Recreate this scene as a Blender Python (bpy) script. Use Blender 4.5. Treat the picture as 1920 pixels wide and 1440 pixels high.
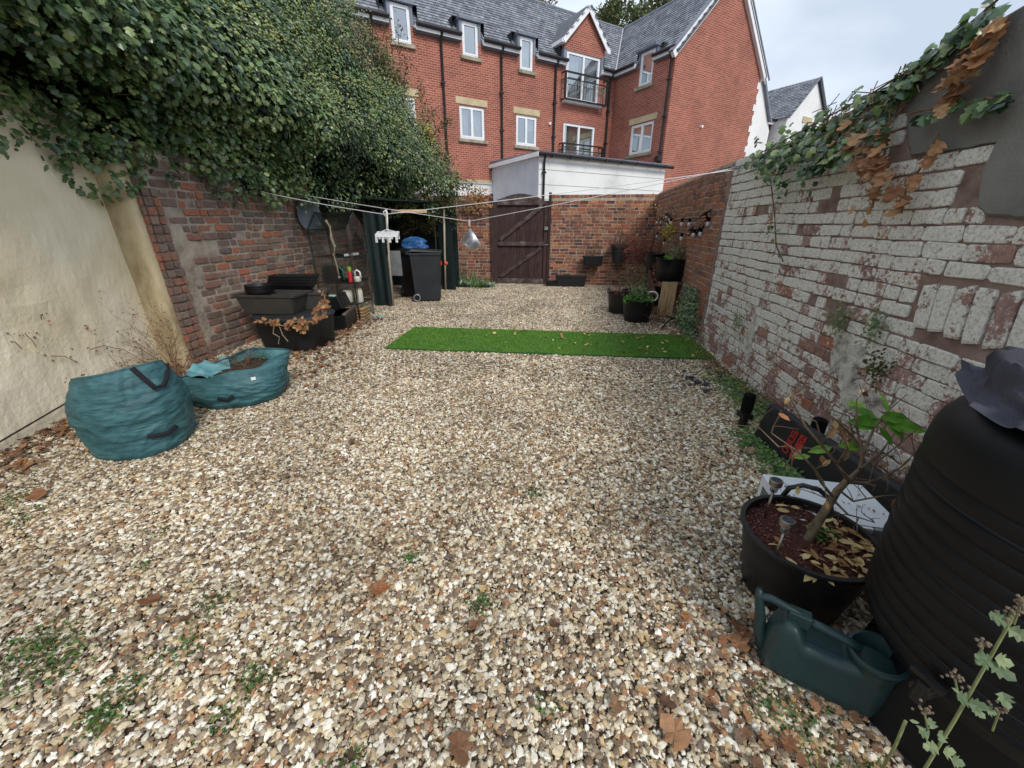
import bpy, math, random
import numpy as np
from mathutils import Vector, Matrix, Euler, noise as mnoise
random.seed(11); RNG = np.random.default_rng(11)
R = math.radians
for o in list(bpy.data.objects): bpy.data.objects.remove(o, do_unlink=True)
scene = bpy.context.scene; COL = scene.collection

# ------------------------------------------------------------------ camera
H = 1.5; F = 720.0; TH = R(22.6); YAW = R(6.0)
cam = bpy.data.cameras.new('camera'); cam.sensor_width = 36; cam.lens = 36*F/1920; cam.clip_start = .05; cam.clip_end = 500
co = bpy.data.objects.new('camera', cam); COL.objects.link(co); scene.camera = co
co.location = (0, 0, H); co.rotation_euler = (R(90)-TH, 0, YAW)
hd = Vector((-math.sin(YAW), math.cos(YAW), 0)); rt = Vector((math.cos(YAW), math.sin(YAW), 0)); UZ = Vector((0, 0, 1))
FW = hd*math.cos(TH)-UZ*math.sin(TH); UP = hd*math.sin(TH)+UZ*math.cos(TH); CAM = Vector((0, 0, H))
def ray(x, y): return FW+rt*((x-960)/F)-UP*((y-720)/F)
def gnd(x, y, z=0): d = ray(x, y); return CAM+d*((z-H)/d.z)
def on_y(x, y, Y): d = ray(x, y); return CAM+d*(Y/d.y)
def on_x(x, y, X): d = ray(x, y); return CAM+d*(X/d.x)
def project(p):
    q = Vector(p)-CAM; w = q.dot(FW)
    return None if w < .1 else (960+F*q.dot(rt)/w, 720-F*q.dot(UP)/w, w)

# ------------------------------------------------------------------ sky and sun (overcast)
wd = bpy.data.worlds.new('World'); scene.world = wd; wd.use_nodes = True
nt = wd.node_tree; N = nt.nodes; L = nt.links; N.clear()
SUN_EL, SUN_AZ = R(44), R(146)
sky = N.new('ShaderNodeTexSky'); sky.sky_type = 'NISHITA'; sky.sun_disc = False
sky.sun_elevation = SUN_EL; sky.sun_rotation = SUN_AZ
tc = N.new('ShaderNodeTexCoord'); mp = N.new('ShaderNodeMapping'); mp.inputs['Scale'].default_value = (1, 1, 2.2)
nz = N.new('ShaderNodeTexNoise'); nz.inputs['Scale'].default_value = 2.3; nz.inputs['Detail'].default_value = 5; nz.inputs['Roughness'].default_value = .5
cr = N.new('ShaderNodeValToRGB'); cr.color_ramp.elements[0].position = .38; cr.color_ramp.elements[1].position = .66
cr.color_ramp.elements[0].color = (3.9, 4.5, 5.35, 1); cr.color_ramp.elements[1].color = (6.1, 6.7, 7.45, 1)
mx = N.new('ShaderNodeMixRGB'); mx.inputs[0].default_value = .93
bg = N.new('ShaderNodeBackground'); bg.inputs[1].default_value = .1
out = N.new('ShaderNodeOutputWorld')
L.new(tc.outputs['Generated'], mp.inputs[0]); L.new(mp.outputs[0], nz.inputs['Vector']); L.new(nz.outputs[0], cr.inputs[0])
L.new(sky.outputs[0], mx.inputs[1]); L.new(cr.outputs[0], mx.inputs[2]); L.new(mx.outputs[0], bg.inputs[0]); L.new(bg.outputs[0], out.inputs[0])
sl = bpy.data.lights.new('sun', 'SUN'); sl.energy = 1.5; sl.angle = R(18); sl.color = (1, .955, .9)
so = bpy.data.objects.new('sun', sl); COL.objects.link(so)
so.rotation_euler = Vector((math.sin(R(34))*math.cos(SUN_EL), -math.cos(R(34))*math.cos(SUN_EL), math.sin(SUN_EL))).to_track_quat('Z', 'Y').to_euler()
scene.view_settings.view_transform = 'Standard'; scene.view_settings.look = 'None'
scene.view_settings.exposure = .72; scene.view_settings.gamma = 1; scene.view_settings.use_curve_mapping = False
scene.render.engine = 'CYCLES'

# ------------------------------------------------------------------ materials
def s2l(c):
    return tuple((v/255/12.92 if v/255 <= .04045 else ((v/255+.055)/1.055)**2.4) for v in c)
def ramp(n, cols, interp='LINEAR', lo=0., hi=1.):
    r = n.new('ShaderNodeValToRGB'); r.color_ramp.interpolation = interp
    e = r.color_ramp.elements; k = len(cols)
    for i in range(k-2): e.new(.5)
    for i, c in enumerate(cols):
        e[i].position = lo+(hi-lo)*(i/(k-1) if interp != 'CONSTANT' else i/k); e[i].color = (*c, 1)
    return r
def newmat(name):
    m = bpy.data.materials.new(name); m.use_nodes = True; n = m.node_tree.nodes; b = n['Principled BSDF']
    return m, n, m.node_tree.links, b
def rnd_node(n, l):
    a = n.new('ShaderNodeAttribute'); a.attribute_name = 'rnd'; oi = n.new('ShaderNodeObjectInfo')
    s = n.new('ShaderNodeMath'); s.operation = 'ADD'; l.new(a.outputs['Fac'], s.inputs[0]); l.new(oi.outputs['Random'], s.inputs[1])
    f = n.new('ShaderNodeMath'); f.operation = 'FRACT'; l.new(s.outputs[0], f.inputs[0]); return f.outputs[0]
def nzn(n, l, scale, detail=6, rough=.6, vec=None, stretch=None):
    t = n.new('ShaderNodeTexNoise'); t.inputs['Scale'].default_value = scale; t.inputs['Detail'].default_value = detail; t.inputs['Roughness'].default_value = rough
    if vec is None: vec = n.new('ShaderNodeNewGeometry').outputs['Position']
    if stretch:
        mpn = n.new('ShaderNodeMapping'); mpn.inputs['Scale'].default_value = stretch; l.new(vec, mpn.inputs[0]); vec = mpn.outputs[0]
    l.new(vec, t.inputs['Vector']); return t.outputs[0]
def bump(n, l, b, h, st, dist=.01):
    k = n.new('ShaderNodeBump'); k.inputs['Strength'].default_value = st; k.inputs['Distance'].default_value = dist
    l.new(h, k.inputs['Height']); l.new(k.outputs[0], b.inputs['Normal'])
def mat(name, cols, rough=.75, ns=8, bs=40, bst=.4, lo=.3, hi=.7, spec=.4, metal=0, stretch=None, rv=0, dist=.01):
    """procedural: noise ramp over cols (sRGB 0-255), optional value change per object / per piece"""
    m, n, l, b = newmat(name); cols = [s2l(c) for c in cols]
    if len(cols) == 1: cols = [tuple(v*.8 for v in cols[0]), tuple(min(1, v*1.18) for v in cols[0])]
    r = ramp(n, cols, lo=lo, hi=hi); l.new(nzn(n, l, ns, stretch=stretch), r.inputs[0]); c = r.outputs[0]
    if rv:
        mr = n.new('ShaderNodeMapRange'); l.new(rnd_node(n, l), mr.inputs[0]); mr.inputs[3].default_value = 1-rv; mr.inputs[4].default_value = 1+rv
        x = n.new('ShaderNodeVectorMath'); x.operation = 'SCALE'; l.new(c, x.inputs[0]); l.new(mr.outputs[0], x.inputs['Scale']); c = x.outputs[0]
    l.new(c, b.inputs['Base Color']); b.inputs['Roughness'].default_value = rough; b.inputs['Specular IOR Level'].default_value = spec; b.inputs['Metallic'].default_value = metal
    if bst: bump(n, l, b, nzn(n, l, bs, stretch=stretch), bst, dist)
    return m
def pick(name, cols, rough=.6, ns=30, nv=.25, bst=.3, bs=80, spec=.4, trans=0, interp='LINEAR', dist=.004):
    """each piece / object takes its own colour out of cols"""
    m, n, l, b = newmat(name); r = ramp(n, [s2l(c) for c in cols], interp); l.new(rnd_node(n, l), r.inputs[0])
    mr = n.new('ShaderNodeMapRange'); l.new(nzn(n, l, ns), mr.inputs[0]); mr.inputs[1].default_value = .3; mr.inputs[2].default_value = .7
    mr.inputs[3].default_value = 1-nv; mr.inputs[4].default_value = 1+nv
    x = n.new('ShaderNodeVectorMath'); x.operation = 'SCALE'; l.new(r.outputs[0], x.inputs[0]); l.new(mr.outputs[0], x.inputs['Scale'])
    l.new(x.outputs[0], b.inputs['Base Color']); b.inputs['Roughness'].default_value = rough; b.inputs['Specular IOR Level'].default_value = spec
    if bst: bump(n, l, b, nzn(n, l, bs), bst, dist)
    if trans:
        t = n.new('ShaderNodeBsdfTranslucent'); l.new(x.outputs[0], t.inputs[0]); ms = n.new('ShaderNodeMixShader'); ms.inputs[0].default_value = trans
        l.new(b.outputs[0], ms.inputs[1]); l.new(t.outputs[0], ms.inputs[2]); l.new(ms.outputs[0], n['Material Output'].inputs[0])
    return m
def brickmat(name, cols, paint=None, soot=.5):
    m, n, l, b = newmat(name); rn = rnd_node(n, l)
    r = ramp(n, [s2l(c) for c in cols]); l.new(rn, r.inputs[0])
    mr = n.new('ShaderNodeMapRange'); l.new(nzn(n, l, 26, 8, .7), mr.inputs[0]); mr.inputs[1].default_value = .3; mr.inputs[2].default_value = .7
    mr.inputs[3].default_value = soot; mr.inputs[4].default_value = 1.35
    x = n.new('ShaderNodeVectorMath'); x.operation = 'SCALE'; l.new(r.outputs[0], x.inputs[0]); l.new(mr.outputs[0], x.inputs['Scale']); c = x.outputs[0]
    if paint:
        # worn limewash: mask = noise against a limit that differs brick by brick and is higher near the ground
        geo = n.new('ShaderNodeNewGeometry'); sep = n.new('ShaderNodeSeparateXYZ'); l.new(geo.outputs['Position'], sep.inputs[0])
        zr = n.new('ShaderNodeMapRange'); l.new(sep.outputs[2], zr.inputs[0]); zr.inputs[1].default_value = .15; zr.inputs[2].default_value = 1.0; zr.inputs[3].default_value = paint[0]; zr.inputs[4].default_value = paint[1]
        m7 = n.new('ShaderNodeMath'); m7.operation = 'MULTIPLY'; l.new(rn, m7.inputs[0]); m7.inputs[1].default_value = 13.7
        fr = n.new('ShaderNodeMath'); fr.operation = 'FRACT'; l.new(m7.outputs[0], fr.inputs[0])
        pw = n.new('ShaderNodeMath'); pw.operation = 'POWER'; l.new(fr.outputs[0], pw.inputs[0]); pw.inputs[1].default_value = 5
        ad = n.new('ShaderNodeMath'); ad.operation = 'MULTIPLY_ADD'; l.new(pw.outputs[0], ad.inputs[0]); ad.inputs[1].default_value = .2; l.new(zr.outputs[0], ad.inputs[2])
        big = nzn(n, l, 4.5, 4, .6); n1 = nzn(n, l, 34, 10, .75)
        mm = n.new('ShaderNodeMath'); mm.operation = 'MULTIPLY_ADD'; l.new(big, mm.inputs[0]); mm.inputs[1].default_value = .8; l.new(n1, mm.inputs[2])
        sb = n.new('ShaderNodeMath'); sb.operation = 'SUBTRACT'; l.new(mm.outputs[0], sb.inputs[0]); l.new(ad.outputs[0], sb.inputs[1])
        mk = n.new('ShaderNodeMapRange'); l.new(sb.outputs[0], mk.inputs[0]); mk.inputs[1].default_value = 0; mk.inputs[2].default_value = .06
        pr = ramp(n, [s2l(v) for v in ((74, 72, 66), (156, 152, 142), (204, 200, 190), (224, 222, 212))], lo=.26, hi=.56)
        l.new(nzn(n, l, 60, 8, .8), pr.inputs[0])
        mix = n.new('ShaderNodeMixRGB'); l.new(mk.outputs[0], mix.inputs[0]); l.new(c, mix.inputs[1]); l.new(pr.outputs[0], mix.inputs[2]); c = mix.outputs[0]
    l.new(c, b.inputs['Base Color']); b.inputs['Roughness'].default_value = .92; b.inputs['Specular IOR Level'].default_value = .2
    bump(n, l, b, nzn(n, l, 55, 8, .7), .7, .008)
    return m

M = {}
M['brick_white'] = brickmat('limewashed_brick', [(134, 104, 94), (150, 116, 106), (162, 130, 120), (148, 122, 114), (168, 112, 88)], paint=(.85, .735))
M['brick_rear'] = brickmat('rear_wall_brick', [(92, 68, 62), (140, 88, 70), (156, 98, 74), (112, 78, 68), (186, 124, 84), (82, 70, 72), (150, 96, 76), (154, 128, 104), (126, 82, 70)])
M['brick_side'] = brickmat('side_wall_brick', [(120, 92, 80), (148, 104, 82), (166, 112, 84), (128, 100, 88), (142, 118, 104), (176, 112, 82), (112, 92, 84)])
M['brick_left'] = brickmat('dark_old_brick', [(108, 92, 84), (126, 102, 92), (118, 102, 92), (140, 112, 100), (112, 100, 94), (142, 122, 108), (120, 98, 90), (140, 106, 92), (172, 106, 80), (134, 112, 98), (150, 106, 86)], soot=.72)
M['mortar_pink'] = mat('pink_grey_mortar', [(104, 84, 76), (134, 112, 102), (152, 132, 122)], ns=7, bs=50, bst=.8, rough=.95)
M['mortar_grey'] = mat('sandy_mortar', [(132, 118, 104), (166, 150, 134), (186, 174, 158)], ns=6, bs=45, bst=.9, rough=.95)
M['mortar_dark'] = mat('weathered_mortar', [(124, 112, 100), (162, 150, 134), (186, 174, 158)], ns=5, bs=40, bst=1, rough=.95)
M['render_grey'] = mat('grey_cement_render', [(92, 90, 86), (118, 116, 111), (134, 131, 125)], ns=2.2, bs=70, bst=.5, rough=.95)
M['cream_wall'] = mat('cream_painted_render', [(222, 206, 170), (238, 224, 190), (246, 234, 206)], ns=1.1, bs=24, bst=.5, rough=.85, dist=.012, lo=.3, hi=.6)
M['soil'] = mat('dark_soil', [(38, 28, 22), (62, 48, 38), (84, 66, 50)], ns=25, bs=90, bst=1, rough=.95)
M['compost'] = mat('red_brown_compost', [(40, 22, 18), (66, 36, 28), (92, 56, 44)], ns=70, bs=140, bst=1, rough=.95)
M['black'] = mat('black_plastic', [(11, 12, 14), (17, 18, 20)], rough=.45, ns=3, bs=200, bst=.05, spec=.5)
M['black2'] = mat('dusty_black_plastic', [(18, 18, 20), (32, 32, 34)], rough=.6, ns=9, bs=120, bst=.15)
M['butt'] = mat('water_butt_plastic', [(6, 8, 12), (12, 14, 19)], rough=.5, ns=4, bs=260, bst=.08, spec=.3)
M['foam'] = mat('black_foam', [(14, 14, 15), (22, 22, 23)], rough=.95, bs=300, bst=.6, spec=.1)
M['charcoal'] = mat('charcoal_bin_plastic', [(36, 38, 41), (46, 48, 51)], rough=.5, ns=4, bs=200, bst=.1)
M['trough'] = mat('grey_brown_trough_plastic', [(52, 50, 47), (66, 63, 58)], rough=.55, ns=6, bs=150, bst=.15)
M['can'] = mat('dark_green_plastic', [(28, 48, 49), (40, 62, 63)], rough=.42, ns=5, bs=200, bst=.08)
M['tarp'] = mat('dark_green_tarpaulin', [(10, 25, 26), (16, 36, 36)], rough=.6, ns=5, bs=30, bst=.4)
M['teal'] = mat('teal_woven_sack', [(38, 74, 78), (50, 92, 98), (72, 116, 120)], rough=.5, ns=4, bs=13, bst=.5, stretch=(1, 1, 4), dist=.02)
M['teal_in'] = mat('teal_sack_lining', [(70, 120, 128), (110, 160, 164)], rough=.5, ns=5, bs=24, bst=.6)
M['strap'] = mat('black_webbing', [(18, 20, 24), (30, 32, 38)], rough=.9, bs=300, bst=.4)
M['cloth'] = mat('faded_grey_cloth', [(50, 50, 58), (78, 78, 88)], rough=.95, ns=8, bs=120, bst=.35)
M['white'] = mat('white_upvc', [(222, 224, 226), (238, 239, 240)], rough=.35, ns=2, bst=0)
M['white_paint'] = mat('white_rendered_wall', [(196, 196, 194), (222, 222, 220), (232, 232, 230)], ns=.8, bs=40, bst=.2, rough=.8, lo=.2, hi=.6)
M['grey_panel'] = mat('pale_grey_cladding', [(176, 180, 188), (200, 203, 210)], ns=1.5, bs=30, bst=.2, rough=.7)
M['enamel'] = mat('white_enamelled_steel', [(206, 214, 220), (226, 232, 236)], rough=.3, ns=3, bst=0)
M['silver'] = mat('silver_grey_plastic', [(128, 130, 132), (150, 152, 154)], rough=.35, ns=6, bst=0, metal=.3)
M['steel'] = mat('brushed_steel', [(120, 112, 104), (160, 154, 148)], rough=.35, ns=30, bst=0, metal=.9)
M['wood_gate'] = mat('dark_brown_stained_boards', [(44, 30, 29), (60, 42, 40), (78, 58, 54)], ns=9, bs=22, bst=.7, stretch=(6, 6, .5), rough=.8, rv=.2)
M['wood_grey'] = mat('weathered_gate_rail', [(58, 44, 42), (84, 70, 66), (128, 122, 116)], ns=6, bs=30, bst=.7, rough=.9, lo=.35, hi=.75)
M['wood_pale'] = mat('pale_timber', [(158, 126, 86), (192, 160, 116), (206, 180, 138)], ns=6, bs=30, bst=.4, stretch=(9, 9, .7), rough=.8, rv=.1)
M['wood_post'] = mat('pale_grey_pole', [(150, 138, 120), (180, 170, 152)], ns=9, bs=30, bst=.3, rough=.8)
M['rust'] = mat('rusty_brown_sheet', [(56, 38, 34), (86, 56, 46), (104, 70, 56)], ns=5, bs=40, bst=.4, rough=.85)
M['bark'] = mat('grey_brown_bark', [(74, 60, 48), (104, 88, 70), (126, 110, 88)], ns=22, bs=70, bst=.8, rough=.9, dist=.004)
M['twig'] = mat('dry_twig', [(92, 66, 50), (132, 102, 76)], ns=20, bs=90, bst=.3, rough=.9)
M['twig_red'] = mat('reddish_twig', [(84, 44, 38), (118, 66, 54)], ns=20, bs=90, bst=.2, rough=.8)
M['stem'] = mat('pale_green_stem', [(104, 112, 70), (140, 146, 98)], ns=20, bs=90, bst=.2, rough=.6)
M['rope'] = mat('old_rope', [(120, 108, 88), (160, 148, 124)], ns=60, bs=160, bst=.5, rough=.95)
M['line'] = mat('white_line_cord', [(210, 208, 212), (230, 228, 230)], ns=60, bst=0, rough=.6)
M['pipe'] = mat('black_rainwater_pipe', [(30, 27, 30), (44, 40, 43)], ns=3, bst=0, rough=.45)
M['lead'] = mat('lead_flashing', [(104, 110, 122), (126, 132, 144)], ns=3, bs=20, bst=.2, rough=.6)
M['stone'] = mat('buff_sandstone', [(176, 160, 124), (200, 186, 150)], ns=4, bs=40, bst=.3, rough=.85)
M['sill'] = mat('stained_stone_sill', [(110, 106, 92), (152, 146, 126), (172, 166, 146)], ns=5, bs=40, bst=.3, rough=.9)
M['dark'] = mat('dark_room', [(30, 31, 33), (44, 45, 48)], ns=1, bst=0, rough=.95)
M['curtain'] = mat('pale_curtain', [(168, 172, 172), (206, 208, 206)], ns=4, bst=0, rough=.95)
M['blind'] = mat('beige_blind', [(150, 144, 124), (176, 170, 150)], ns=4, bst=0, rough=.95)
M['slate'] = pick('roof_slates', [(100, 104, 112), (122, 126, 134), (144, 148, 154), (110, 114, 122), (156, 158, 162)], rough=.55, ns=14, nv=.2, bst=.3, bs=30, spec=.5)
M['slate_base'] = mat('slate_underlay', [(84, 88, 94), (98, 102, 108)], ns=4, bst=0)
M['ivy'] = pick('ivy_leaves', [(30, 52, 34), (46, 72, 44), (64, 92, 54), (84, 110, 66), (108, 130, 76), (134, 148, 90)], rough=.3, ns=25, nv=.25, bst=0, spec=.6, trans=.08)
M['ivy2'] = pick('shrub_leaves', [(48, 62, 34), (70, 84, 44), (96, 102, 56), (120, 108, 64), (72, 88, 46)], rough=.5, ns=40, nv=.2, bst=0, trans=.2)
M['flower'] = pick('ivy_flower_heads', [(112, 126, 80), (134, 144, 92), (156, 162, 108), (164, 162, 104)], rough=.8, ns=90, nv=.3, bst=.8, bs=260)
M['weed'] = pick('weed_leaves', [(44, 78, 32), (66, 104, 46), (92, 128, 60), (112, 140, 76)], rough=.5, ns=60, nv=.2, bst=0, trans=.25)
M['grey_leaf'] = pick('grey_green_leaves', [(86, 104, 72), (112, 128, 92), (134, 146, 104)], rough=.6, ns=60, nv=.2, bst=0, trans=.2)
M['bright_leaf'] = pick('bright_green_leaves', [(70, 122, 34), (96, 150, 48), (118, 160, 60)], rough=.4, ns=30, nv=.2, bst=0, trans=.3)
M['yellow_leaf'] = pick('yellow_leaves', [(176, 160, 50), (196, 180, 70), (140, 150, 50)], rough=.5, ns=30, nv=.2, bst=0, trans=.3)
M['dead'] = pick('dead_leaves', [(84, 60, 44), (118, 84, 58), (142, 100, 66), (156, 120, 84), (104, 74, 56), (138, 114, 88), (80, 62, 52), (150, 96, 58)], rough=.7, ns=60, nv=.3, bst=.4, bs=120, trans=.1)
M['dead_ivy'] = pick('dried_ivy_leaves', [(122, 82, 54), (150, 102, 66), (168, 124, 84), (180, 142, 100), (136, 92, 62)], rough=.6, ns=40, nv=.3, bst=.4, bs=80, trans=.15)
M['dead_pale'] = pick('pale_dry_leaves', [(190, 166, 112), (206, 184, 130), (166, 130, 84), (140, 100, 62)], rough=.7, ns=60, nv=.2, bst=.3, bs=80, trans=.15)
M['red_leaf'] = pick('dark_red_leaves', [(112, 56, 50), (142, 74, 62), (96, 58, 52), (156, 104, 84)], rough=.7, ns=60, nv=.2, bst=0, trans=.15)
M['moss'] = pick('dark_moss', [(44, 50, 22), (62, 68, 30), (80, 84, 38)], rough=.95, ns=60, nv=.3, bst=0)
M['tree_leaf'] = pick('distant_tree_leaves', [(62, 76, 46), (86, 98, 60), (110, 114, 70), (78, 90, 54)], rough=.7, ns=2, nv=.25, bst=0, trans=.2)
M['tree_leaf2'] = pick('autumn_tree_leaves', [(120, 96, 54), (146, 112, 62), (110, 104, 62), (160, 124, 70)], rough=.7, ns=2, nv=.25, bst=0, trans=.2)
M['turf'] = pick('artificial_turf_pile', [(72, 112, 34), (86, 130, 40), (104, 148, 50), (78, 120, 38)], rough=.6, ns=6, nv=.12, bst=0)
M['turf_base'] = mat('turf_backing', [(36, 76, 26), (46, 90, 32)], ns=30, bs=80, bst=.5)
M['blue_bag'] = mat('blue_carrier_bag', [(34, 78, 132), (70, 120, 172)], ns=9, bs=14, bst=1, rough=.35)
M['blue_pail'] = mat('pale_blue_pail', [(132, 158, 178), (154, 178, 196)], ns=5, bst=.1, rough=.5)
M['red'] = mat('red_plastic', [(170, 34, 38), (196, 50, 52)], ns=5, bst=0, rough=.4)
M['redprint'] = mat('red_print', [(150, 36, 30), (172, 50, 40)], ns=9, bst=0, rough=.6)
M['orange'] = mat('orange_plastic', [(214, 76, 40), (226, 92, 52)], ns=5, bst=0, rough=.4)
M['lime'] = mat('lime_green_cap', [(120, 178, 44), (140, 196, 60)], ns=5, bst=0, rough=.4)
M['pot_white'] = mat('off_white_plastic_tub', [(190, 186, 174), (216, 212, 200)], ns=9, bst=0, rough=.5)
M['teal_mid'] = mat('green_plastic_crate', [(34, 84, 66), (48, 104, 84)], ns=9, bst=0, rough=.5)
M['glove'] = mat('pale_green_glove', [(120, 160, 142), (150, 186, 168)], ns=30, bs=60, bst=.4, rough=.9)
M['dish'] = mat('satellite_dish_grey', [(88, 94, 104), (112, 118, 128)], ns=3, bst=0, rough=.5)
M['slatepiece'] = mat('broken_slate', [(40, 42, 50), (62, 64, 72)], ns=20, bs=60, bst=.5, rough=.6, rv=.3)
M['foil'] = mat('crumpled_sheet', [(130, 134, 138), (214, 216, 218)], ns=9, bs=18, bst=1, rough=.3)

M['mint_head'] = mat('mint_flower_head', [(92, 78, 64), (128, 110, 90)], ns=90, bst=.3)
def wicker():
    m, n, l, b = newmat('wicker'); geo = n.new('ShaderNodeNewGeometry')
    w = n.new('ShaderNodeTexWave'); w.bands_direction = 'Z'; w.inputs['Scale'].default_value = 18; w.inputs['Distortion'].default_value = 2; l.new(geo.outputs['Position'], w.inputs[0])
    r = ramp(n, [s2l((84, 62, 40)), s2l((160, 128, 86))]); l.new(w.outputs[1], r.inputs[0]); l.new(r.outputs[0], b.inputs['Base Color']); b.inputs['Roughness'].default_value = .8
    bump(n, l, b, w.outputs[1], .8, .01); return m
M['wicker'] = wicker()
def glassy(name, tint, fac, rough=.04):
    m, n, l, b = newmat(name); n.remove(b)
    t = n.new('ShaderNodeBsdfTransparent'); t.inputs[0].default_value = (*tint, 1); g = n.new('ShaderNodeBsdfGlossy'); g.inputs['Roughness'].default_value = rough; g.inputs[0].default_value = (.9, .95, 1, 1)
    lw = n.new('ShaderNodeLayerWeight'); lw.inputs[0].default_value = .35; mr = n.new('ShaderNodeMapRange'); l.new(lw.outputs[1], mr.inputs[0]); mr.inputs[3].default_value = fac; mr.inputs[4].default_value = min(1, fac+.5)
    ms = n.new('ShaderNodeMixShader'); l.new(mr.outputs[0], ms.inputs[0]); l.new(t.outputs[0], ms.inputs[1]); l.new(g.outputs[0], ms.inputs[2]); l.new(ms.outputs[0], n['Material Output'].inputs[0])
    if fac < .2: bump_ = n.new('ShaderNodeBump'); bump_.inputs['Strength'].default_value = .8; l.new(nzn(n, l, 9), bump_.inputs['Height']); l.new(bump_.outputs[0], g.inputs['Normal'])
    return m
M['glass'] = glassy('window_glass', (.78, .82, .82), .42)
M['film'] = glassy('clear_plastic_film', (.62, .68, .66), .13, .2)
M['bag_clear'] = glassy('cloudy_plastic', (.6, .62, .64), .3, .35)
M['bulb'] = mat('frosted_bulb', [(176, 178, 184), (214, 214, 218)], ns=40, bst=0, rough=.15)
def brick_sheet(name, c1, c2, mortar):
    m, n, l, b = newmat(name); uv = n.new('ShaderNodeUVMap')
    t = n.new('ShaderNodeTexBrick'); t.offset = .5; t.inputs['Scale'].default_value = 1; t.inputs['Brick Width'].default_value = .2; t.inputs['Row Height'].default_value = .069; t.inputs['Mortar Size'].default_value = .0075
    t.inputs['Mortar Smooth'].default_value = .1; t.inputs['Bias'].default_value = 0
    t.inputs['Color1'].default_value = (*s2l(c1), 1); t.inputs['Color2'].default_value = (*s2l(c2), 1); t.inputs['Mortar'].default_value = (*s2l(mortar), 1)
    l.new(uv.outputs[0], t.inputs['Vector'])
    mr = n.new('ShaderNodeMapRange'); l.new(nzn(n, l, .9, 8, .7), mr.inputs[0]); mr.inputs[1].default_value = .3; mr.inputs[2].default_value = .7; mr.inputs[3].default_value = .74; mr.inputs[4].default_value = 1.2
    x = n.new('ShaderNodeVectorMath'); x.operation = 'SCALE'; l.new(t.outputs[0], x.inputs[0]); l.new(mr.outputs[0], x.inputs['Scale']); l.new(x.outputs[0], b.inputs['Base Color'])
    b.inputs['Roughness'].default_value = .85; bump(n, l, b, t.outputs['Fac'], -.5, .01); return m
M['brick_sheet'] = brick_sheet('red_facing_brick', (132, 68, 54), (160, 88, 68), (180, 142, 126))

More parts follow.
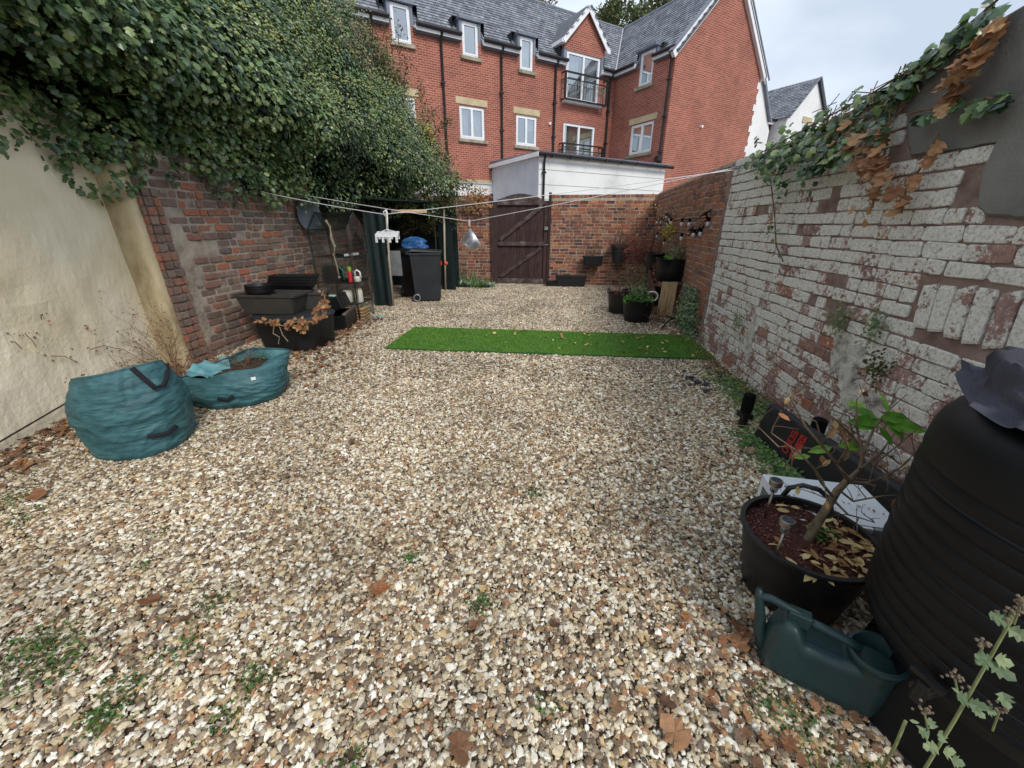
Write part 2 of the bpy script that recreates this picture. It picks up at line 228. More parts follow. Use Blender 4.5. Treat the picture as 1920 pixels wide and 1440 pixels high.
# ------------------------------------------------------------------ mesh helpers
def wloc(o):
    v = Vector((0, 0, 0))
    while o is not None: v += o.location; o = o.parent
    return v
def tag(o, label=None, cat=None, group=None, kind=None):
    if label: o['label'] = label
    if cat: o['category'] = cat
    if group: o['group'] = group
    if kind: o['kind'] = kind
    return o
def thing(name, label, cat, loc=(0, 0, 0), group=None, rz=0):
    o = bpy.data.objects.new(name, None); COL.objects.link(o); o.location = loc; o.rotation_euler.z = rz; o.empty_display_size = .1
    return tag(o, label, cat, group)
def V(*a): return Vector(a) if len(a) > 1 else Vector(a[0])
class MB:
    def __init__(s): s.v = []; s.f = []; s.uv = {}; s.r = []
    def add(s, vs, fs, rnd=0.):
        b = len(s.v); s.v += [tuple(v) for v in vs]; s.f += [tuple(i+b for i in f) for f in fs]; s.r += [rnd]*len(vs); return s
    def box(s, lo, hi, rnd=0.):
        x0, y0, z0 = lo; x1, y1, z1 = hi
        return s.add([(x0, y0, z0), (x1, y0, z0), (x1, y1, z0), (x0, y1, z0), (x0, y0, z1), (x1, y0, z1), (x1, y1, z1), (x0, y1, z1)],
                     [(0, 3, 2, 1), (4, 5, 6, 7), (0, 1, 5, 4), (1, 2, 6, 5), (2, 3, 7, 6), (3, 0, 4, 7)], rnd)
    def obox(s, c, ax, hx, ay, hy, az, hz, rnd=0.):
        c = V(c); ax = V(ax)*hx; ay = V(ay)*hy; az = V(az)*hz
        vs = [c+ax*i+ay*j+az*k for k in (-1, 1) for i, j in ((-1, -1), (1, -1), (1, 1), (-1, 1))]
        return s.add(vs, [(0, 3, 2, 1), (4, 5, 6, 7), (0, 1, 5, 4), (1, 2, 6, 5), (2, 3, 7, 6), (3, 0, 4, 7)], rnd)
    def bar(s, p, q, w, t, up=(0, 0, 1), rnd=0.):
        p = V(p); q = V(q); d = (q-p); ln = d.length; d.normalize(); a = d.cross(V(up))
        if a.length < .01: a = d.cross(V(1, 0, 0))
        a.normalize(); b = a.cross(d); return s.obox((p+q)/2, d, ln/2, a, w/2, b, t/2, rnd)
    def tube(s, pts, r, n=8, cap=True, rnd=0.):
        pts = [V(p) for p in pts]; k = len(pts); rs = r if isinstance(r, (list, tuple)) else [r]*k
        vs = []; prev = None
        for i, p in enumerate(pts):
            d = (pts[min(i+1, k-1)]-pts[max(i-1, 0)]).normalized()
            a = prev-d*prev.dot(d) if prev is not None else d.cross(UZ if abs(d.z) < .9 else V(1, 0, 0))
            if a.length < 1e-5: a = d.cross(V(0, 1, 0))
            a.normalize(); prev = a; b = d.cross(a)
            vs += [p+(a*math.cos(2*math.pi*j/n)+b*math.sin(2*math.pi*j/n))*rs[i] for j in range(n)]
        fs = [(i*n+j, i*n+(j+1) % n, (i+1)*n+(j+1) % n, (i+1)*n+j) for i in range(k-1) for j in range(n)]
        if cap: fs += [tuple(range(n))[::-1], tuple(range((k-1)*n, k*n))]
        return s.add(vs, fs, rnd)
    def lathe(s, prof, c=(0, 0, 0), n=24, fn=None, rnd=0.):
        c = V(c); vs = []
        for i, (r, z) in enumerate(prof):
            for j in range(n):
                a = 2*math.pi*j/n; rr, zz = (r, z) if fn is None else fn(r, z, a, i)
                vs.append(c+V(rr*math.cos(a), rr*math.sin(a), zz))
        k = len(prof); fs = [(i*n+j, i*n+(j+1) % n, (i+1)*n+(j+1) % n, (i+1)*n+j) for i in range(k-1) for j in range(n)]
        return s.add(vs, fs, rnd)
    def disc(s, c, r, n=24, z=0, fn=None): 
        c = V(c); vs = [c+V(0, 0, z)]+[c+V(r*math.cos(2*math.pi*j/n), r*math.sin(2*math.pi*j/n), z) for j in range(n)]
        return s.add(vs, [(0, 1+j, 1+(j+1) % n) for j in range(n)])
    def sphere(s, c, r, n=8, m=5, sq=(1, 1, 1), rnd=0.):
        c = V(c); vs = []
        for i in range(m+1):
            ph = math.pi*i/m
            for j in range(n): a = 2*math.pi*j/n; vs.append(c+V(r*sq[0]*math.sin(ph)*math.cos(a), r*sq[1]*math.sin(ph)*math.sin(a), r*sq[2]*math.cos(ph)))
        return s.add(vs, [(i*n+j, (i+1)*n+j, (i+1)*n+(j+1) % n, i*n+(j+1) % n) for i in range(m) for j in range(n)], rnd)
    def build(s, name, m, parent=None, smooth=False, local=False, bevel=0, kind=None, label=None, shade_angle=None):
        me = bpy.data.meshes.new(name)
        off = V(0, 0, 0) if (local or parent is None) else wloc(parent)
        me.from_pydata([V(v)-off for v in s.v], [], s.f); me.update()
        a = me.attributes.new('rnd', 'FLOAT', 'POINT'); a.data.foreach_set('value', np.array(s.r, dtype=np.float32))
        if s.uv:
            ul = me.uv_layers.new(name='UVMap')
            for pi, p in enumerate(me.polygons):
                if pi in s.uv:
                    for li, c in zip(p.loop_indices, s.uv[pi]): ul.data[li].uv = c
        me.materials.append(m)
        if smooth: me.polygons.foreach_set('use_smooth', [True]*len(me.polygons))
        o = bpy.data.objects.new(name, me); COL.objects.link(o)
        if parent is not None: o.parent = parent
        if bevel: b = o.modifiers.new('bevel', 'BEVEL'); b.width = bevel; b.segments = 2; b.limit_method = 'ANGLE'
        if smooth and shade_angle: 
            try: me.set_sharp_from_angle(angle=R(shade_angle))
            except Exception: pass
        return tag(o, label, None, None, kind)
def npmesh(name, tv, tf, pos, mats, scl, m, parent=None, kind='stuff', rnd=None):
    """many copies of one small template (tv, tf triangles) in ONE mesh: foliage, litter, pile"""
    n = len(pos); tv = np.array(tv, dtype=np.float64); tf = np.array(tf, dtype=np.int64)
    off = np.zeros(3) if parent is None else np.array(wloc(parent))
    vs = np.einsum('nij,kj->nki', mats, tv)*np.asarray(scl).reshape(n, 1, -1)+(np.asarray(pos)-off)[:, None, :]
    nv = len(tv); fs = (tf[None]+(np.arange(n)*nv)[:, None, None]).reshape(-1, 3)
    me = bpy.data.meshes.new(name); me.vertices.add(n*nv); me.vertices.foreach_set('co', vs.reshape(-1).astype(np.float32))
    me.loops.add(len(fs)*3); me.loops.foreach_set('vertex_index', fs.reshape(-1).astype(np.int32))
    me.polygons.add(len(fs)); me.polygons.foreach_set('loop_start', np.arange(0, len(fs)*3, 3, dtype=np.int32)); me.polygons.foreach_set('loop_total', np.full(len(fs), 3, dtype=np.int32))
    me.update(calc_edges=True)
    r = RNG.random(n) if rnd is None else rnd
    a = me.attributes.new('rnd', 'FLOAT', 'POINT'); a.data.foreach_set('value', np.repeat(r, nv).astype(np.float32))
    me.materials.append(m); o = bpy.data.objects.new(name, me); COL.objects.link(o)
    if parent is not None: o.parent = parent
    if kind: o['kind'] = kind
    return o
def frames(nrm, tip):
    """rotation matrices: local Z = nrm, local X ~ tip (leaf points along +X)"""
    z = nrm/np.linalg.norm(nrm, axis=1, keepdims=True); x = tip-z*np.sum(tip*z, 1, keepdims=True); x /= np.maximum(np.linalg.norm(x, axis=1, keepdims=True), 1e-6)
    y = np.cross(z, x); return np.stack([x, y, z], axis=2)
# leaf templates: +X is the tip, folded a little along the midrib
IVY_V = [(0, 0, 0), (.25, .46, -.04), (.42, .26, .02), (.62, .40, -.06), (1, 0, -.1), (.62, -.40, -.06), (.42, -.26, .02), (.25, -.46, -.04), (.45, 0, .06)]
IVY_F = [(8, 0, 1), (8, 1, 2), (8, 2, 3), (8, 3, 4), (8, 4, 5), (8, 5, 6), (8, 6, 7), (8, 7, 0)]
OVAL_V = [(0, 0, 0), (.3, .2, .03), (.7, .16, .02), (1, 0, -.08), (.7, -.16, .02), (.3, -.2, .03), (.5, 0, -.02)]
OVAL_F = [(6, 0, 1), (6, 1, 2), (6, 2, 3), (6, 3, 4), (6, 4, 5), (6, 5, 0)]
SM_V = [(0, 0, 0), (.5, .3, .04), (1, 0, -.05), (.5, -.3, .04)]; SM_F = [(0, 1, 2), (0, 2, 3)]
LOBE_V = [(-.1, 0, 0), (.0, .28, .1), (.12, .5, .22), (.25, .3, .06), (.45, .52, .2), (.58, .26, .02), (.8, .3, .1), (1, 0, .16), (.8, -.26, .04), (.6, -.24, 0), (.48, -.5, .12), (.27, -.28, .0), (.1, -.5, .1), (0, -.25, .06), (.4, 0, -.03)]
LOBE_F = [(14, i, (i+1) % 14) for i in range(14)]
def rand_unit(n): v = RNG.normal(size=(n, 3)); return v/np.linalg.norm(v, axis=1, keepdims=True)
def scatter(name, tmpl, pos, m, parent=None, size=(.02, .04), nrm=(0, 0, 1), nj=.6, tip=None, tj=1., kind='stuff'):
    pos = np.asarray(pos, float); n = len(pos)
    nr = (np.tile(np.array(nrm, float), (n, 1)) if np.ndim(nrm) == 1 else np.asarray(nrm, float))+rand_unit(n)*nj
    tp = (np.zeros((n, 3)) if tip is None else (np.tile(np.array(tip, float), (n, 1)) if np.ndim(tip) == 1 else np.asarray(tip, float)))+rand_unit(n)*tj
    return npmesh(name, tmpl[0], tmpl[1], pos, frames(nr, tp), RNG.uniform(size[0], size[1], n), m, parent, kind)
IVY = (IVY_V, IVY_F); OVAL = (OVAL_V, OVAL_F); SM = (SM_V, SM_F); LOBE = (LOBE_V, LOBE_F)
_lm = {}
def leaf_part(tmpl, m, parent, pos, nrm, tip, size, name='leaf'):
    key = (id(tmpl), m.name)
    if key not in _lm:
        me = bpy.data.meshes.new('leaf'); me.from_pydata(tmpl[0], [], tmpl[1]); me.materials.append(m); _lm[key] = me
    o = bpy.data.objects.new(name, _lm[key]); COL.objects.link(o)
    Rm = frames(np.array([nrm], float), np.array([tip], float))[0]
    T = Matrix([list(Rm[i]) for i in range(3)]).to_4x4()
    off = wloc(parent) if parent is not None else V(0, 0, 0)
    o.matrix_local = Matrix.Translation(V(pos)-off) @ T @ Matrix.Scale(size, 4)
    if parent is not None: o.parent = parent
    return o
def ruv(a, b, n): return RNG.uniform(a, b, n)

# ------------------------------------------------------------------ ground
mb = MB(); mb.add([(-60, -6, 0), (80, -6, 0), (80, 120, 0), (-60, 120, 0)], [(0, 1, 2, 3)])
g = mb.build('ground', mat('earth_under_gravel', [(58, 46, 36), (96, 80, 62), (120, 104, 84)], ns=6, bs=60, bst=1, rough=.95)); g['kind'] = 'structure'

def gravel_mat():
    m, n, l, b = newmat('flint_gravel'); oi = n.new('ShaderNodeObjectInfo')
    cols = [(234, 226, 206), (150, 128, 102), (212, 194, 160), (202, 190, 168), (128, 110, 88), (200, 170, 126), (246, 240, 226), (178, 162, 136), (190, 172, 144), (170, 126, 92), (228, 214, 184), (116, 102, 88), (210, 194, 160), (136, 112, 88), (216, 206, 184), (242, 234, 216), (186, 164, 128), (146, 128, 106)]
    r = ramp(n, [s2l(c) for c in cols], 'CONSTANT'); l.new(oi.outputs['Random'], r.inputs[0])
    mr = n.new('ShaderNodeMapRange'); l.new(nzn(n, l, 55, 6, .7), mr.inputs[0]); mr.inputs[1].default_value = .3; mr.inputs[2].default_value = .7; mr.inputs[3].default_value = .72; mr.inputs[4].default_value = 1.2
    x = n.new('ShaderNodeVectorMath'); x.operation = 'SCALE'; l.new(r.outputs[0], x.inputs[0]); l.new(mr.outputs[0], x.inputs['Scale'])
    # damp dirtier drifts of stones
    mr2 = n.new('ShaderNodeMapRange'); l.new(nzn(n, l, 1.1, 4, .6), mr2.inputs[0]); mr2.inputs[1].default_value = .35; mr2.inputs[2].default_value = .6; mr2.inputs[3].default_value = .70; mr2.inputs[4].default_value = 1.0
    x2 = n.new('ShaderNodeVectorMath'); x2.operation = 'SCALE'; l.new(x.outputs[0], x2.inputs[0]); l.new(mr2.outputs[0], x2.inputs['Scale'])
    l.new(x2.outputs[0], b.inputs['Base Color']); b.inputs['Roughness'].default_value = .62; b.inputs['Specular IOR Level'].default_value = .35
    return m
M['gravel'] = gravel_mat()
def gravel(name, poly, density, smin, smax, seed, zhi=.012, m=None):
    mb = MB(); mb.add([(x, y, .004) for x, y in poly], [tuple(range(len(poly)))])
    o = mb.build(name, m or M['gravel']); o['kind'] = 'stuff'
    ng = bpy.data.node_groups.new('gn_'+name, 'GeometryNodeTree'); ng.interface.new_socket('Geometry', in_out='INPUT', socket_type='NodeSocketGeometry'); ng.interface.new_socket('Geometry', in_out='OUTPUT', socket_type='NodeSocketGeometry')
    n = ng.nodes; l = ng.links; gi = n.new('NodeGroupInput'); go = n.new('NodeGroupOutput')
    dp = n.new('GeometryNodeDistributePointsOnFaces'); dp.inputs['Density'].default_value = density; dp.inputs['Seed'].default_value = seed; l.new(gi.outputs[0], dp.inputs['Mesh'])
    g2i = n.new('GeometryNodeGeometryToInstance')
    for k in range(7):
        ico = n.new('GeometryNodeMeshIcoSphere'); ico.inputs['Radius'].default_value = 1; ico.inputs['Subdivisions'].default_value = 2
        pos = n.new('GeometryNodeInputPosition'); nt_ = n.new('ShaderNodeTexNoise'); nt_.noise_dimensions = '4D'; nt_.inputs['W'].default_value = k*7.7+seed; nt_.inputs['Scale'].default_value = 1.1; nt_.inputs['Detail'].default_value = 1
        l.new(pos.outputs[0], nt_.inputs['Vector'])
        sb = n.new('ShaderNodeVectorMath'); sb.operation = 'SUBTRACT'; l.new(nt_.outputs['Color'], sb.inputs[0]); sb.inputs[1].default_value = (.5, .5, .5)
        sc = n.new('ShaderNodeVectorMath'); sc.operation = 'SCALE'; l.new(sb.outputs[0], sc.inputs[0]); sc.inputs['Scale'].default_value = 2.3
        sp = n.new('GeometryNodeSetPosition'); l.new(ico.outputs[0], sp.inputs['Geometry']); l.new(sc.outputs[0], sp.inputs['Offset'])
        tr = n.new('GeometryNodeTransform'); l.new(sp.outputs[0], tr.inputs['Geometry']); tr.inputs['Scale'].default_value = (1.35, .95, .36+.05*k)
        ss = n.new('GeometryNodeSetShadeSmooth'); l.new(tr.outputs[0], ss.inputs[0]); ss.inputs['Shade Smooth'].default_value = (k % 2 == 0)
        sm = n.new('GeometryNodeSetMaterial'); sm.inputs['Material'].default_value = m or M['gravel']; l.new(ss.outputs[0], sm.inputs[0]); l.new(sm.outputs[0], g2i.inputs[0])
    ip = n.new('GeometryNodeInstanceOnPoints'); l.new(dp.outputs['Points'], ip.inputs['Points']); l.new(g2i.outputs[0], ip.inputs['Instance']); ip.inputs['Pick Instance'].default_value = True
    ri = n.new('FunctionNodeRandomValue'); ri.data_type = 'INT'; ri.inputs[4].default_value = 0; ri.inputs[5].default_value = 6; l.new(ri.outputs[2], ip.inputs['Instance Index'])
    rr = n.new('FunctionNodeRandomValue'); rr.data_type = 'FLOAT_VECTOR'; rr.inputs[0].default_value = (-.45, -.45, 0); rr.inputs[1].default_value = (.45, .45, 6.28); rr.inputs[8].default_value = 3; l.new(rr.outputs[0], ip.inputs['Rotation'])
    rs = n.new('FunctionNodeRandomValue'); rs.data_type = 'FLOAT'; rs.inputs[2].default_value = 0; rs.inputs[3].default_value = 1; rs.inputs[8].default_value = 5
    pw = n.new('ShaderNodeMath'); pw.operation = 'POWER'; l.new(rs.outputs[1], pw.inputs[0]); pw.inputs[1].default_value = 2.2
    ma = n.new('ShaderNodeMath'); ma.operation = 'MULTIPLY_ADD'; l.new(pw.outputs[0], ma.inputs[0]); ma.inputs[1].default_value = smax-smin; ma.inputs[2].default_value = smin; l.new(ma.outputs[0], ip.inputs['Scale'])
    rz = n.new('FunctionNodeRandomValue'); rz.data_type = 'FLOAT_VECTOR'; rz.inputs[0].default_value = (0, 0, 0); rz.inputs[1].default_value = (0, 0, zhi); rz.inputs[8].default_value = 9
    sp2 = n.new('GeometryNodeSetPosition'); l.new(ip.outputs[0], sp2.inputs['Geometry']); 
    ti = n.new('GeometryNodeTranslateInstances'); l.new(ip.outputs[0], ti.inputs[0]); l.new(rz.outputs[0], ti.inputs['Translation']); ti.inputs['Local Space'].default_value = False
    n.remove(sp2); l.new(ti.outputs[0], go.inputs[0])
    md = o.modifiers.new('scatter', 'NODES'); md.node_group = ng
    return o
gravel('gravel', [(-4.0, .1), (1.95, .1), (1.97, 3.6), (-4.12, 3.6)], 9600, .0046, .0136, 1, .012)
gravel('gravel', [(-4.12, 3.6), (1.97, 3.6), (2.45, 10.58), (-4.2, 10.58)], 5200, .0065, .0148, 2, .013)

# turf mat: one strip of artificial grass
T = thing('artificial_turf_mat', 'bright green strip of artificial grass laid across the gravel', 'turf mat', (-.1, 5.1, 0))
c4 = [gnd(778, 617), gnd(1290, 633), gnd(1341, 678), gnd(722, 657)]
mb = MB(); vs = []; nx, ny = 40, 10
for j in range(ny+1):
    for i in range(nx+1):
        a = c4[3].lerp(c4[2], i/nx).lerp(c4[0].lerp(c4[1], i/nx), j/ny); e = .02*mnoise.noise(V(a.x*2, a.y*3, 1))
        vs.append((a.x, a.y, .034+.006*mnoise.noise(V(a.x*3, a.y*3, 5))))
fs = [(j*(nx+1)+i, j*(nx+1)+i+1, (j+1)*(nx+1)+i+1, (j+1)*(nx+1)+i) for j in range(ny) for i in range(nx)]
k = len(vs); vs += [(v[0], v[1], 0) for v in vs]
for i in range(nx): fs.append((i+1, i, k+i, k+i+1)); q = ny*(nx+1); fs.append((q+i, q+i+1, k+q+i+1, k+q+i))
for j in range(ny): a = j*(nx+1); b = a+nx+1; fs.append((a, b, k+b, k+a)); fs.append((b+nx, a+nx, k+a+nx, k+b+nx))
mb.add(vs, fs); mb.build('backing', M['turf_base'], T)
n = 60000; u = RNG.random(n); v = RNG.random(n); C = [np.array(c) for c in c4]
p = (C[3][None]*(1-u)[:, None]+C[2][None]*u[:, None])*(1-v)[:, None]+(C[0][None]*(1-u)[:, None]+C[1][None]*u[:, None])*v[:, None]; p[:, 2] = .03
scatter('pile', ([(0, -.16, 0), (0, .16, 0), (1, 0, 0)], [(0, 1, 2)]), p, M['turf'], T, (.016, .026), (0, -1, .2), .7, (0, 0, 1), .7)

# ------------------------------------------------------------------ brick walls
def brick_meshes(m, tag_, k=9):
    out = []
    for i in range(k):
        rs = random.Random(i*31+len(tag_)); j = lambda s: rs.uniform(-s, s)
        # front outline, unit size: x along (-.5...5), z height (-.5...5), y depth 0 (front) .. 1 (back)
        o8 = [(-.5, -.34), (-.44, -.5), (.44, -.5), (.5, -.34), (.5, .34), (.44, .5), (-.44, .5), (-.5, .34)]
        o8 = [(x+j(.025), z+j(.06)) for x, z in o8]
        vs = [(x*.95, -.0+abs(j(.04)), z*.88) for x, z in o8]+[(x, .1, z) for x, z in o8]+[(x, 1, z) for x, z in o8]
        fs = [tuple(range(8))]+[(a, 8+a, 8+(a+1) % 8, (a+1) % 8) for a in range(8)]+[(8+a, 16+a, 16+(a+1) % 8, 8+(a+1) % 8) for a in range(8)]
        me = bpy.data.meshes.new('brick'); me.from_pydata(vs, [], fs); me.materials.append(m); me.update(); out.append(me)
    return out
def lay_bricks(root, bricks, m, limit=295, name='brick'):
    """bricks: list of (centre on wall face, along, up, outward, length, height, proud). biggest in view become parts, the rest one stuff part"""
    sc = []
    for b in bricks:
        q = project(b[0]); s = 0
        if q and -60 < q[0] < 1980 and -60 < q[1] < 1500: s = (b[5]*F/q[2])*(b[4]*F/q[2])*abs((V(b[0])-CAM).normalized().dot(V(b[3])))
        sc.append(s)
    order = sorted(range(len(bricks)), key=lambda i: -sc[i]); own = set(i for i in order[:limit] if sc[i] > 0)
    ms = brick_meshes(m, root.name); off = wloc(root); rest = MB()
    for i, (c, al, up, no, ln, hh, pr) in enumerate(bricks):
        al = V(al); up = V(up); no = V(no); me = ms[i % len(ms)]
        # local x = along, y = into wall, z = up
        Mx = Matrix(((al.x*ln, -no.x*.06, up.x*hh), (al.y*ln, -no.y*.06, up.y*hh), (al.z*ln, -no.z*.06, up.z*hh))).to_4x4()
        Mx.translation = V(c)+no*pr-off
        if i in own:
            o = bpy.data.objects.new(name, me); COL.objects.link(o); o.parent = root; o.matrix_local = Mx
        else: rest.add([Mx @ v.co for v in me.vertices], [tuple(p.vertices) for p in me.polygons], random.random())
    if rest.v: rest.build('brickwork', m, root, local=True, kind='stuff')
def course_fill(A, B, no, z0, ztop, ch=.084, L=(.215, .235), Hd=(.1, .115), ph=.4, joint=.011, pr=.009, prj=.005, skip=None, tilt=0.0, hfn=None):
    A = V(A); B = V(B); d = B-A; ln = d.length; d.normalize(); out = []; z = z0; i = 0
    while True:
        h = ch*random.uniform(.95, 1.05); t = -random.uniform(0, .2); p_h = (hfn(z) if hfn else ph)
        if z > 3.2: break
        while t < ln:
            w = random.uniform(*Hd) if random.random() < p_h else random.uniform(*L)
            tm = t+w/2
            if t < 0: w = max(.05, w+t); t = 0; tm = t+w/2
            if t+w > ln: w = max(.05, ln-t); tm = t+w/2
            if tm < ln:
                zt = ztop(tm/ln)
                if z+h <= zt+.01 and not (skip and skip(tm, z+h/2, w)):
                    zz = z+h/2+.012*mnoise.noise(V(tm*1.3, z*2, 3))
                    a = random.uniform(-.012, .012)+tilt; al = (d*math.cos(a)+UZ*math.sin(a)); up = (UZ*math.cos(a)-d*math.sin(a))
                    out.append((A+d*tm+UZ*zz, al, up, no, w-joint*random.uniform(.8, 1.5), h-joint*random.uniform(.9, 1.4), pr+random.uniform(-prj, prj)))
            t += w
        z += h; i += 1
        if z > max(ztop(0), ztop(1), ztop(.5))+.02: break
    return out
def wall_core(root, name, m, A, B, no, ztop, thick=.24, step=.12, amp=.004, z0=0):
    """mortar body behind the bricks, face gently uneven, top edge following ztop"""
    A = V(A); B = V(B); d = B-A; ln = d.length; d.normalize(); nx = max(2, int(ln/step)); nz_ = 18; vs = []; fs = []
    for i in range(nx+1):
        t = ln*i/nx; zt = ztop(i/nx)
        for k in range(nz_+1):
            z = z0+(zt-z0)*k/nz_; e = amp*mnoise.noise(V(t*6, z*6, 2))
            vs.append(A+d*t+UZ*z+V(no)*e)
    w = nz_+1
    fs = [(i*w+k, (i+1)*w+k, (i+1)*w+k+1, i*w+k+1) for i in range(nx) for k in range(nz_)]
    b = len(vs); 
    for i in range(nx+1): vs += [vs[i*w+nz_]-V(no)*thick, vs[i*w]-V(no)*thick]
    for i in range(nx): fs += [(i*w+nz_, (i+1)*w+nz_, b+(i+1)*2, b+i*2), (b+i*2, b+(i+1)*2, b+(i+1)*2+1, b+i*2+1)]
    fs += [(0, nz_, b, b+1), (nx*w, b+nx*2+1, b+nx*2, nx*w+nz_)]
    fs[-2] = tuple([k for k in range(w)]+[b, b+1]); fs[-1] = tuple([nx*w+k for k in range(w)][::-1]+[b+nx*2+1, b+nx*2])
    mb = MB(); mb.add(vs, fs); return mb.build(name, m, root)

# --- right boundary wall, near limewashed length
RW = thing('limewashed_brick_wall', 'old boundary wall of flaking white limewashed bricks along the right of the yard', 'brick wall', (1.98, 2.6, 0))
A = V(2.03, 5.28, 0); B = V(1.95, .25, 0); nRW = V(-1, -.014, 0).normalized()
def zt_r(t): y = 5.28-t*5.03; return 2.16+.02*math.sin(y*9)+(0 if y > 4 else min(.26, (4-y)*.13))
wall_core(RW, 'mortar_core', M['mortar_pink'], A, B, nRW, zt_r, amp=.004)
patch = [(2.72, 1.86), (2.5, 1.845), (2.24, 1.84), (2.25, 1.72), (2.2, 1.57), (2.14, 1.535), (1.96, 1.52), (1.6, 1.50), (1.0, 1.5), (.3, 1.5), (.3, 2.42), (2.0, 2.42), (2.75, 2.32), (2.95, 2.27), (2.86, 2.1), (2.78, 1.95)]
def inpoly(x, y, P):
    c = False; j = len(P)-1
    for i in range(len(P)):
        if (P[i][1] > y) != (P[j][1] > y) and x < (P[j][0]-P[i][0])*(y-P[i][1])/(P[j][1]-P[i][1])+P[i][0]: c = not c
        j = i
    return c
holes = [(3.37, 1.69, .07, .06), (3.30, 1.60, .09, .03), (3.60, 1.47, .07, .03), (3.02, 1.12, .05, .04), (2.93, .93, .09, .05), (3.25, .98, .06, .02), (4.35, 1.62, .04, .02), (3.15, 1.47, .03, .02)]
def skip_r(t, z, w):
    y = 5.28-t
    if inpoly(y-w*.3, z, patch) or inpoly(y+w*.3, z, patch): return True
    if .93 < z < 1.235 and y < 2.33: return True
    if z > .8 and z < .95 and y < 1.75: return True
    for hy, hz, ry, rz in holes:
        if abs(y-hy) < ry and abs(z-hz) < rz+.02: return True
    return False
bricks = course_fill(A, B, nRW, 0.0, zt_r, skip=skip_r, joint=.008, pr=.013, prj=.006, hfn=lambda z: .72 if int(z/.084) % 4 == 1 else .3)
# flat arch of bricks on end, fanning outwards
for k in range(17):
    y = 2.29-k*.094-.0006*k*k; a = R(max(1, 8-k*.5)); up = V(0, math.sin(a), math.cos(a)); al = V(0, -math.cos(a), math.sin(a))
    if y < .4: break
    bricks.append((V(1.95+(y-.25)*.0159, y-.025, 1.10+.002*k), al, up, nRW, .082, .232+.002*k, .02+random.uniform(-.004, .004)))
lay_bricks(RW, bricks, M['brick_white'])
mb = MB(); P3 = []  # cement patch, 2 cm thick with soft edge
n = len(patch); ring = []
for i in range(n):
    a = patch[i]; b = patch[(i+1) % n]
    for s in range(4): f = s/4; ring.append((a[0]+(b[0]-a[0])*f+.012*mnoise.noise(V(i, f*3, 0)), a[1]+(b[1]-a[1])*f+.012*mnoise.noise(V(i, f*3, 9))))
xw = lambda y: 1.95+(y-.25)*.0159
vs = [(xw(y)-.024, (y-1.6)*.985+1.6, (z-1.95)*.975+1.95) for y, z in ring]+[(xw(y)-.012, y, z) for y, z in ring]+[(xw(y)+.03, y, z) for y, z in ring]; k = len(ring)
mb.add(vs, [tuple(range(k))[::-1]]+[(i, (i+1) % k, k+(i+1) % k, k+i) for i in range(k)]+[(k+i, k+(i+1) % k, 2*k+(i+1) % k, 2*k+i) for i in range(k)])
mb.build('cement_render_patch', M['render_grey'], RW, label='smooth grey cement patch over the upper bricks')
# patches where render and broken face cover the bricks
FRAG = mat('flaking_render', [(110, 104, 98), (184, 180, 170), (212, 210, 202)], ns=14, bs=40, bst=1, rough=.95)
for (y, z, ry, rz, sd) in ((2.66, .66, .17, .15, 1), (3.98, .43, .07, .2, 2), (2.42, .46, .2, .1, 3)):
    mb = MB(); kk = 44; pts = [(y+ry*math.cos(a)*(1+.9*mnoise.noise(V(math.cos(a)*2, math.sin(a)*2, sd))+.25*mnoise.noise(V(math.cos(a)*7, math.sin(a)*7, sd))), z+rz*math.sin(a)*(1+.9*mnoise.noise(V(math.cos(a)*2, math.sin(a)*2, sd+9))+.25*mnoise.noise(V(math.cos(a)*7, math.sin(a)*7, sd+5)))) for a in [2*math.pi*i/kk for i in range(kk)]]
    vs = [(xw(y)-.022, y, z)]+[(xw(a)-.021, y+(a-y)*.93, z+(b-z)*.93) for a, b in pts]+[(xw(a)-.004, a, b) for a, b in pts]
    mb.add(vs, [(0, 1+(i+1) % kk, 1+i) for i in range(kk)]+[(1+i, 1+(i+1) % kk, 1+kk+(i+1) % kk, 1+kk+i) for i in range(kk)])
    mb.build('render_fragment', FRAG, RW)

# --- right boundary wall, far orange length
RW2 = thing('orange_brick_wall', 'orange and brown brick side wall behind the string lights, running to the far corner', 'brick wall', (2.25, 8, 0))
A2 = V(2.44, 10.60, 0); B2 = V(2.06, 5.29, 0); d2_ = (B2-A2).normalized(); nR2 = V(d2_.y, -d2_.x, 0)
if nR2.x > 0: nR2 = -nR2
zt2 = lambda t: 2.19
wall_core(RW2, 'mortar_core', M['mortar_grey'], A2, B2, nR2, zt2)
lay_bricks(RW2, course_fill(A2, B2, nR2, 0.0, zt2, ch=.08, pr=.008), M['brick_side'], 280)
# pier where both lengths meet
mb = MB(); mb.box((2.03, 5.285, 0), (2.25, 5.40, 2.15)); mb.build('end_pier', M['mortar_pink'], RW2)

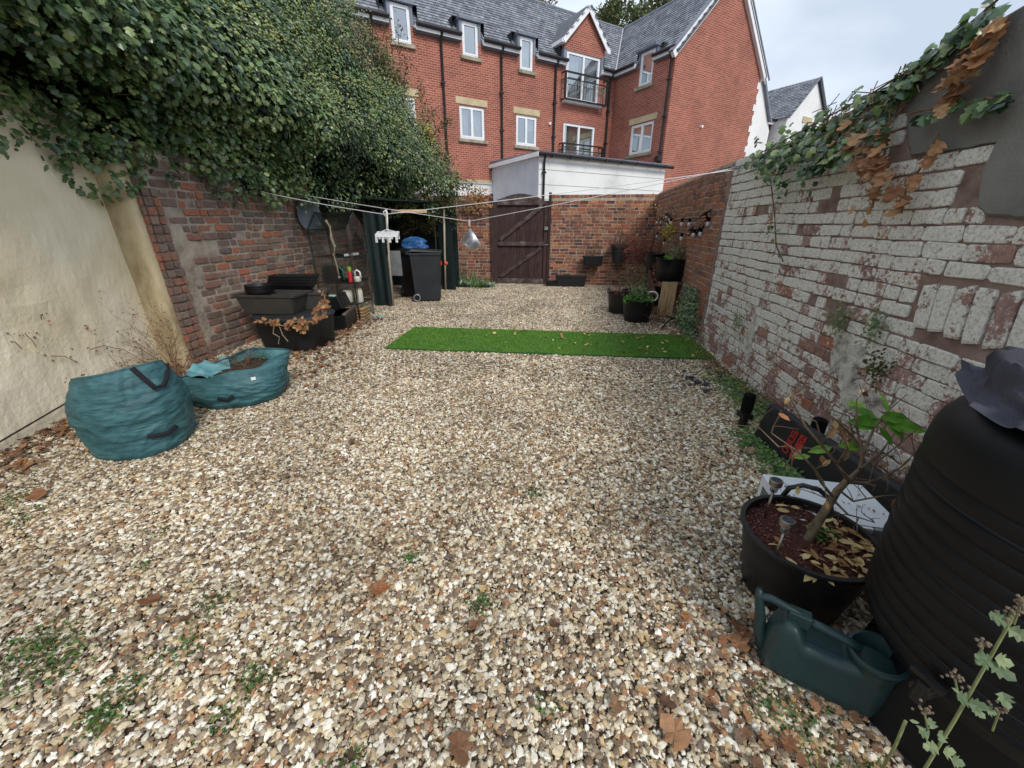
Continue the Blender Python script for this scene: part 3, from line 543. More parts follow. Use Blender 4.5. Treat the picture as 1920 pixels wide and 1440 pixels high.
# --- rear wall each side of the gate
def rear(A, B, name, label, lim):
    o = thing(name, label, 'brick wall', ((A[0]+B[0])/2, A[1], 0)); z = lambda t: 2.17
    wall_core(o, 'mortar_core', M['mortar_grey'], A, B, V(0, -1, 0), z)
    bl = course_fill(A, B, V(0, -1, 0), 0.0, lambda t: 2.10, ch=.076, L=(.21, .22), Hd=(.1, .108), ph=.3, joint=.009, pr=.006, prj=.002)
    d = (V(B)-V(A)); ln = d.length; t = .055
    while t < ln: bl.append((V(A)+d*(t/ln)+UZ*2.135, d/ln, UZ, V(0, -1, 0), .1, .066, .008)); t += .112
    lay_bricks(o, bl, M['brick_rear'], lim); return o
rear(V(-.13, 10.6, 0), V(2.62, 10.6, 0), 'rear_brick_wall', 'rear garden wall of mixed red and brown bricks right of the gate', 295)
rear(V(-4.3, 10.6, 0), V(-1.66, 10.6, 0), 'rear_brick_wall', 'short rear brick wall left of the gate, half under the ivy', 240)

# --- gate
GT = thing('garden_gate', 'dark brown boarded gate with two diagonal braces in the rear wall', 'gate', (-.9, 10.6, 0))
gx0, gx1, gy = -1.60, -.19, 10.60
for x in (gx0-.03, gx1+.03): mb = MB(); mb.box((x-.035, gy-.07, 0), (x+.035, gy+.06, 2.2 if x < -1 else 2.22)); mb.build('gate_post', M['wood_gate'], GT, bevel=.004)
nb = 12; bw = (gx1-gx0)/nb
for i in range(nb):
    x = gx0+i*bw; zt = 2.02+.16*math.sin(math.pi*(i+.5)/nb); mb = MB(); mb.box((x+(.003 if i % 2 else -.006), gy+(.007 if i % 2 else 0), .06), (x+bw+(-.003 if i % 2 else .006), gy+(.027 if i % 2 else .006), zt)); mb.build('board', M['wood_gate'], GT, bevel=.003)
def gbar(p, q, w, nm, m=M['wood_grey'], t=.045, y=gy-.026): mb = MB(); mb.bar((p[0], y, p[1]), (q[0], y, q[1]), w, t, (0, 1, 0)); o = mb.build(nm, m, GT, bevel=.004); return o
def gbar(p, q, w, nm, m=M['wood_grey'], y=gy-.022, t=.04):
    d = V(q[0]-p[0], 0, q[1]-p[1]); ln = d.length; d.normalize(); mb = MB(); mb.obox(((p[0]+q[0])/2, y, (p[1]+q[1])/2), d, ln/2, V(0, 1, 0), t/2, d.cross(V(0, 1, 0)), w/2); return mb.build(nm, m, GT, bevel=.004)
gbar((gx0+.11, 1.99), (gx1-.1, 1.99), .1, 'rail'); gbar((gx0+.11, 1.03), (gx1-.1, 1.03), .1, 'rail'); gbar((gx0+.11, .1), (gx1-.1, .1), .1, 'rail')
gbar((gx0+.05, .06), (gx0+.05, 2.03), .1, 'stile', M['wood_gate']); gbar((gx1-.05, .06), (gx1-.05, 2.03), .1, 'stile', M['wood_gate'])
gbar((gx0+.17, 1.12), (gx1-.16, 1.92), .09, 'brace'); gbar((gx0+.17, .19), (gx1-.16, .94), .09, 'brace')
mb = MB(); mb.box((gx1-.09, gy-.08, 1.36), (gx1-.0, gy-.044, 1.44)); mb.build('lock_box', M['silver'], GT, bevel=.004); mb = MB(); mb.tube([(gx1-.07, gy-.06, 1.0), (gx1+.02, gy-.06, 1.02)], .012); mb.build('latch', M['silver'], GT, bevel=.003)
mb = MB(); kk = 14; top = [(gx0+.1+(gx1-gx0-.2)*i/kk, 2.05+.15*math.sin(math.pi*i/kk)) for i in range(kk+1)]
vs = [(x, gy-.012, z) for x, z in top]+[(x, gy-.012, 2.045) for x, z in top]+[(x, gy-.03, z) for x, z in top]+[(x, gy-.03, 2.045) for x, z in top]; q = kk+1
mb.add(vs, [(2*q+i, 3*q+i, 3*q+i+1, 2*q+i+1) for i in range(kk)]+[(i, 2*q+i, 2*q+i+1, i+1) for i in range(kk)]); mb.build('arched_top', M['wood_grey'], GT)

# --- left walls
CW = thing('cream_rendered_wall', 'cream painted rendered wall at the left behind the garden sacks', 'wall', (-3.8, 2, 0))
A = V(-3.30, 0, 0); B = V(-4.26, 3.62, 0); dl = (B-A).normalized(); nl = V(dl.y, -dl.x, 0)
wall_core(CW, 'rendered_face', M['cream_wall'], A, B, nl, lambda t: 2.4, amp=.012, step=.06)
mb = MB(); pts = []
for k in range(21):
    z = 2.02*k/20; e = .015*mnoise.noise(V(0, 0, z*2.5)); pts.append([(-4.32, 3.55, z), (-4.2+e, 3.60+e, z), (-4.13+e, 3.635+e*.5, z), (-4.055+e, 3.645, z), (-4.045+e, 3.665, z), (-4.06, 3.74, z)])
vs = [p for r_ in pts for p in r_]; fs = [(k*6+i, k*6+i+1, (k+1)*6+i+1, (k+1)*6+i) for k in range(20) for i in range(5)]+[(120, 121, 122, 123, 124, 125)]
mb.add(vs, fs); mb.build('pier', mat('stained_cream_render', [(150, 132, 100), (208, 190, 152), (228, 212, 176)], ns=3, bs=16, bst=1, rough=.9, stretch=(1, 1, .4)), CW, smooth=True)
CB = [gnd(-5, 836, .06), gnd(40, 818, .07), gnd(80, 806, .08), gnd(128, 788, .1), gnd(150, 775, .12)]
cz = [.05, .07, .09, .1, .12]; pts = []
for i, t in enumerate((.42, .5, .56, .62, .68, .74)): p = A.lerp(B, t); pts.append(p+nl*.02+UZ*(.07+.02*i))
mb = MB(); mb.tube(pts, .006, 6); tag(mb.build('cable', M['black']), 'thin black cable clipped low along the cream wall', 'cable')

LW = thing('old_brick_wall', 'dark weathered brick wall with thick sandy mortar at the left under the ivy', 'brick wall', (-4.1, 5.5, 0))
A = V(-4.06, 3.72, 0); B = V(-4.20, 10.55, 0); dl = (B-A).normalized(); nl = V(dl.y, -dl.x, 0)
zl = lambda t: 2.2+.05*math.sin(t*30); wall_core(LW, 'mortar_core', M['mortar_dark'], A, B, nl, zl, amp=.009)
bl = course_fill(A, B, nl, 0, zl, ch=.088, L=(.21, .24), Hd=(.1, .12), ph=.42, joint=.02, pr=.012, prj=.011, skip=lambda t, z, w: (abs(t-.3) < .1 and z > .2 and z < 1.7) or (.38 < t < .9 and abs(z-1.27+(t-.4)*.15) < .06) or random.random() < .03)
bl += course_fill(A, A+dl*.24, nl, 0, lambda t: 1.9, ch=.088, ph=1, joint=.014, pr=.03, prj=.006)
lay_bricks(LW, bl, M['brick_left'])

# ------------------------------------------------------------------ apartment building behind
AZ = R(54); P0 = V(2.33, 21, 0); D1 = V(math.sin(AZ), math.cos(AZ), 0); W1 = V(math.cos(AZ), -math.sin(AZ), 0)
def bp(s, k, z): return P0+D1*s+W1*k+UZ*z
APT = thing('apartment_building', 'long red brick apartment block with slate roof, white windows and a projecting gable wing', 'building', tuple(P0))
def wall_grid(name, org, du, nrm, s0, s1, z0, z1, openings, extra=None, m=M['brick_sheet'], parent=APT, reveal=.1):
    """flat wall with real openings and reveals; UV in metres"""
    ss = sorted(set([s0, s1]+[v for o in openings for v in o[:2] if s0 < v < s1])); zs = sorted(set([z0, z1]+[v for o in openings for v in o[2:4] if z0 < v < z1]))
    mb = MB()
    def q(pts, uvs): mb.uv[len(mb.f)] = uvs; mb.add(pts, [tuple(range(len(pts)))])
    pt = lambda s, z, d=0: org+du*s+UZ*z+nrm*d
    for i in range(len(ss)-1):
        for j in range(len(zs)-1):
            cs = (ss[i]+ss[i+1])/2; cz_ = (zs[j]+zs[j+1])/2
            if any(o[0] < cs < o[1] and o[2] < cz_ < o[3] for o in openings): continue
            c = [(ss[i], zs[j]), (ss[i+1], zs[j]), (ss[i+1], zs[j+1]), (ss[i], zs[j+1])]; q([pt(*a) for a in c], c)
    for a, b, c, d in openings:
        for (p, r_) in (((a, c), (a, d)), ((b, d), (b, c)), ((a, d), (b, d)), ((b, c), (a, c))):
            if p[1] == r_[1] == z1: continue
            q([pt(*p), pt(*r_), pt(*r_, -reveal), pt(*p, -reveal)], [p, r_, (r_[0]+.05, r_[1]), (p[0]+.05, p[1])])
    for poly in (extra or []): q([pt(*a) for a in poly], poly)
    return mb.build(name, m, parent)
def window(org, du, nrm, s0, s1, z0, z1, parts=2, inner='curtain', rev=.07, sill=True, lintel=0, openleaf=False, doors=False):
    pt = lambda s, z, d=0: org+du*s+UZ*z+nrm*d
    mb = MB(); fw = .055
    def fr(a, b, c, d, dep=-rev, w=fw, t=.03):
        for (x0, x1, y0, y1) in ((a, b, c, c+w), (a, b, d-w, d), (a, a+w, c+w, d-w), (b-w, b, c+w, d-w)): mb.obox(pt((x0+x1)/2, (y0+y1)/2, dep), du, (x1-x0)/2, UZ, (y1-y0)/2, nrm, t)
    fr(s0, s1, z0, z1)
    n_ = parts; w = (s1-s0-2*fw)/n_
    for i in range(n_): fr(s0+fw+i*w, s0+fw+(i+1)*w, z0+fw, z1-fw, -rev+.012, .045, .028)
    f = mb.build('window', M['white'], APT)
    for i in range(n_):
        a = s0+fw+i*w+.03; b = s0+fw+(i+1)*w-.03; g_ = MB(); g_.add([pt(a, z0+fw, -rev), pt(b, z0+fw, -rev), pt(b, z1-fw, -rev), pt(a, z1-fw, -rev)], [(0, 1, 2, 3)]); g_.build('pane', M['glass'], f)
    r_ = MB(); rm = [pt(a, z, -.75) for a, z in ((s0-.3, z0-.1), (s1+.3, z0-.1), (s1+.3, z1+.1), (s0-.3, z1+.1))]; fo = [pt(a, z, -rev-.05) for a, z in ((s0-.3, z0-.1), (s1+.3, z0-.1), (s1+.3, z1+.1), (s0-.3, z1+.1))]
    r_.add(rm+fo, [(0, 1, 2, 3), (0, 4, 5, 1), (1, 5, 6, 2), (2, 6, 7, 3), (3, 7, 4, 0)]); r_.build('room', M['dark'], f)
    if inner:
        c_ = MB(); spans = {'curtain': [(s0, s0+(s1-s0)*.42), (s1-(s1-s0)*.42, s1)], 'full': [(s0, s1)], 'blind': [(s0, s1)], 'half': [(s0+(s1-s0)*.55, s1)], 'left': [(s0, s0+(s1-s0)*.45)]}[inner]
        for a, b in spans:
            k_ = max(3, int((b-a)/.03)); zb = z0+.1 if inner != 'half' else (z0+z1)/2+.05
            vs = []; 
            for i in range(k_+1):
                s_ = a+(b-a)*i/k_; d = -rev-.14+(.022*math.sin(i*1.7) if inner != 'blind' and inner != 'half' else 0); vs += [pt(s_, zb, d), pt(s_, z1-.02, d)]
            c_.add(vs, [(2*i, 2*i+2, 2*i+3, 2*i+1) for i in range(k_)])
        c_.build('blind' if inner in ('blind', 'half') else 'curtain', M['blind'] if inner in ('blind', 'half') else M['curtain'], f)
    if sill: x = MB(); x.obox(pt((s0+s1)/2, z0-.07, .0), du, (s1-s0)/2+.1, UZ, .055, nrm, .09); x.build('sill', M['sill'], APT, bevel=.01)
    if lintel: x = MB(); x.obox(pt((s0+s1)/2, z1+.03+.105, -.03), du, (s1-s0)/2+.13, UZ, .105, nrm, .045); x.build('lintel', M['stone'], APT)
    return f
EZ = 7.50     # eaves height
fac_open = [(-9.68, -9.05, 7.0, 8.0), (-7.22, -6.6, 7.03, 8.0), (-4.86, -4.27, 6.98, 8.0), (-2.68, -.93, 6.28, 7.9), (-7.45, -6.42, 4.5, 5.55), (-5.02, -4.03, 4.48, 5.52), (-2.68, -.93, 3.8, 5.5), (-10.1, -9.1, 4.5, 5.55)]
wing_open = [(1.40, 2.12, 6.72, 7.85), (1.25, 2.5, 4.3, 5.4)]
FAC = wall_grid('facade_wall', P0, D1, W1, -15, 0, 3.12, EZ, [o for o in fac_open if o[3] <= EZ]+[(a, b, c, EZ) for a, b, c, d in fac_open if d > EZ])
mb = MB(); mb.obox(bp(-7.5, .0, 1.5), D1, 7.5, W1, .02, UZ, 1.5); mb.build('ground_floor_wall', M['white_paint'], APT)
mb = MB(); mb.obox(bp(-10.6, .04, 3.07), D1, 4.4, W1, .06, UZ, .05); mb.build('string_course', M['stone'], APT)
WNG = wall_grid('wing_wall', P0, W1, -D1, 0, 3.18, 0, EZ, [wing_open[1], (1.40, 2.12, 6.72, EZ)])
c0 = bp(0, 3.18, 0); GW = 5.52; AP = 10.36
gab = wall_grid('gable_wall', c0, D1, W1, 0, GW, 0, EZ, [], [[(0, EZ), (GW, EZ), (GW/2, AP-.06)]])
mb = MB(); zz = [(GW+.0, 0), (7.0, 0), (7.0, 5.55), (6.55, 6.1), (GW+.0, 7.46)]
pq = [c0+D1*s+UZ*z+W1*.012 for s, z in zz]; mb.add(pq+[p-W1*3 for p in pq], [(0, 1, 2, 3, 4)]+[((i+1) % 5, i, 5+i, 5+(i+1) % 5) for i in range(5)]); mb.build('rendered_side_wall', M['white_paint'], APT)
for k in range(18): mb = MB(); mb.obox(c0+D1*(GW-.02-.05*(k % 2))+W1*.016+UZ*(.3+k*.4), D1, .05+.04*(k % 2), W1, .006, UZ, .12); mb.build('render_edge', M['white_paint'], APT)
mb = MB(); mb.obox(c0+D1*6.2+UZ*6.65+W1*.05, (D1*1-UZ*1.25).normalized(), .95, W1, .1, (D1*1.25+UZ).normalized(), .05); mb.build('verge', M['lead'], APT)
# roofs
def slates(parent, org, du, dv, nrm, poly, w=.2, h=.17):
    us = [p[0] for p in poly]; vs_ = [p[1] for p in poly]; mb = MB(); j = 0; v = min(vs_)
    while v < max(vs_):
        u = min(us)-(w/2 if j % 2 else 0)
        while u < max(us):
            if inpoly(u+w/2, v+h/2, poly) or inpoly(u+w*.1, v+h*.5, poly) and inpoly(u+w*.9, v+h*.5, poly):
                g_ = .006; e = random.uniform(0, .008); a = org+du*(u+g_)+dv*v+nrm*(.028+e); b = org+du*(u+w-g_)+dv*v+nrm*(.028+e)
                c = org+du*(u+w-g_)+dv*(v+h)+nrm*.004; d = org+du*(u+g_)+dv*(v+h)+nrm*.004
                mb.add([a, b, c, d, a-nrm*.03, b-nrm*.03], [(0, 1, 2, 3), (4, 5, 1, 0)], random.random())
            u += w
        v += h; j += 1
    mb.build('slates', M['slate'], parent, kind='stuff')
rise = (AP-EZ)/2.76; sl_ = math.sqrt(1+rise*rise)
dvm = (-W1+UZ*rise)/sl_; nm = (W1*rise+UZ)/sl_; dvw = (D1+UZ*rise)/sl_; nw = (-D1*rise+UZ)/sl_
S = 2.76*sl_; ov = .24
dorm = [(-9.68, -9.05), (-7.22, -6.6), (-4.86, -4.27)]
def roof(name, org, du, dv, nrm, poly):
    mb = MB(); pts = [org+du*a+dv*b for a, b in poly]; mb.add(pts+[p-nrm*.1 for p in pts], [tuple(range(len(pts)))]+[(i, (i+1) % len(pts), len(pts)+(i+1) % len(pts), len(pts)+i) for i in range(len(pts))])
    o = mb.build(name, M['slate_base'], APT); slates(o, org, du, dv, nrm, poly); return o
ovs = ov/sl_*1.0
pm = [(-15, -ov)]
for a, b in dorm: pm += [(a-.10, -ov), (a-.10, .5), (b+.10, .5), (b+.10, -ov)]
pm += [(-2.95, -ov), (-2.95, .5), (-1.8, 2.3), (-.66, .5), (-.66, -ov), (0+ov/sl_, -ov), (2.76, S), (-15, S)]
mr_ = roof('main_roof', bp(0, 0, EZ+.06), D1, dvm, nm, pm)
pw = [(0-ov/sl_, -ov), (1.31, -ov), (1.31, .62), (2.21, .62), (2.21, -ov), (3.36, -ov), (3.36, S), (-2.76, S)]
wr_ = roof('wing_roof', bp(0, 0, EZ+.06), W1, dvw, nw, pw)
# far slopes
mb = MB(); mb.add([bp(-15, -2.76, AP+.06), bp(2.76, -2.76, AP+.06), bp(2.76, -5.6, EZ), bp(-15, -5.6, EZ)], [(0, 1, 2, 3)]); mb.add([bp(2.76, 3.36, AP+.06), bp(2.76, -2.76, AP+.06), bp(5.7, -2.76, EZ-.1), bp(5.7, 3.36, EZ-.1)], [(0, 1, 2, 3)]); mb.build('rear_roof_slope', M['slate_base'], APT)
mb = MB(); mb.tube([bp(-15, -2.76, AP+.08), bp(2.76, -2.76, AP+.08)], .06, 6); mb.tube([bp(2.76, -2.76, AP+.08), bp(2.76, 3.4, AP+.08)], .06, 6); mb.build('ridge_tiles', M['lead'], APT)
mb = MB(); a = bp(-.1, .1, EZ+.02); b = bp(2.76, -2.76, AP+.1); n_ = (nm+nw).normalized(); s_ = (b-a).normalized().cross(n_); mb.obox((a+b)/2+n_*.03, (b-a).normalized(), (b-a).length/2, s_, .03, n_, .012); mb.build('valley_flashing', mat('pale_lead', [(150, 154, 160), (170, 172, 178)], bst=0, ns=3), APT)
# verge boards of the big gable
for sg in (0, 1):
    a = c0+D1*(-.28 if sg == 0 else GW+.28)+UZ*(EZ-.22)+W1*.13; b = c0+D1*(GW/2)+UZ*(AP+.05)+W1*.13; d = (b-a); ln = d.length; d.normalize(); up = W1.cross(d); up = up if up.z > 0 else -up
    mb = MB(); mb.obox((a+b)/2-up*.02, d, ln/2+.02, W1, .02, up, .12); mb.build('bargeboard', M['white'], APT)
    mb = MB(); mb.obox((a+b)/2-up*.02-W1*.07, d, ln/2, W1, .055, up, .1); mb.build('soffit', M['white'], APT)
    mb = MB(); mb.obox((a+b)/2+up*.13-W1*.05, d, ln/2+.05, W1, .1, up, .025); mb.build('verge', M['lead'], APT)
# gutters with fascia, in lengths between the dormer windows
def gutter(org, du, nrm, s0, s1, z=EZ):
    mb = MB(); mb.obox(org+du*(s0+s1)/2+UZ*(z-.05)+nrm*.10, du, (s1-s0)/2, nrm, .09, UZ, .075); mb.build('fascia', M['white'], APT)
    mb = MB(); a = org+du*s0+UZ*(z+.02)+nrm*.25; b = org+du*s1+UZ*(z+.02)+nrm*.25; mb.tube([a, b], .062, 8); mb.build('gutter', M['pipe'], APT, smooth=True, shade_angle=40)
for a, b in ((-15, -9.80), (-8.93, -7.34), (-6.48, -4.98), (-4.15, -2.76), (-.86, .0-.05)): gutter(P0, D1, W1, a, b)
for a, b in ((.2, 1.28), (2.24, 3.3)): gutter(P0, W1, -D1, a, b)
def downpipe(org, du, nrm, s, z0, z1):
    mb = MB(); p = org+du*s+nrm*.07; mb.tube([p+UZ*z0, p+UZ*(z1-.25), p+nrm*.2+UZ*z1], .045, 8); 
    for z in np.arange(z0+.5, z1-.3, 1.2): mb.obox(p+UZ*z, du, .075, nrm, .05, UZ, .03)
    mb.build('downpipe', M['pipe'], APT, smooth=True, shade_angle=40)
for s in (-10.35, -8.05, -5.70, -3.22, -.32): downpipe(P0, D1, W1, s, 3.2, EZ)
downpipe(P0, W1, -D1, 3.05, 3.7, EZ)
mb = MB(); mb.obox(bp(-.12, 3.05, 3.95), W1, .12, D1, .1, UZ, .09); mb.build('rain_hopper', M['pipe'], APT, bevel=.02)
# windows
for i, (a, b, c, d) in enumerate([(-9.68, -9.05, 7.0, 8.0), (-7.22, -6.6, 7.03, 8.0), (-4.86, -4.27, 6.98, 8.0)]):
    window(P0, D1, W1, a, b, c, d, 1, [None, None, 'full'][i] if i != 2 else 'full')
    mb = MB(); mb.obox(bp((a+b)/2, -.22, d+.07), D1, (b-a)/2+.13, W1, .3, UZ, .045); mb.obox(bp(a-.05, -.36, d-.24), D1, .048, W1, .36, UZ, .26); mb.obox(bp(b+.05, -.36, d-.24), D1, .048, W1, .36, UZ, .26); mb.build('dormer_surround', M['lead'], APT)
window(P0, W1, -D1, 1.40, 2.12, 6.72, 7.85, 1, 'full')
mb = MB(); mb.obox(bp(.22, 1.76, 7.93), W1, .52, D1, .38, UZ, .05); mb.obox(bp(.3, 1.33, 7.66), W1, .05, D1, .28, UZ, .24); mb.obox(bp(.3, 2.19, 7.66), W1, .05, D1, .28, UZ, .24); mb.build('dormer_surround', M['lead'], APT)
window(P0, D1, W1, -7.45, -6.42, 4.5, 5.55, 2, 'curtain', lintel=1); window(P0, D1, W1, -5.02, -4.03, 4.48, 5.52, 2, 'half', lintel=1)
window(P0, D1, W1, -10.1, -9.1, 4.5, 5.55, 2, 'curtain', lintel=1); window(P0, W1, -D1, 1.25, 2.5, 4.3, 5.4, 2, 'full', lintel=1)
window(P0, D1, W1, -2.68, -.93, 3.8, 5.5, 2, 'blind', sill=False)
window(P0+W1*.06, D1, W1, -2.68, -.93, 6.28, 7.92, 2, 'curtain', sill=False)
# gabled dormer above the upper balcony
gq = [(-2.85, 7.92), (-.76, 7.92), (-.76, 8.3), (-1.80, 9.3), (-2.85, 8.3)]
mb = MB(); pts = [bp(s, .06, z) for s, z in gq]; mb.uv[0] = gq; mb.add(pts+[p-W1*1.9 for p in pts], [(0, 1, 2, 3, 4)]+[((i+1) % 5, i, 5+i, 5+(i+1) % 5) for i in range(5)]); mb.build('dormer_gable', M['brick_sheet'], APT)
for s in (-2.78, -.84): mb = MB(); mb.obox(bp(s, -.35, 7.65), D1, .07, W1, .41, UZ, .32); mb.build('dormer_cheek', M['lead'], APT)
for sg in (-1, 1):
    a = bp(-1.805+sg*1.2, .0, 8.18); b = bp(-1.805, .0, 9.42); d = (b-a).normalized(); ln = (b-a).length; up = W1.cross(d); up = up if up.z > 0 else -up; org = a-W1*2.0
    mb = MB(); mb.obox((a+b)/2-W1*.85, d, ln/2, W1, 1.05, up, .03); o = mb.build('dormer_roof', M['slate_base'], APT)
    slates(o, a+W1*.2, -W1, d, up, [(0, 0), (2.1, 0), (2.1, ln), (0, ln)])
    mb = MB(); mb.obox((a+b)/2+W1*.2-up*.06, d, ln/2+.03, W1, .02, up, .085); mb.build('bargeboard', M['white'], APT)
    mb = MB(); mb.obox(a-W1*.35-up*.06, W1, .55, D1, .1, UZ, .06); mb.build('fascia', M['white'], APT)
def balcony(s0, s1, z0, z1, out=.28):
    mb = MB(); rl = lambda z, w=.03: (mb.obox(bp((s0+s1)/2, out, z), D1, (s1-s0)/2, W1, w, UZ, w*.7), [mb.obox(bp(s, out/2, z), W1, out/2, D1, w*.6, UZ, w*.6) for s in (s0, s1)])
    rl(z1, .035); rl(z1-.22, .02); rl(z0+.03, .035)
    for s in (s0, s1): mb.obox(bp(s, out, (z0+z1)/2), D1, .04, W1, .03, UZ, (z1-z0)/2)
    f = mb.build('balcony_rail', M['pipe'], APT); n_ = 17
    mb = MB()
    for i in range(1, n_): mb.obox(bp(s0+(s1-s0)*i/n_, out, (z0+z1)/2-.1), D1, .008, W1, .008, UZ, (z1-z0)/2-.12)
    mb.build('bars', M['silver'], f, kind='stuff')
balcony(-2.88, -.66, 6.22, 7.15); balcony(-2.88, -.66, 3.75, 4.68)
mb = MB(); mb.obox(bp(-1.8, .1, 6.2), D1, 1.0, W1, .12, UZ, .035); mb.build('balcony_sill', M['white'], APT)
for s, z in ((-3.42, 5.36),): mb = MB(); mb.tube([bp(s, -.02, z), bp(s, .08, z)], .05, 10); mb.build('vent_cap', M['white'], APT)
mb = MB(); mb.tube([c0+D1*2.05+UZ*5.25, c0+D1*2.05+UZ*5.25+W1*.09], .05, 10); mb.build('vent_cap', M['white'], APT)

# low white outbuilding in front of it
OB = thing('white_outbuilding', 'low white outbuilding with grey roof edge and black gutter behind the gate', 'building', tuple(bp(-3, 3.4, 0)))
S0 = -6.15; K1 = 3.42; ZR = 3.60
mb = MB(); pts = [(S0, 0.05), (S0, K1), (-.02, K1), (-.02, .05)]; lo = [bp(s, k, 0) for s, k in pts]; hi = [bp(s, k, ZR) for s, k in pts]; mb.add(lo+hi, [(0, 1, 5, 4), (1, 2, 6, 5), (2, 3, 7, 6), (4, 5, 6, 7)]); 
mb.build('wall', M['white_paint'], OB)
mb = MB(); 
for i in range(3):
    z = 2.3+i*.45; mb.obox(bp(S0/2, K1+.003, z), D1, -S0/2, W1, .004, UZ, .006); mb.obox(bp(S0-.003, K1/2, z), W1, K1/2, D1, .004, UZ, .006)
mb.build('panel_joint', M['silver'], OB)
mb = MB()
for i in range(4): mb.obox(bp(S0-.009, (i+.5)*K1/4+.02, 1.75), W1, K1/8-.004, D1, .008, UZ, 1.75)
mb.build('cladding_panel', M['grey_panel'], OB)
mb = MB(); rf = [bp(s, k, z) for s, k, z in ((S0-.1, -.0, 3.72), (S0-.1, K1+.12, 3.64), (.12, K1+.12, 3.64), (.12, 0, 3.72))]; mb.add([p+UZ*.07 for p in rf]+rf, [(0, 1, 2, 3), (0, 4, 5, 1), (1, 5, 6, 2), (2, 6, 7, 3), (7, 6, 5, 4)]); mb.build('roof', M['lead'], OB)
mb = MB(); mb.obox(bp(S0-.12, K1/2+.06, 3.62), W1, K1/2+.06, D1, .015, UZ, .065); mb.build('fascia', M['white'], OB)
mb = MB(); mb.tube([bp(S0-.1, K1+.2, 3.63), bp(.2, K1+.2, 3.60)], .055, 8)
for i in range(8): mb.obox(bp(S0+.4+i*.78, K1+.2, 3.6), D1, .03, W1, .07, UZ, .05)
mb.build('gutter', M['pipe'], OB, smooth=True, shade_angle=40)
mb = MB(); mb.tube([bp(S0+.12, K1+.2, 3.6), bp(S0+.16, K1+.08, 3.42), bp(S0+.16, K1+.08, 0)], .04, 8); mb.obox(bp(S0+.16, K1+.08, 3.1), D1, .06, W1, .05, UZ, .03); mb.build('downpipe', M['pipe'], OB, smooth=True, shade_angle=40)

# farther house with white gable
FH = thing('far_white_gabled_house', 'distant house with white rendered gable and slate roof beyond the ivy wall', 'building', tuple(bp(16, 0, 0)))
g0, g1, ga, ge, gp = 14.05, 18.7, 16.35, 7.55, 9.75
mb = MB(); pts = [bp(s, 0, z) for s, z in ((g0, 0), (g1, 0), (g1, ge), (ga, gp-.12), (g0, ge))]; mb.add(pts+[p-W1*4 for p in pts], [(0, 1, 2, 3, 4)]+[((i+1) % 5, i, 5+i, 5+(i+1) % 5) for i in range(5)]); mb.build('wall', M['white_paint'], FH)
o_ = bp(g0-.2, .15, ge-.1); up_ = (bp(ga, .15, gp)-o_); ln = up_.length; up_.normalize(); nn = up_.cross(W1); nn = nn if nn.z > 0 else -nn
mb = MB(); mb.add([o_, o_-W1*6.5, o_-W1*6.5+up_*ln, o_+up_*ln], [(0, 1, 2, 3)]); rr_ = mb.build('roof', M['slate_base'], FH); slates(rr_, o_, -W1, up_, nn, [(0, 0), (6.5, 0), (6.5, ln), (0, ln)])
mb = MB(); mb.add([bp(ga, .15, gp), bp(ga, -6.5, gp), bp(g1+.2, -6.5, ge-.1), bp(g1+.2, .15, ge-.1)], [(0, 1, 2, 3)]); mb.build('rear_roof_slope', M['slate_base'], FH)
for a, b in (((g0-.15, ge-.14), (ga, gp)), ((g1+.15, ge-.14), (ga, gp))): mb = MB(); mb.bar(bp(a[0], .17, a[1]), bp(b[0], .17, b[1]), .05, .12, W1); mb.build('verge', M['lead'], FH)
mb = MB(); mb.obox(bp(16.3, .02, 7.55), D1, .55, W1, .03, UZ, .16); mb.build('lintel', M['stone'], FH)
mb = MB(); mb.obox(bp(16.3, .02, 6.85), D1, .4, W1, .03, UZ, .5); f = mb.build('window', M['white'], FH); mb = MB(); mb.obox(bp(16.12, .055, 6.85), D1, .14, W1, .006, UZ, .42); mb.obox(bp(16.48, .055, 6.85), D1, .14, W1, .006, UZ, .42); mb.build('pane', mat('dark_glass', [(90, 100, 108), (120, 130, 138)], rough=.1, bst=0), f)
mb = MB(); s_ = 12.2; pts = [(s_, 0), (g0-.02, 0), (g0-.02, 7.2), (s_, 7.2)]; mb.uv[0] = pts; mb.add([bp(a, -1.0, b) for a, b in pts], [(0, 1, 2, 3)]); mb.build('brick_wall', M['brick_sheet'], FH)
mb = MB(); mb.obox(bp((s_+g0)/2, -.85, 7.3), D1, (g0-s_)/2, W1, .16, UZ, .1); mb.build('fascia', M['white'], FH)
mb = MB(); mb.tube([bp(s_, -.62, 7.42), bp(g0, -.62, 7.42)], .07, 8); mb.tube([bp(g0-.25, -.8, 7.4), bp(g0-.25, -.9, 0)], .06, 8); mb.build('gutter', M['pipe'], FH)
o_ = bp(s_-.5, -.65, 7.42); dv_ = (-W1+UZ*1.0).normalized(); mb = MB(); mb.add([o_, o_+D1*3.2, o_+D1*3.2+dv_*3.4, o_+dv_*3.4], [(0, 1, 2, 3)]); r2 = mb.build('side_roof', M['slate_base'], FH); slates(r2, o_, D1, dv_, (W1+UZ).normalized(), [(0, 0), (3.2, 0), (3.2, 3.4), (0, 3.4)])
mb = MB(); mb.obox(bp(12.9, -.97, 6.2), D1, .28, W1, .04, UZ, .5); mb.build('window', M['white'], FH); mb = MB(); mb.obox(bp(12.9, -.94, 5.6), D1, .38, W1, .08, UZ, .07); mb.build('sill', M['sill'], FH)

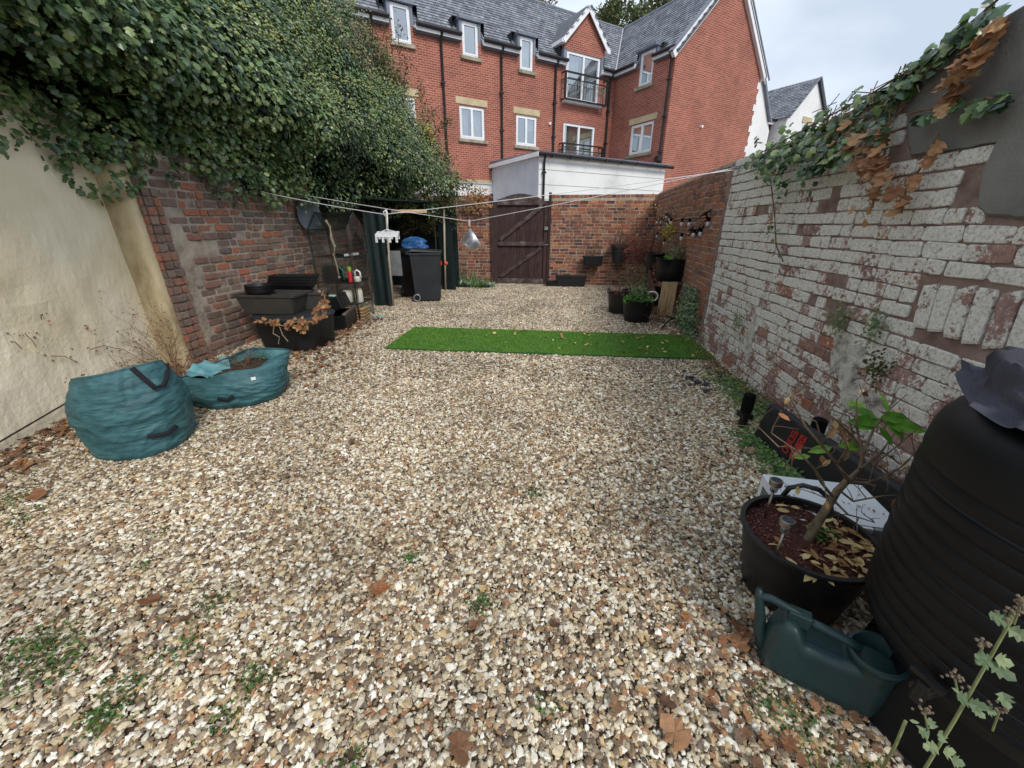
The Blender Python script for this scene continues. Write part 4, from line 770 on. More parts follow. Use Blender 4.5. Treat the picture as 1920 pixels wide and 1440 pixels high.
# ------------------------------------------------------------------ trees behind the roofs
def tree(label, base, h, cr_, m, n=5200, seed=1, sq=(1, 1, .8), size=(.16, .34)):
    T = thing('tree', label, 'tree', tuple(base)); rs = np.random.default_rng(seed); random.seed(seed)
    mb = MB(); b = V(base); top = b+UZ*(h-cr_*.6); mb.tube([b, b.lerp(top, .5)+V(.1, .1, 0), top], [.28, .2, .1], 8)
    cl = []
    for i in range(26):
        d = V(rs.normal(), rs.normal(), rs.normal()*.8+.25).normalized()*cr_*rs.uniform(.35, .95); c = b+UZ*(h-cr_*sq[2])+V(d.x*sq[0], d.y*sq[1], d.z*sq[2]); cl.append((c, cr_*rs.uniform(.2, .38)))
        s = b.lerp(top, rs.uniform(.5, 1)); mb.tube([s, s.lerp(c, .5)+UZ*.1, c], [.08, .05, .02], 5, False)
    mb.build('trunk', M['bark'], T)
    pos = []; per = n//26
    for c, r in cl: u = rs.normal(size=(per, 3)); u /= np.linalg.norm(u, axis=1, keepdims=True); pos.append(np.array(c)+u*r*rs.random((per, 1))**.4)
    scatter('crown', SM, np.concatenate(pos), m, T, size, (0, 0, .6), .9); return T
for lab, px, py, Y, h, cr_, m, sd in (('green tree rising behind the valley of the slate roof, left of two', 1158, 42, 42, 19.0, 3.0, 'tree_leaf', 3), ('taller green tree behind the wing roof ridge', 1235, 40, 46, 21.4, 3.6, 'tree_leaf', 5), ('autumn brown treetop just showing over the main roof ridge', 985, 12, 44, 21.2, 2.8, 'tree_leaf2', 8), ('loose green treetop behind the roof at the far right of the ridge', 1262, 25, 52, 23.6, 3.0, 'tree_leaf', 12)):
    p = on_y(px, py, Y); tree(lab, (p.x, Y, 0), p.z+cr_*.55, cr_, M[m], seed=sd)
random.seed(77)

# ------------------------------------------------------------------ ivy mass over the left walls
def lerp_tab(tab, y):
    if y <= tab[0][0]: return tab[0][1]
    for (a, p), (b, q) in zip(tab, tab[1:]):
        if y <= b: return p+(q-p)*(y-a)/(b-a)
    return tab[-1][1]
LIPZ = [(1, 2.24), (2.6, 2.24), (3.0, 2.18), (3.3, 2.02), (3.7, 2.02), (4.2, 1.93), (4.9, 1.86), (5.2, 1.97), (6.5, 1.92), (8, 1.9), (9.0, 1.85), (9.7, 1.75)]
LIPX = [(1, -3.45), (2.5, -3.88), (3.3, -4.05), (4.5, -3.93), (6, -3.85), (7, -3.65), (8.2, -3.2), (9.0, -2.75), (9.7, -2.5)]
BX = [(1, -2.9), (3, -3.25), (5, -3.3), (6.5, -3.15), (7.6, -2.85), (8.5, -2.5), (9.2, -2.25), (9.8, -2.3)]
BZ = [(1, 2.9), (5, 2.95), (7, 2.75), (8.5, 2.45), (9.6, 2.2)]
TZ = [(1, 5.2), (6, 5.4), (8, 5.3), (9.0, 5.2), (9.8, 4.9)]
def ivy_pt(y, q):
    lx, lz, bx, bz, tz = (lerp_tab(t, y) for t in (LIPX, LIPZ, BX, BZ, TZ))
    if q < .32:
        f = q/.32; return V(lx+(bx-lx)*max(0, (f-.55)/.45)**1.2, y, lz+(bz-lz)*f*.95)
    f = (q-.32)/.68; return V(bx-.58*(tz-bz)*f**1.15, y, bz+(tz-bz)*f)
IV = thing('ivy_hedge', 'huge dark flowering ivy mass spilling over the walls along the left side', 'ivy', (-3.9, 5, 1.9))
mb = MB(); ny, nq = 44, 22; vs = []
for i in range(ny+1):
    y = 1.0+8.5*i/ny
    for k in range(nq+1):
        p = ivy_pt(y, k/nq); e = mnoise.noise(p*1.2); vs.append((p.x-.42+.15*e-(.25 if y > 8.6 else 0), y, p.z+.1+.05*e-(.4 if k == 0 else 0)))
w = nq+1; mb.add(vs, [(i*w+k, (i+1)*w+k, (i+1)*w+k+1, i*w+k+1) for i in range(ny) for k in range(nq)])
mb.build('inner_growth', mat('dense_ivy_interior', [(14, 20, 14), (24, 34, 20)], ns=30, bs=30, bst=1, rough=.95), IV)  # near-black shell behind the leaves: interior shade put into its colour, blocks sky
rs = np.random.default_rng(5); P_, Nn, Sz, Rn = [], [], [], []; heads = []
for c in range(600):
    y = rs.uniform(1.1, 9.65); q = rs.random()**.85; c0_ = ivy_pt(y, q); r = rs.uniform(.16, .5)*(1 if q > .3 else .75)
    a = ivy_pt(y, min(1, q+.03))-ivy_pt(y, max(0, q-.03)); no = V(a.z, 0, -a.x).normalized(); c0_ = c0_-no*(r*.5+(.32*abs(mnoise.noise(c0_*1.1)) if q > .3 else 0))
    n_ = int((150 if y < 6 else 170)*(r/.3)**2); u = rs.normal(size=(n_, 3)); u /= np.linalg.norm(u, axis=1, keepdims=True)
    dn = u@np.array(no); u[dn < -.25] *= -1
    if y > 9.2: pass
    rad = r*(1-.3*rs.random((n_, 1))**2); p = np.array(c0_)+u*rad*np.array([1, 1.15, 1])
    P_.append(p); Nn.append(u*.8+np.array([.25, -.15, .75])); Sz.append(rs.uniform(.028, .085, n_)*(1 if y < 6 else .8))
    cr0 = rs.random(); Rn.append((.62*cr0+.38*rs.random(n_)) % 1)
    if rs.random() < .34:
        d = (V(*rs.normal(size=3))*.7+no*1.1+UZ*.5).normalized(); L_ = rs.uniform(.2, .5); m_ = 16; f = rs.random(m_)[:, None]; pp_ = np.array(c0_)+np.array(d)*(r*.8+f*L_)+np.array([0, 0, -.25])*f*f*L_+rs.normal(size=(m_, 3))*.03
        P_.append(pp_); Nn.append(rand_unit(m_)*.5+np.array([.2, -.2, .9])); Sz.append(rs.uniform(.03, .07, m_)); Rn.append(rs.random(m_))
    if q > .28 or rs.random() < .3:
        for k in range(rs.integers(0, 5)):
            d = (V(*rs.normal(size=3))*.6+no+UZ*.7).normalized(); heads.append(c0_+d*(r+.04))
P_ = np.concatenate(P_); Nn = np.concatenate(Nn); Sz = np.concatenate(Sz); Rn = np.concatenate(Rn)
dist = np.linalg.norm(P_-np.array([0, 0, H]), axis=1); q_ = P_-np.array([0, 0, H]); wz = q_@np.array(FW); px = 960+F*(q_@np.array(rt))/wz; py = 720-F*(q_@np.array(UP))/wz
vis = (px > 0) & (px < 1500) & (py > 0) & (py < 700) & (P_[:, 0] > -3.62)
score = np.where(vis, Sz/wz, 0); big = np.argsort(-score)[:270]; msk = np.ones(len(P_), bool); msk[big] = False
tips = np.tile(np.array([.35, -.1, -.8]), (len(P_), 1))+rand_unit(len(P_))*.55; Nn = Nn+rand_unit(len(P_))*.45
near = msk & (P_[:, 1] < 6.2); far = msk & ~near
npmesh('foliage', IVY_V, IVY_F, P_[near], frames(Nn[near], tips[near]), Sz[near], M['ivy'], IV, rnd=Rn[near])
npmesh('foliage', SM_V, SM_F, P_[far], frames(Nn[far], tips[far]), Sz[far]*1.05, M['ivy'], IV, rnd=Rn[far])
for i in big: leaf_part(IVY, M['ivy'], IV, P_[i], Nn[i], tips[i], Sz[i]*1.05)
OCT_V = [(1, 0, 0), (-1, 0, 0), (0, 1, 0), (0, -1, 0), (0, 0, 1), (0, 0, -1)]; OCT_F = [(0, 2, 4), (2, 1, 4), (1, 3, 4), (3, 0, 4), (2, 0, 5), (1, 2, 5), (3, 1, 5), (0, 3, 5)]
hp = []; 
for h_ in heads:
    for k in range(rs.integers(4, 10)): hp.append(np.array(h_)+rs.normal(size=3)*.042+np.array([0, 0, .03]))
hp = np.array(hp); npmesh('flower_heads', OCT_V, OCT_F, hp, frames(rand_unit(len(hp)), rand_unit(len(hp))), rs.uniform(.012, .022, len(hp)), M['flower'], IV)
mb = MB()
for k in range(70):
    y = random.uniform(1.8, 6.5); p = ivy_pt(y, random.uniform(.2, .6)); q2 = p+V(random.uniform(-.1, .35), random.uniform(-.3, .3), random.uniform(-.35, .2)); mb.tube([p-V(.3, 0, 0), p.lerp(q2, .5)+V(0, 0, .05), q2], [.008, .005, .003], 5, False)
mb.build('stems', M['stem'], IV, kind='stuff')
# looser shrub growing through at the far end, with arching sprays
SH = thing('arching_shrub', 'loose small leaved shrub with brownish sprays rising behind the ivy against the brick block', 'shrub', (-3.4, 9.3, 1.8))
mb = MB(); sp = []; random.seed(4)
tg = [(640, 15), (655, 60), (690, 40), (700, 75), (722, 50), (745, 40), (720, 110), (765, 105), (790, 155), (740, 130), (775, 220), (815, 205), (845, 222), (820, 270), (850, 300), (870, 350), (885, 390), (860, 420), (800, 430), (765, 415), (825, 440), (855, 395), (700, 120), (670, 30), (905, 365), (890, 345)]
for (x, y_) in tg:
    e = on_y(x, y_, random.uniform(8.7, 9.6)); s = V(-3.2, 9.2, 1.9)+V(random.uniform(-.5, .4), 0, 0); s.z = min(e.z, 2.6)
    m1 = s.lerp(e, .55)+V(0, 0, .35); prev = s; pts = [s]
    for f in (.25, .5, .75, 1): pts.append((s.lerp(m1, f)).lerp(m1.lerp(e, f), f))
    mb.tube(pts, [.018, .014, .01, .007, .003], 5, False)
    for i in range(4):
        for k in range(85): f = random.random(); sp.append(tuple(pts[i].lerp(pts[i+1], f)+V(random.gauss(0, .07), random.gauss(0, .07), random.gauss(0, .06))))
mb.build('branches', M['twig'], SH, kind='stuff'); scatter('foliage', SM, sp, M['ivy2'], SH, (.03, .06), (0, 0, .7), .8)
for (nm, lab, px_, py_, Y, m, n_, sd) in (('yellow_shoot', 'bright yellow green shoot standing out on the far edge of the ivy', 803, 250, 8.9, 'yellow_leaf', 60, .09), ('dry_creeper', 'orange brown dried creeper on top of the short rear wall', 893, 375, 10.4, 'dead_ivy', 420, .16)):
    c_ = on_y(px_, py_, Y); t_ = thing(nm, lab, 'climber' if nm == 'dry_creeper' else 'plant', tuple(c_))
    pp = np.array(c_)+RNG.normal(size=(n_, 3))*np.array([1.6 if nm == 'dry_creeper' else .6, .3, 1])*sd*.75
    scatter('foliage', SM, pp, M[m], t_, (.04, .08), (0, -1, .5), .7); mb = MB()
    for k in range(8): a = V(pp[k]); mb.tube([a, V(c_)+V(random.gauss(0, sd), .05, -.2)], .004, 4, False)
    mb.build('stems', M['twig'], t_, kind='stuff')

# ------------------------------------------------------------------ ivy along the top of the right wall
IW = thing('wall_top_ivy', 'trailing green ivy with dried orange leaves along the top of the limewashed wall', 'ivy', (1.95, 3.5, 2.2))
leafs = []
def ivl(px_, py_, n_, sx, sy, X=1.9, kind='g', sz=(.04, .082), out=.045):
    for k in range(n_):
        p = on_x(px_+random.gauss(0, sx), py_+(15 if kind == 'g' and py_ < 300 and sx > 8 else 0)+random.gauss(0, sy), X-random.uniform(0, out)*2); leafs.append((p, kind, random.uniform(*sz)))
random.seed(21)
for x, y_, n_, sx, sy in ((1420, 288, 22, 14, 10), (1440, 275, 40, 18, 14), (1450, 310, 36, 14, 16), (1475, 262, 44, 18, 14), (1490, 300, 34, 16, 20), (1510, 245, 44, 20, 14), (1525, 280, 40, 18, 20), (1545, 225, 40, 18, 14), (1560, 262, 34, 16, 20), (1585, 205, 40, 18, 14), (1600, 250, 24, 20, 18), (1625, 185, 34, 18, 12), (1640, 218, 16, 18, 14), (1668, 158, 30, 16, 11), (1700, 135, 28, 16, 10), (1735, 108, 26, 16, 10), (1765, 85, 22, 14, 9), (1795, 58, 20, 12, 8), (1825, 32, 20, 12, 8), (1855, 8, 22, 14, 9), (1640, 165, 10, 20, 8), (1520, 318, 12, 10, 8), (1465, 340, 10, 6, 10)):
    ivl(x, y_, n_, sx, sy, X=1.97 if y_ < 260-(x-1500)*.4 else 1.9)
for x, y_, n_, sx, sy in ((1452, 395, 10, 6, 22), (1455, 450, 6, 5, 16), (1462, 480, 3, 4, 6)): ivl(x, y_, n_, sx, sy, sz=(.03, .05), out=.01)
for x, y_, n_, sx, sy in ((1600, 260, 14, 12, 12), (1640, 285, 12, 10, 14), (1650, 245, 10, 10, 12), (1625, 300, 8, 10, 10), (1655, 310, 8, 8, 14)): ivl(x, y_, n_, sx, sy, kind='d', sz=(.06, .1))
for x, y_ in ((1763, 190), (1772, 170), (1784, 155), (1790, 142), (1800, 135), (1815, 122), (1822, 108), (1832, 92), (1842, 80), (1850, 52), (1862, 40), (1778, 178), (1806, 128), (1838, 90)): ivl(x, y_, 2, 6, 6, kind='d', sz=(.05, .095), out=.03)
for x, y_ in ((1640, 350), (1638, 375), (1650, 365), (1632, 388), (1690, 355), (1700, 370), (1708, 345), (1715, 330), (1740, 300), (1750, 285), (1770, 270), (1698, 378), (1688, 398), (1605, 385), (1625, 415), (1660, 330), (1665, 345), (1676, 360)): ivl(x, y_, 1, 2, 2, kind='d', sz=(.05, .08), out=.01)
for k, x in enumerate(range(1790, 1900, 12)): ivl(x, 196-abs(k-4)*2.5, 2, 2, 5, kind='g', sz=(.05, .075), out=.005)
for k in range(8): ivl(1720+k*9, 220-k*3, 1, 3, 3, kind='g', sz=(.05, .07), out=.005)
leafs.sort(key=lambda t: -t[2]/max(.5, (t[0]-CAM).length)); nown = 0; bulk = {'g': [], 'd': []}
for p, kd, sz in leafs:
    nr = V(-.7, -.35, .5)+V(random.gauss(0, .4), random.gauss(0, .4), random.gauss(0, .4)); tp = V(random.gauss(0, .3), random.gauss(0, .6), -.8)
    if nown < 290: leaf_part(IVY if kd == 'g' else LOBE, M['ivy'] if kd == 'g' else M['dead_ivy'], IW, p, nr, tp, sz*1.05); nown += 1
    else: bulk[kd].append((tuple(p), tuple(nr), tuple(tp), sz))
for kd, m in (('g', 'ivy'), ('d', 'dead_ivy')):
    b_ = bulk[kd]
    if b_: npmesh('foliage', IVY_V, IVY_F, np.array([x[0] for x in b_]), frames(np.array([x[1] for x in b_]), np.array([x[2] for x in b_])), np.array([x[3] for x in b_]), M[m], IW)
mb = MB()
for st in (((1420, 290), (1480, 258), (1560, 215), (1640, 172), (1720, 122), (1800, 60), (1870, 0)), ((1700, 215), (1740, 205), (1790, 198), (1850, 184), (1900, 190)), ((1690, 400), (1700, 350), (1730, 310), (1760, 250)), ((1635, 390), (1650, 330), (1660, 280)), ((1445, 340), (1452, 400), (1455, 460), (1468, 490)), ((1770, 190), (1800, 140), (1840, 85), (1870, 20))):
    mb.tube([on_x(x, y_, 1.92) for x, y_ in st], .006, 5, False)
for k in range(60): p = on_x(random.uniform(1640, 1760), 0, 1.93); y_ = 4.2; a = V(1.93-random.uniform(0, .06), random.uniform(2.7, 3.6), random.uniform(2.08, 2.3)); mb.tube([a, a+V(random.gauss(0, .04), random.gauss(0, .12), random.gauss(0, .06))], .003, 4, False)
mb.build('stems', M['twig'], IW, kind='stuff')

# ------------------------------------------------------------------ plant helpers
def branchy(mb, p, d, ln, r, depth, tips_, spread=.6, grav=0, nseg=3, kids=(2, 3)):
    pts = [V(p)]; dd = V(d).normalized(); rr = [r]
    for i in range(nseg):
        dd = (dd+V(random.gauss(0, .16), random.gauss(0, .16), random.gauss(0, .12)-grav)).normalized(); pts.append(pts[-1]+dd*ln/nseg); rr.append(r*(1-.45*(i+1)/nseg))
    mb.tube(pts, rr, 6 if r > .006 else 4, False); tips_.append((pts[-1], dd))
    if depth > 0:
        for k in range(random.randint(*kids)):
            f = random.randint(1, nseg); q = pts[f]; nd = (dd+V(random.gauss(0, spread), random.gauss(0, spread), random.gauss(0, spread*.6)+.15)).normalized()
            branchy(mb, q, nd, ln*random.uniform(.55, .8), r*.55, depth-1, tips_, spread, grav, nseg, kids)
def blob(c, r, n_, sq=(1, 1, .6)): return np.array(c)+rand_unit(n_)*(RNG.random((n_, 1))**.5)*r*np.array(sq)
def tub(name, label, c, rt_, rb, h, m='black', group=None, handles=2, soil=True, ha=0, rim=.012, cat='plant tub', sz=.85):
    T = thing(name, label, cat, tuple(c), group); c = V(c)
    wob = lambda r, z, a, i: (r*(1+.02*math.sin(2*a+1)*(z/h)), z)
    mb = MB(); mb.lathe([(.001, .004), (rb*.9, .0), (rb, .015), (rb+(rt_-rb)*.5, h*.5), (rt_, h-.02), (rt_+rim, h-.012), (rt_+rim, h), (rt_-.006, h), (rt_-.01, h-.03), (rb+(rt_-rb)*.6, h*.6), (rb+(rt_-rb)*.5, h*.5)], c, 36, wob); mb.build('body', M[m], T, smooth=True, shade_angle=50)
    if soil: mb = MB(); rsz = rb+(rt_-rb)*sz; mb.add([c+UZ*h*sz]+[c+V(rsz*math.cos(a), rsz*math.sin(a), h*sz) for a in [2*math.pi*i/24 for i in range(24)]], [(0, 1+i, 1+(i+1) % 24) for i in range(24)]); mb.build('soil', M['soil'], T)
    for k in range(handles):
        a = ha+math.pi*k; u = V(math.cos(a), math.sin(a), 0); t = V(-u.y, u.x, 0); o = c+u*(rt_-.002)+UZ*(h-.01); mb = MB()
        mb.tube([o-t*.09, o-t*.075+UZ*.05+u*.005, o-t*.03+UZ*.08+u*.01, o+t*.03+UZ*.08+u*.01, o+t*.075+UZ*.05+u*.005, o+t*.09], .011, 8); mb.build('handle', M[m], T, smooth=True)
    return T

# ------------------------------------------------------------------ foreground right: water butt, can, tub, microwave
def lerp_rows(rows, z):
    k = [(.34, .366), (.42, .375), (.55, .381), (.7, .384), (.85, .387), (.96, .388)]
    return lerp_tab(k, z)
c = V(1.40, .855, 0)
WB = thing('water_butt', 'large ribbed black water butt with a cloth on top in the right foreground', 'water butt', tuple(c))
prof = [(.30, .30), (.335, .305), (.345, .34)]; z = .34; 
rows = [(.345, .362), (.37, .372), (.41, .376), (.440, .372), (.444, .366), (.449, .374), (.49, .379), (.53, .38), (.535, .386), (.540, .38), (.58, .381), (.615, .377), (.619, .371), (.624, .379), (.66, .384), (.70, .384), (.74, .382), (.744, .376), (.749, .383), (.79, .385), (.795, .391), (.80, .385), (.84, .387), (.862, .384), (.866, .378), (.871, .386), (.905, .388), (.93, .388), (.935, .382), (.94, .389), (.975, .388), (1.01, .378), (1.04, .36), (1.065, .335), (1.085, .30), (1.095, .25)]
fine = []
for q_ in range(int((.94-.35)/.005)):
    zz = .35+.005*q_; rb_ = lerp_rows(rows, zz); ph = ((zz-.35) % .0495)/.0495; fine.append((rb_-.006+.007*math.sin(math.pi*ph)**.5+(.005 if int((zz-.35)/.0495) % 4 == 2 and ph < .12 else 0), zz))
mb = MB(); mb.lathe(prof+fine+[(r-.002, zz) for zz, r in rows if zz > .945]+[(.001, 1.092)], c, 64); mb.build('barrel', M['butt'], WB, smooth=True, shade_angle=35)
mb = MB(); mb.lathe([(.24, 1.085), (.245, 1.12), (.22, 1.135), (.001, 1.14)], c, 40); mb.build('lid', M['black'], WB, smooth=True, shade_angle=40)
mb = MB(); st = 8; mb.lathe([(.345, 0), (.33, .02), (.30, .29), (.29, .31), (.001, .31)], c, st, lambda r, z, a, i: (r*1.0, z)); mb.build('stand', M['butt'], WB, bevel=.008)
tp = c+V(-.33, -.10, .36); mb = MB(); dn = V(-.93, -.28, 0).normalized(); mb.tube([tp, tp+dn*.07], .022, 10); mb.tube([tp+dn*.06+UZ*.035, tp+dn*.06-UZ*.035], .017, 10); mb.obox(tp+dn*.06+UZ*.045, V(.3, -.95, 0), .035, V(.95, .3, 0), .009, UZ, .008); mb.build('tap', M['black'], WB, smooth=True, shade_angle=40)
# cloth over the lid
cl = MB(); n_, kk = 140, 18
def clothfn(rr, zz, a, i): 
    f = i/kk; w_ = .02*math.sin(a*5+2*f)+.014*math.sin(a*11+1.3)+.05*mnoise.noise(V(math.cos(a)*3, math.sin(a)*3, f*4)); fold = 1.7*(.016*math.sin(f*17+4*math.sin(a*1.5+.6))+.03*(1-abs(mnoise.noise(V(math.cos(a)*3.1, math.sin(a)*3.1, f*6))))**4-.01)*min(1, f*4)
    fold = max(fold, -.004); return rr+.010*f+max(0, w_)*.3*f+fold*1.0*f, zz+.012+fold*(1.5-.8*f)+max(0, w_)*.3-(.012*(1+math.sin(a*2+1.5))*f**6)
pr_ = [(.001, 1.20), (.05, 1.202), (.1, 1.196), (.16, 1.186), (.21, 1.174), (.25, 1.158), (.285, 1.14), (.31, 1.125), (.331, 1.108), (.345, 1.092), (.355, 1.074)]
pr_ = [((a_[0]*(3-q_)+b_[0]*q_)/3, (a_[1]*(3-q_)+b_[1]*q_)/3) for a_, b_ in zip(pr_, pr_[1:]) for q_ in range(3)]+[pr_[-1]]
kk = len(pr_)-1; cl.lathe(pr_, c+V(.01, -.01, .0), n_, clothfn); cob = cl.build('cloth', M['cloth'], smooth=True); tag(cob, 'crumpled faded grey cloth draped over the top of the water butt', 'cloth')
cl = MB()
for k in range(4): a0 = k*1.1+2.2; cl.tube([c+V((.1+.03*k)*math.cos(a0+t*.45), (.1+.03*k)*math.sin(a0+t*.45), 1.195+.02*math.sin(t*1.2+k)) for t in range(6)], [.008, .02, .026, .024, .018, .006], 8)
fo = cl.build('fold', M['cloth'], cob, smooth=True); fo['kind'] = 'stuff'

# watering can: flat sided body lying along its long axis, spout at the left end
WCx = thing('watering_can', 'dark green plastic watering can standing under the tap of the water butt', 'watering can', (1.0, .93, 0), rz=R(-27))
def body_sec(x):  # half width and top height along the length
    return None
mb = MB(); L0, L1 = -.185, .185; secs = []
ns_ = 26
for i in range(ns_+1):
    x = L0+(L1-L0)*i/ns_; f = abs((i/ns_)*2-1); wdt = .066*(1-f**6)**.5 if f < 1 else .004; wdt = max(wdt, .006); secs.append((x, wdt))
def top_z(x):
    t = (x-L0)/(L1-L0); return .182+.052*math.exp(-((t-.16)/.11)**4)+.02*math.exp(-((t-.88)/.22)**4)
NS = 64; vs = []
for x, wd_ in secs:
    tz_ = top_z(x)
    ring = []
    for k in range(NS):
        a = 2*math.pi*k/NS; cy = math.copysign(abs(math.cos(a))**.35, math.cos(a)); cz2 = math.copysign(abs(math.sin(a))**.45, math.sin(a)); zz = tz_*(.5+.5*cz2)
        ring.append((x, wd_*cy*(1-(.05*max(0, math.cos(zz*210))**6 if .025 < zz < .15 else 0)), .004+zz))
    vs += ring
mb.add(vs, [(i*NS+k, i*NS+(k+1) % NS, (i+1)*NS+(k+1) % NS, (i+1)*NS+k) for i in range(ns_) for k in range(NS)]+[tuple(range(NS))[::-1], tuple(range(ns_*NS, (ns_+1)*NS))])
mb.build('body', M['can'], WCx, smooth=True, local=True, shade_angle=60)
mb = MB(); mb.tube([(-.175, 0, .055), (-.20, 0, .12), (-.215, 0, .19), (-.235, 0, .26), (-.242, 0, .29)], [.026, .022, .018, .014, .011], 12); mb.build('spout', M['can'], WCx, smooth=True, local=True)
mb = MB(); mb.tube([(-.232, 0, .262), (-.2, 0, .272), (-.14, 0, .262), (-.1, 0, .255)], [.0135]*4, 10); mb.obox((-.105, 0, .243), V(1, 0, 0), .035, V(0, 1, 0), .02, UZ, .024); mb.build('spout_brace', M['can'], WCx, smooth=True, local=True, bevel=.004, shade_angle=50)
mb = MB(); mb.tube([(-.09, 0, .244), (-.03, 0, .24), (.03, 0, .232), (.075, 0, .222)], [.0145]*4, 10); mb.build('handle', M['can'], WCx, smooth=True, local=True)
mb = MB(); mb.lathe([(.060, .155), (.070, .19), (.074, .222), (.080, .226), (.080, .235), (.070, .237), (.066, .22), (.058, .18), (.001, .175)], (.118, 0, 0), 30, lambda r, z, a, i: (r*(1+.0*a), z+.012*math.cos(a))); mb.build('filler_mouth', M['can'], WCx, smooth=True, local=True, shade_angle=50)
mb = MB(); mb.lathe([(.05, .182), (.001, .182)], (.125, 0, 0), 20); mb.build('mouth_inside', M['foam'], WCx, local=True)  # black disc in the filler mouth, shade of the interior put into colour
mb = MB(); mb.box((-.085, -.036, .1845), (.055, .036, .1875)); mb.build('handle_recess', M['can'], WCx, local=True, bevel=.001)
WCx.location = (.965, .955, .012); WCx.scale = (.93, 1.0, 1.04)

# big tub with bare shrub
BT = tub('flexible_tub', 'large black flexible tub full of compost and dry leaves beside the water butt', (1.085, 1.345, 0), .232, .18, .33, handles=1, ha=R(62), soil=False)
mb = MB(); n_ = 40; c = V(1.085, 1.345, 0); vs = [c+UZ*.30]; 
for j in range(1, 7):
    for i in range(n_): a = 2*math.pi*i/n_; r = .229*j/6; vs.append(c+V(r*math.cos(a), r*math.sin(a), .292+.022*mnoise.noise(V(r*math.cos(a)*14, r*math.sin(a)*14, 2))))
mb.add(vs, [(0, 1+i, 1+(i+1) % n_) for i in range(n_)]+[(1+j*n_+i, 1+(j+1)*n_+i, 1+(j+1)*n_+(i+1) % n_, 1+j*n_+(i+1) % n_) for j in range(5) for i in range(n_)]); mb.build('compost', M['compost'], BT, smooth=True)
pp = []; 
for k in range(1500): a = random.uniform(0, 6.28); r = .225*math.sqrt(random.random()); pp.append((c.x+r*math.cos(a), c.y+r*math.sin(a), .3))
scatter('compost_crumbs', SM, pp, M['red_leaf'], BT, (.005, .014), (0, 0, 1), 1)
pp = []
for k in range(95): a = random.gauss(-.75, .9); r = random.uniform(.1, .225); pp.append((c.x+r*math.cos(a), c.y+r*math.sin(a), .305+random.uniform(0, .012)))
scatter('dry_leaves', OVAL, pp, M['dead_pale'], BT, (.03, .065), (0, 0, 1), .45)
scatter('weeds', SM, blob((1.15, 1.36, .325), .06, 60)[:60], M['weed'], BT, (.014, .026), (0, 0, 1), .4)
random.seed(15)
SP = thing('potted_shrub', 'bare twisting shrub with dead leaves and one green shoot in the big tub', 'shrub', (1.08, 1.33, .29))
mb = MB(); tips = []
tr = [(1505, 1030), (1530, 985), (1552, 950), (1570, 920), (1590, 900)]; tp3 = [on_y(x, y_, 1.33+.02*i) for i, (x, y_) in enumerate(tr)]
mb.tube(tp3, [.02, .017, .015, .014, .012], 10)
def br(px_pts, y0, y1, r, add=True):
    k = len(px_pts); pts = [on_y(x, y_, y0+(y1-y0)*i/(k-1)) for i, (x, y_) in enumerate(px_pts)]; mb.tube(pts, [r*(1-.7*i/(k-1)) for i in range(k)], 6, False); tips.append((pts[-1], (pts[-1]-pts[-2]).normalized())); return pts
for pxp, y1, r in ((((1590, 900), (1612, 880), (1618, 850), (1600, 820), (1592, 780)), 1.45, .009), (((1590, 900), (1570, 870), (1545, 840), (1510, 800), (1482, 745)), 1.2, .007), (((1560, 930), (1540, 905), (1528, 880), (1500, 850), (1446, 812)), 1.15, .006), (((1590, 905), (1630, 905), (1660, 895), (1690, 875), (1715, 850)), 1.4, .006),
                  (((1575, 920), (1600, 940), (1625, 935), (1655, 930), (1680, 928)), 1.3, .005), (((1565, 940), (1590, 965), (1610, 970), (1640, 980)), 1.25, .005), (((1618, 850), (1640, 800), (1665, 770), (1700, 740)), 1.5, .005), (((1600, 820), (1570, 790), (1545, 770)), 1.3, .004), (((1528, 880), (1545, 905), (1550, 935)), 1.2, .004), (((1630, 905), (1640, 870), (1690, 830), (1725, 800)), 1.35, .004),
                  (((1570, 870), (1590, 840), (1580, 800)), 1.3, .005), (((1545, 840), (1530, 790), (1495, 775)), 1.2, .004), (((1612, 880), (1650, 850), (1680, 810)), 1.5, .005), (((1618, 850), (1606, 800), (1606, 750)), 1.42, .006), (((1500, 850), (1480, 835), (1460, 838)), 1.1, .003)):
    pts = br(pxp, 1.35, y1, r)
    for p in pts[1:]:
        if random.random() < .85: branchy(mb, p, V(random.gauss(0, .6), random.gauss(0, .5), random.gauss(.2, .5)), random.uniform(.05, .12), .0024, 1, tips, .6, 0, 3, (1, 2))
mb.build('branches', M['bark'], SP, smooth=True)
for k in range(22):
    t, d = random.choice(tips[3:]); leaf_part(OVAL, M['dead_pale'] if k % 2 else M['dead'], SP, t+V(random.gauss(0, .01), random.gauss(0, .01), -.01), V(random.gauss(0, 1), -.7, random.gauss(.2, .6)), V(random.gauss(0, .5), 0, -1), random.uniform(.035, .065))
for x, y_, tx, tz_, s in ((1655, 790, -1, .12, .11), (1650, 782, 1, .05, .11), (1655, 792, .95, -.35, .12), (1645, 785, -.7, .55, .08), (1660, 790, .2, -1, .08), (1665, 775, .3, .8, .08), (1648, 800, .1, -.4, .07), (1625, 760, -1, 0, .06), (1560, 838, -.9, -.3, .08), (1570, 835, 1, .1, .08), (1590, 830, 1, -.4, .07), (1520, 855, -.8, -.5, .05), (1672, 785, .9, -.05, .1), (1640, 795, -.9, -.1, .09)):
    leaf_part(OVAL, M['bright_leaf'], SP, on_y(x, y_, 1.42), V(random.gauss(0, .3), -.7, .8), V(tx, random.gauss(0, .2), tz_), s*1.15)
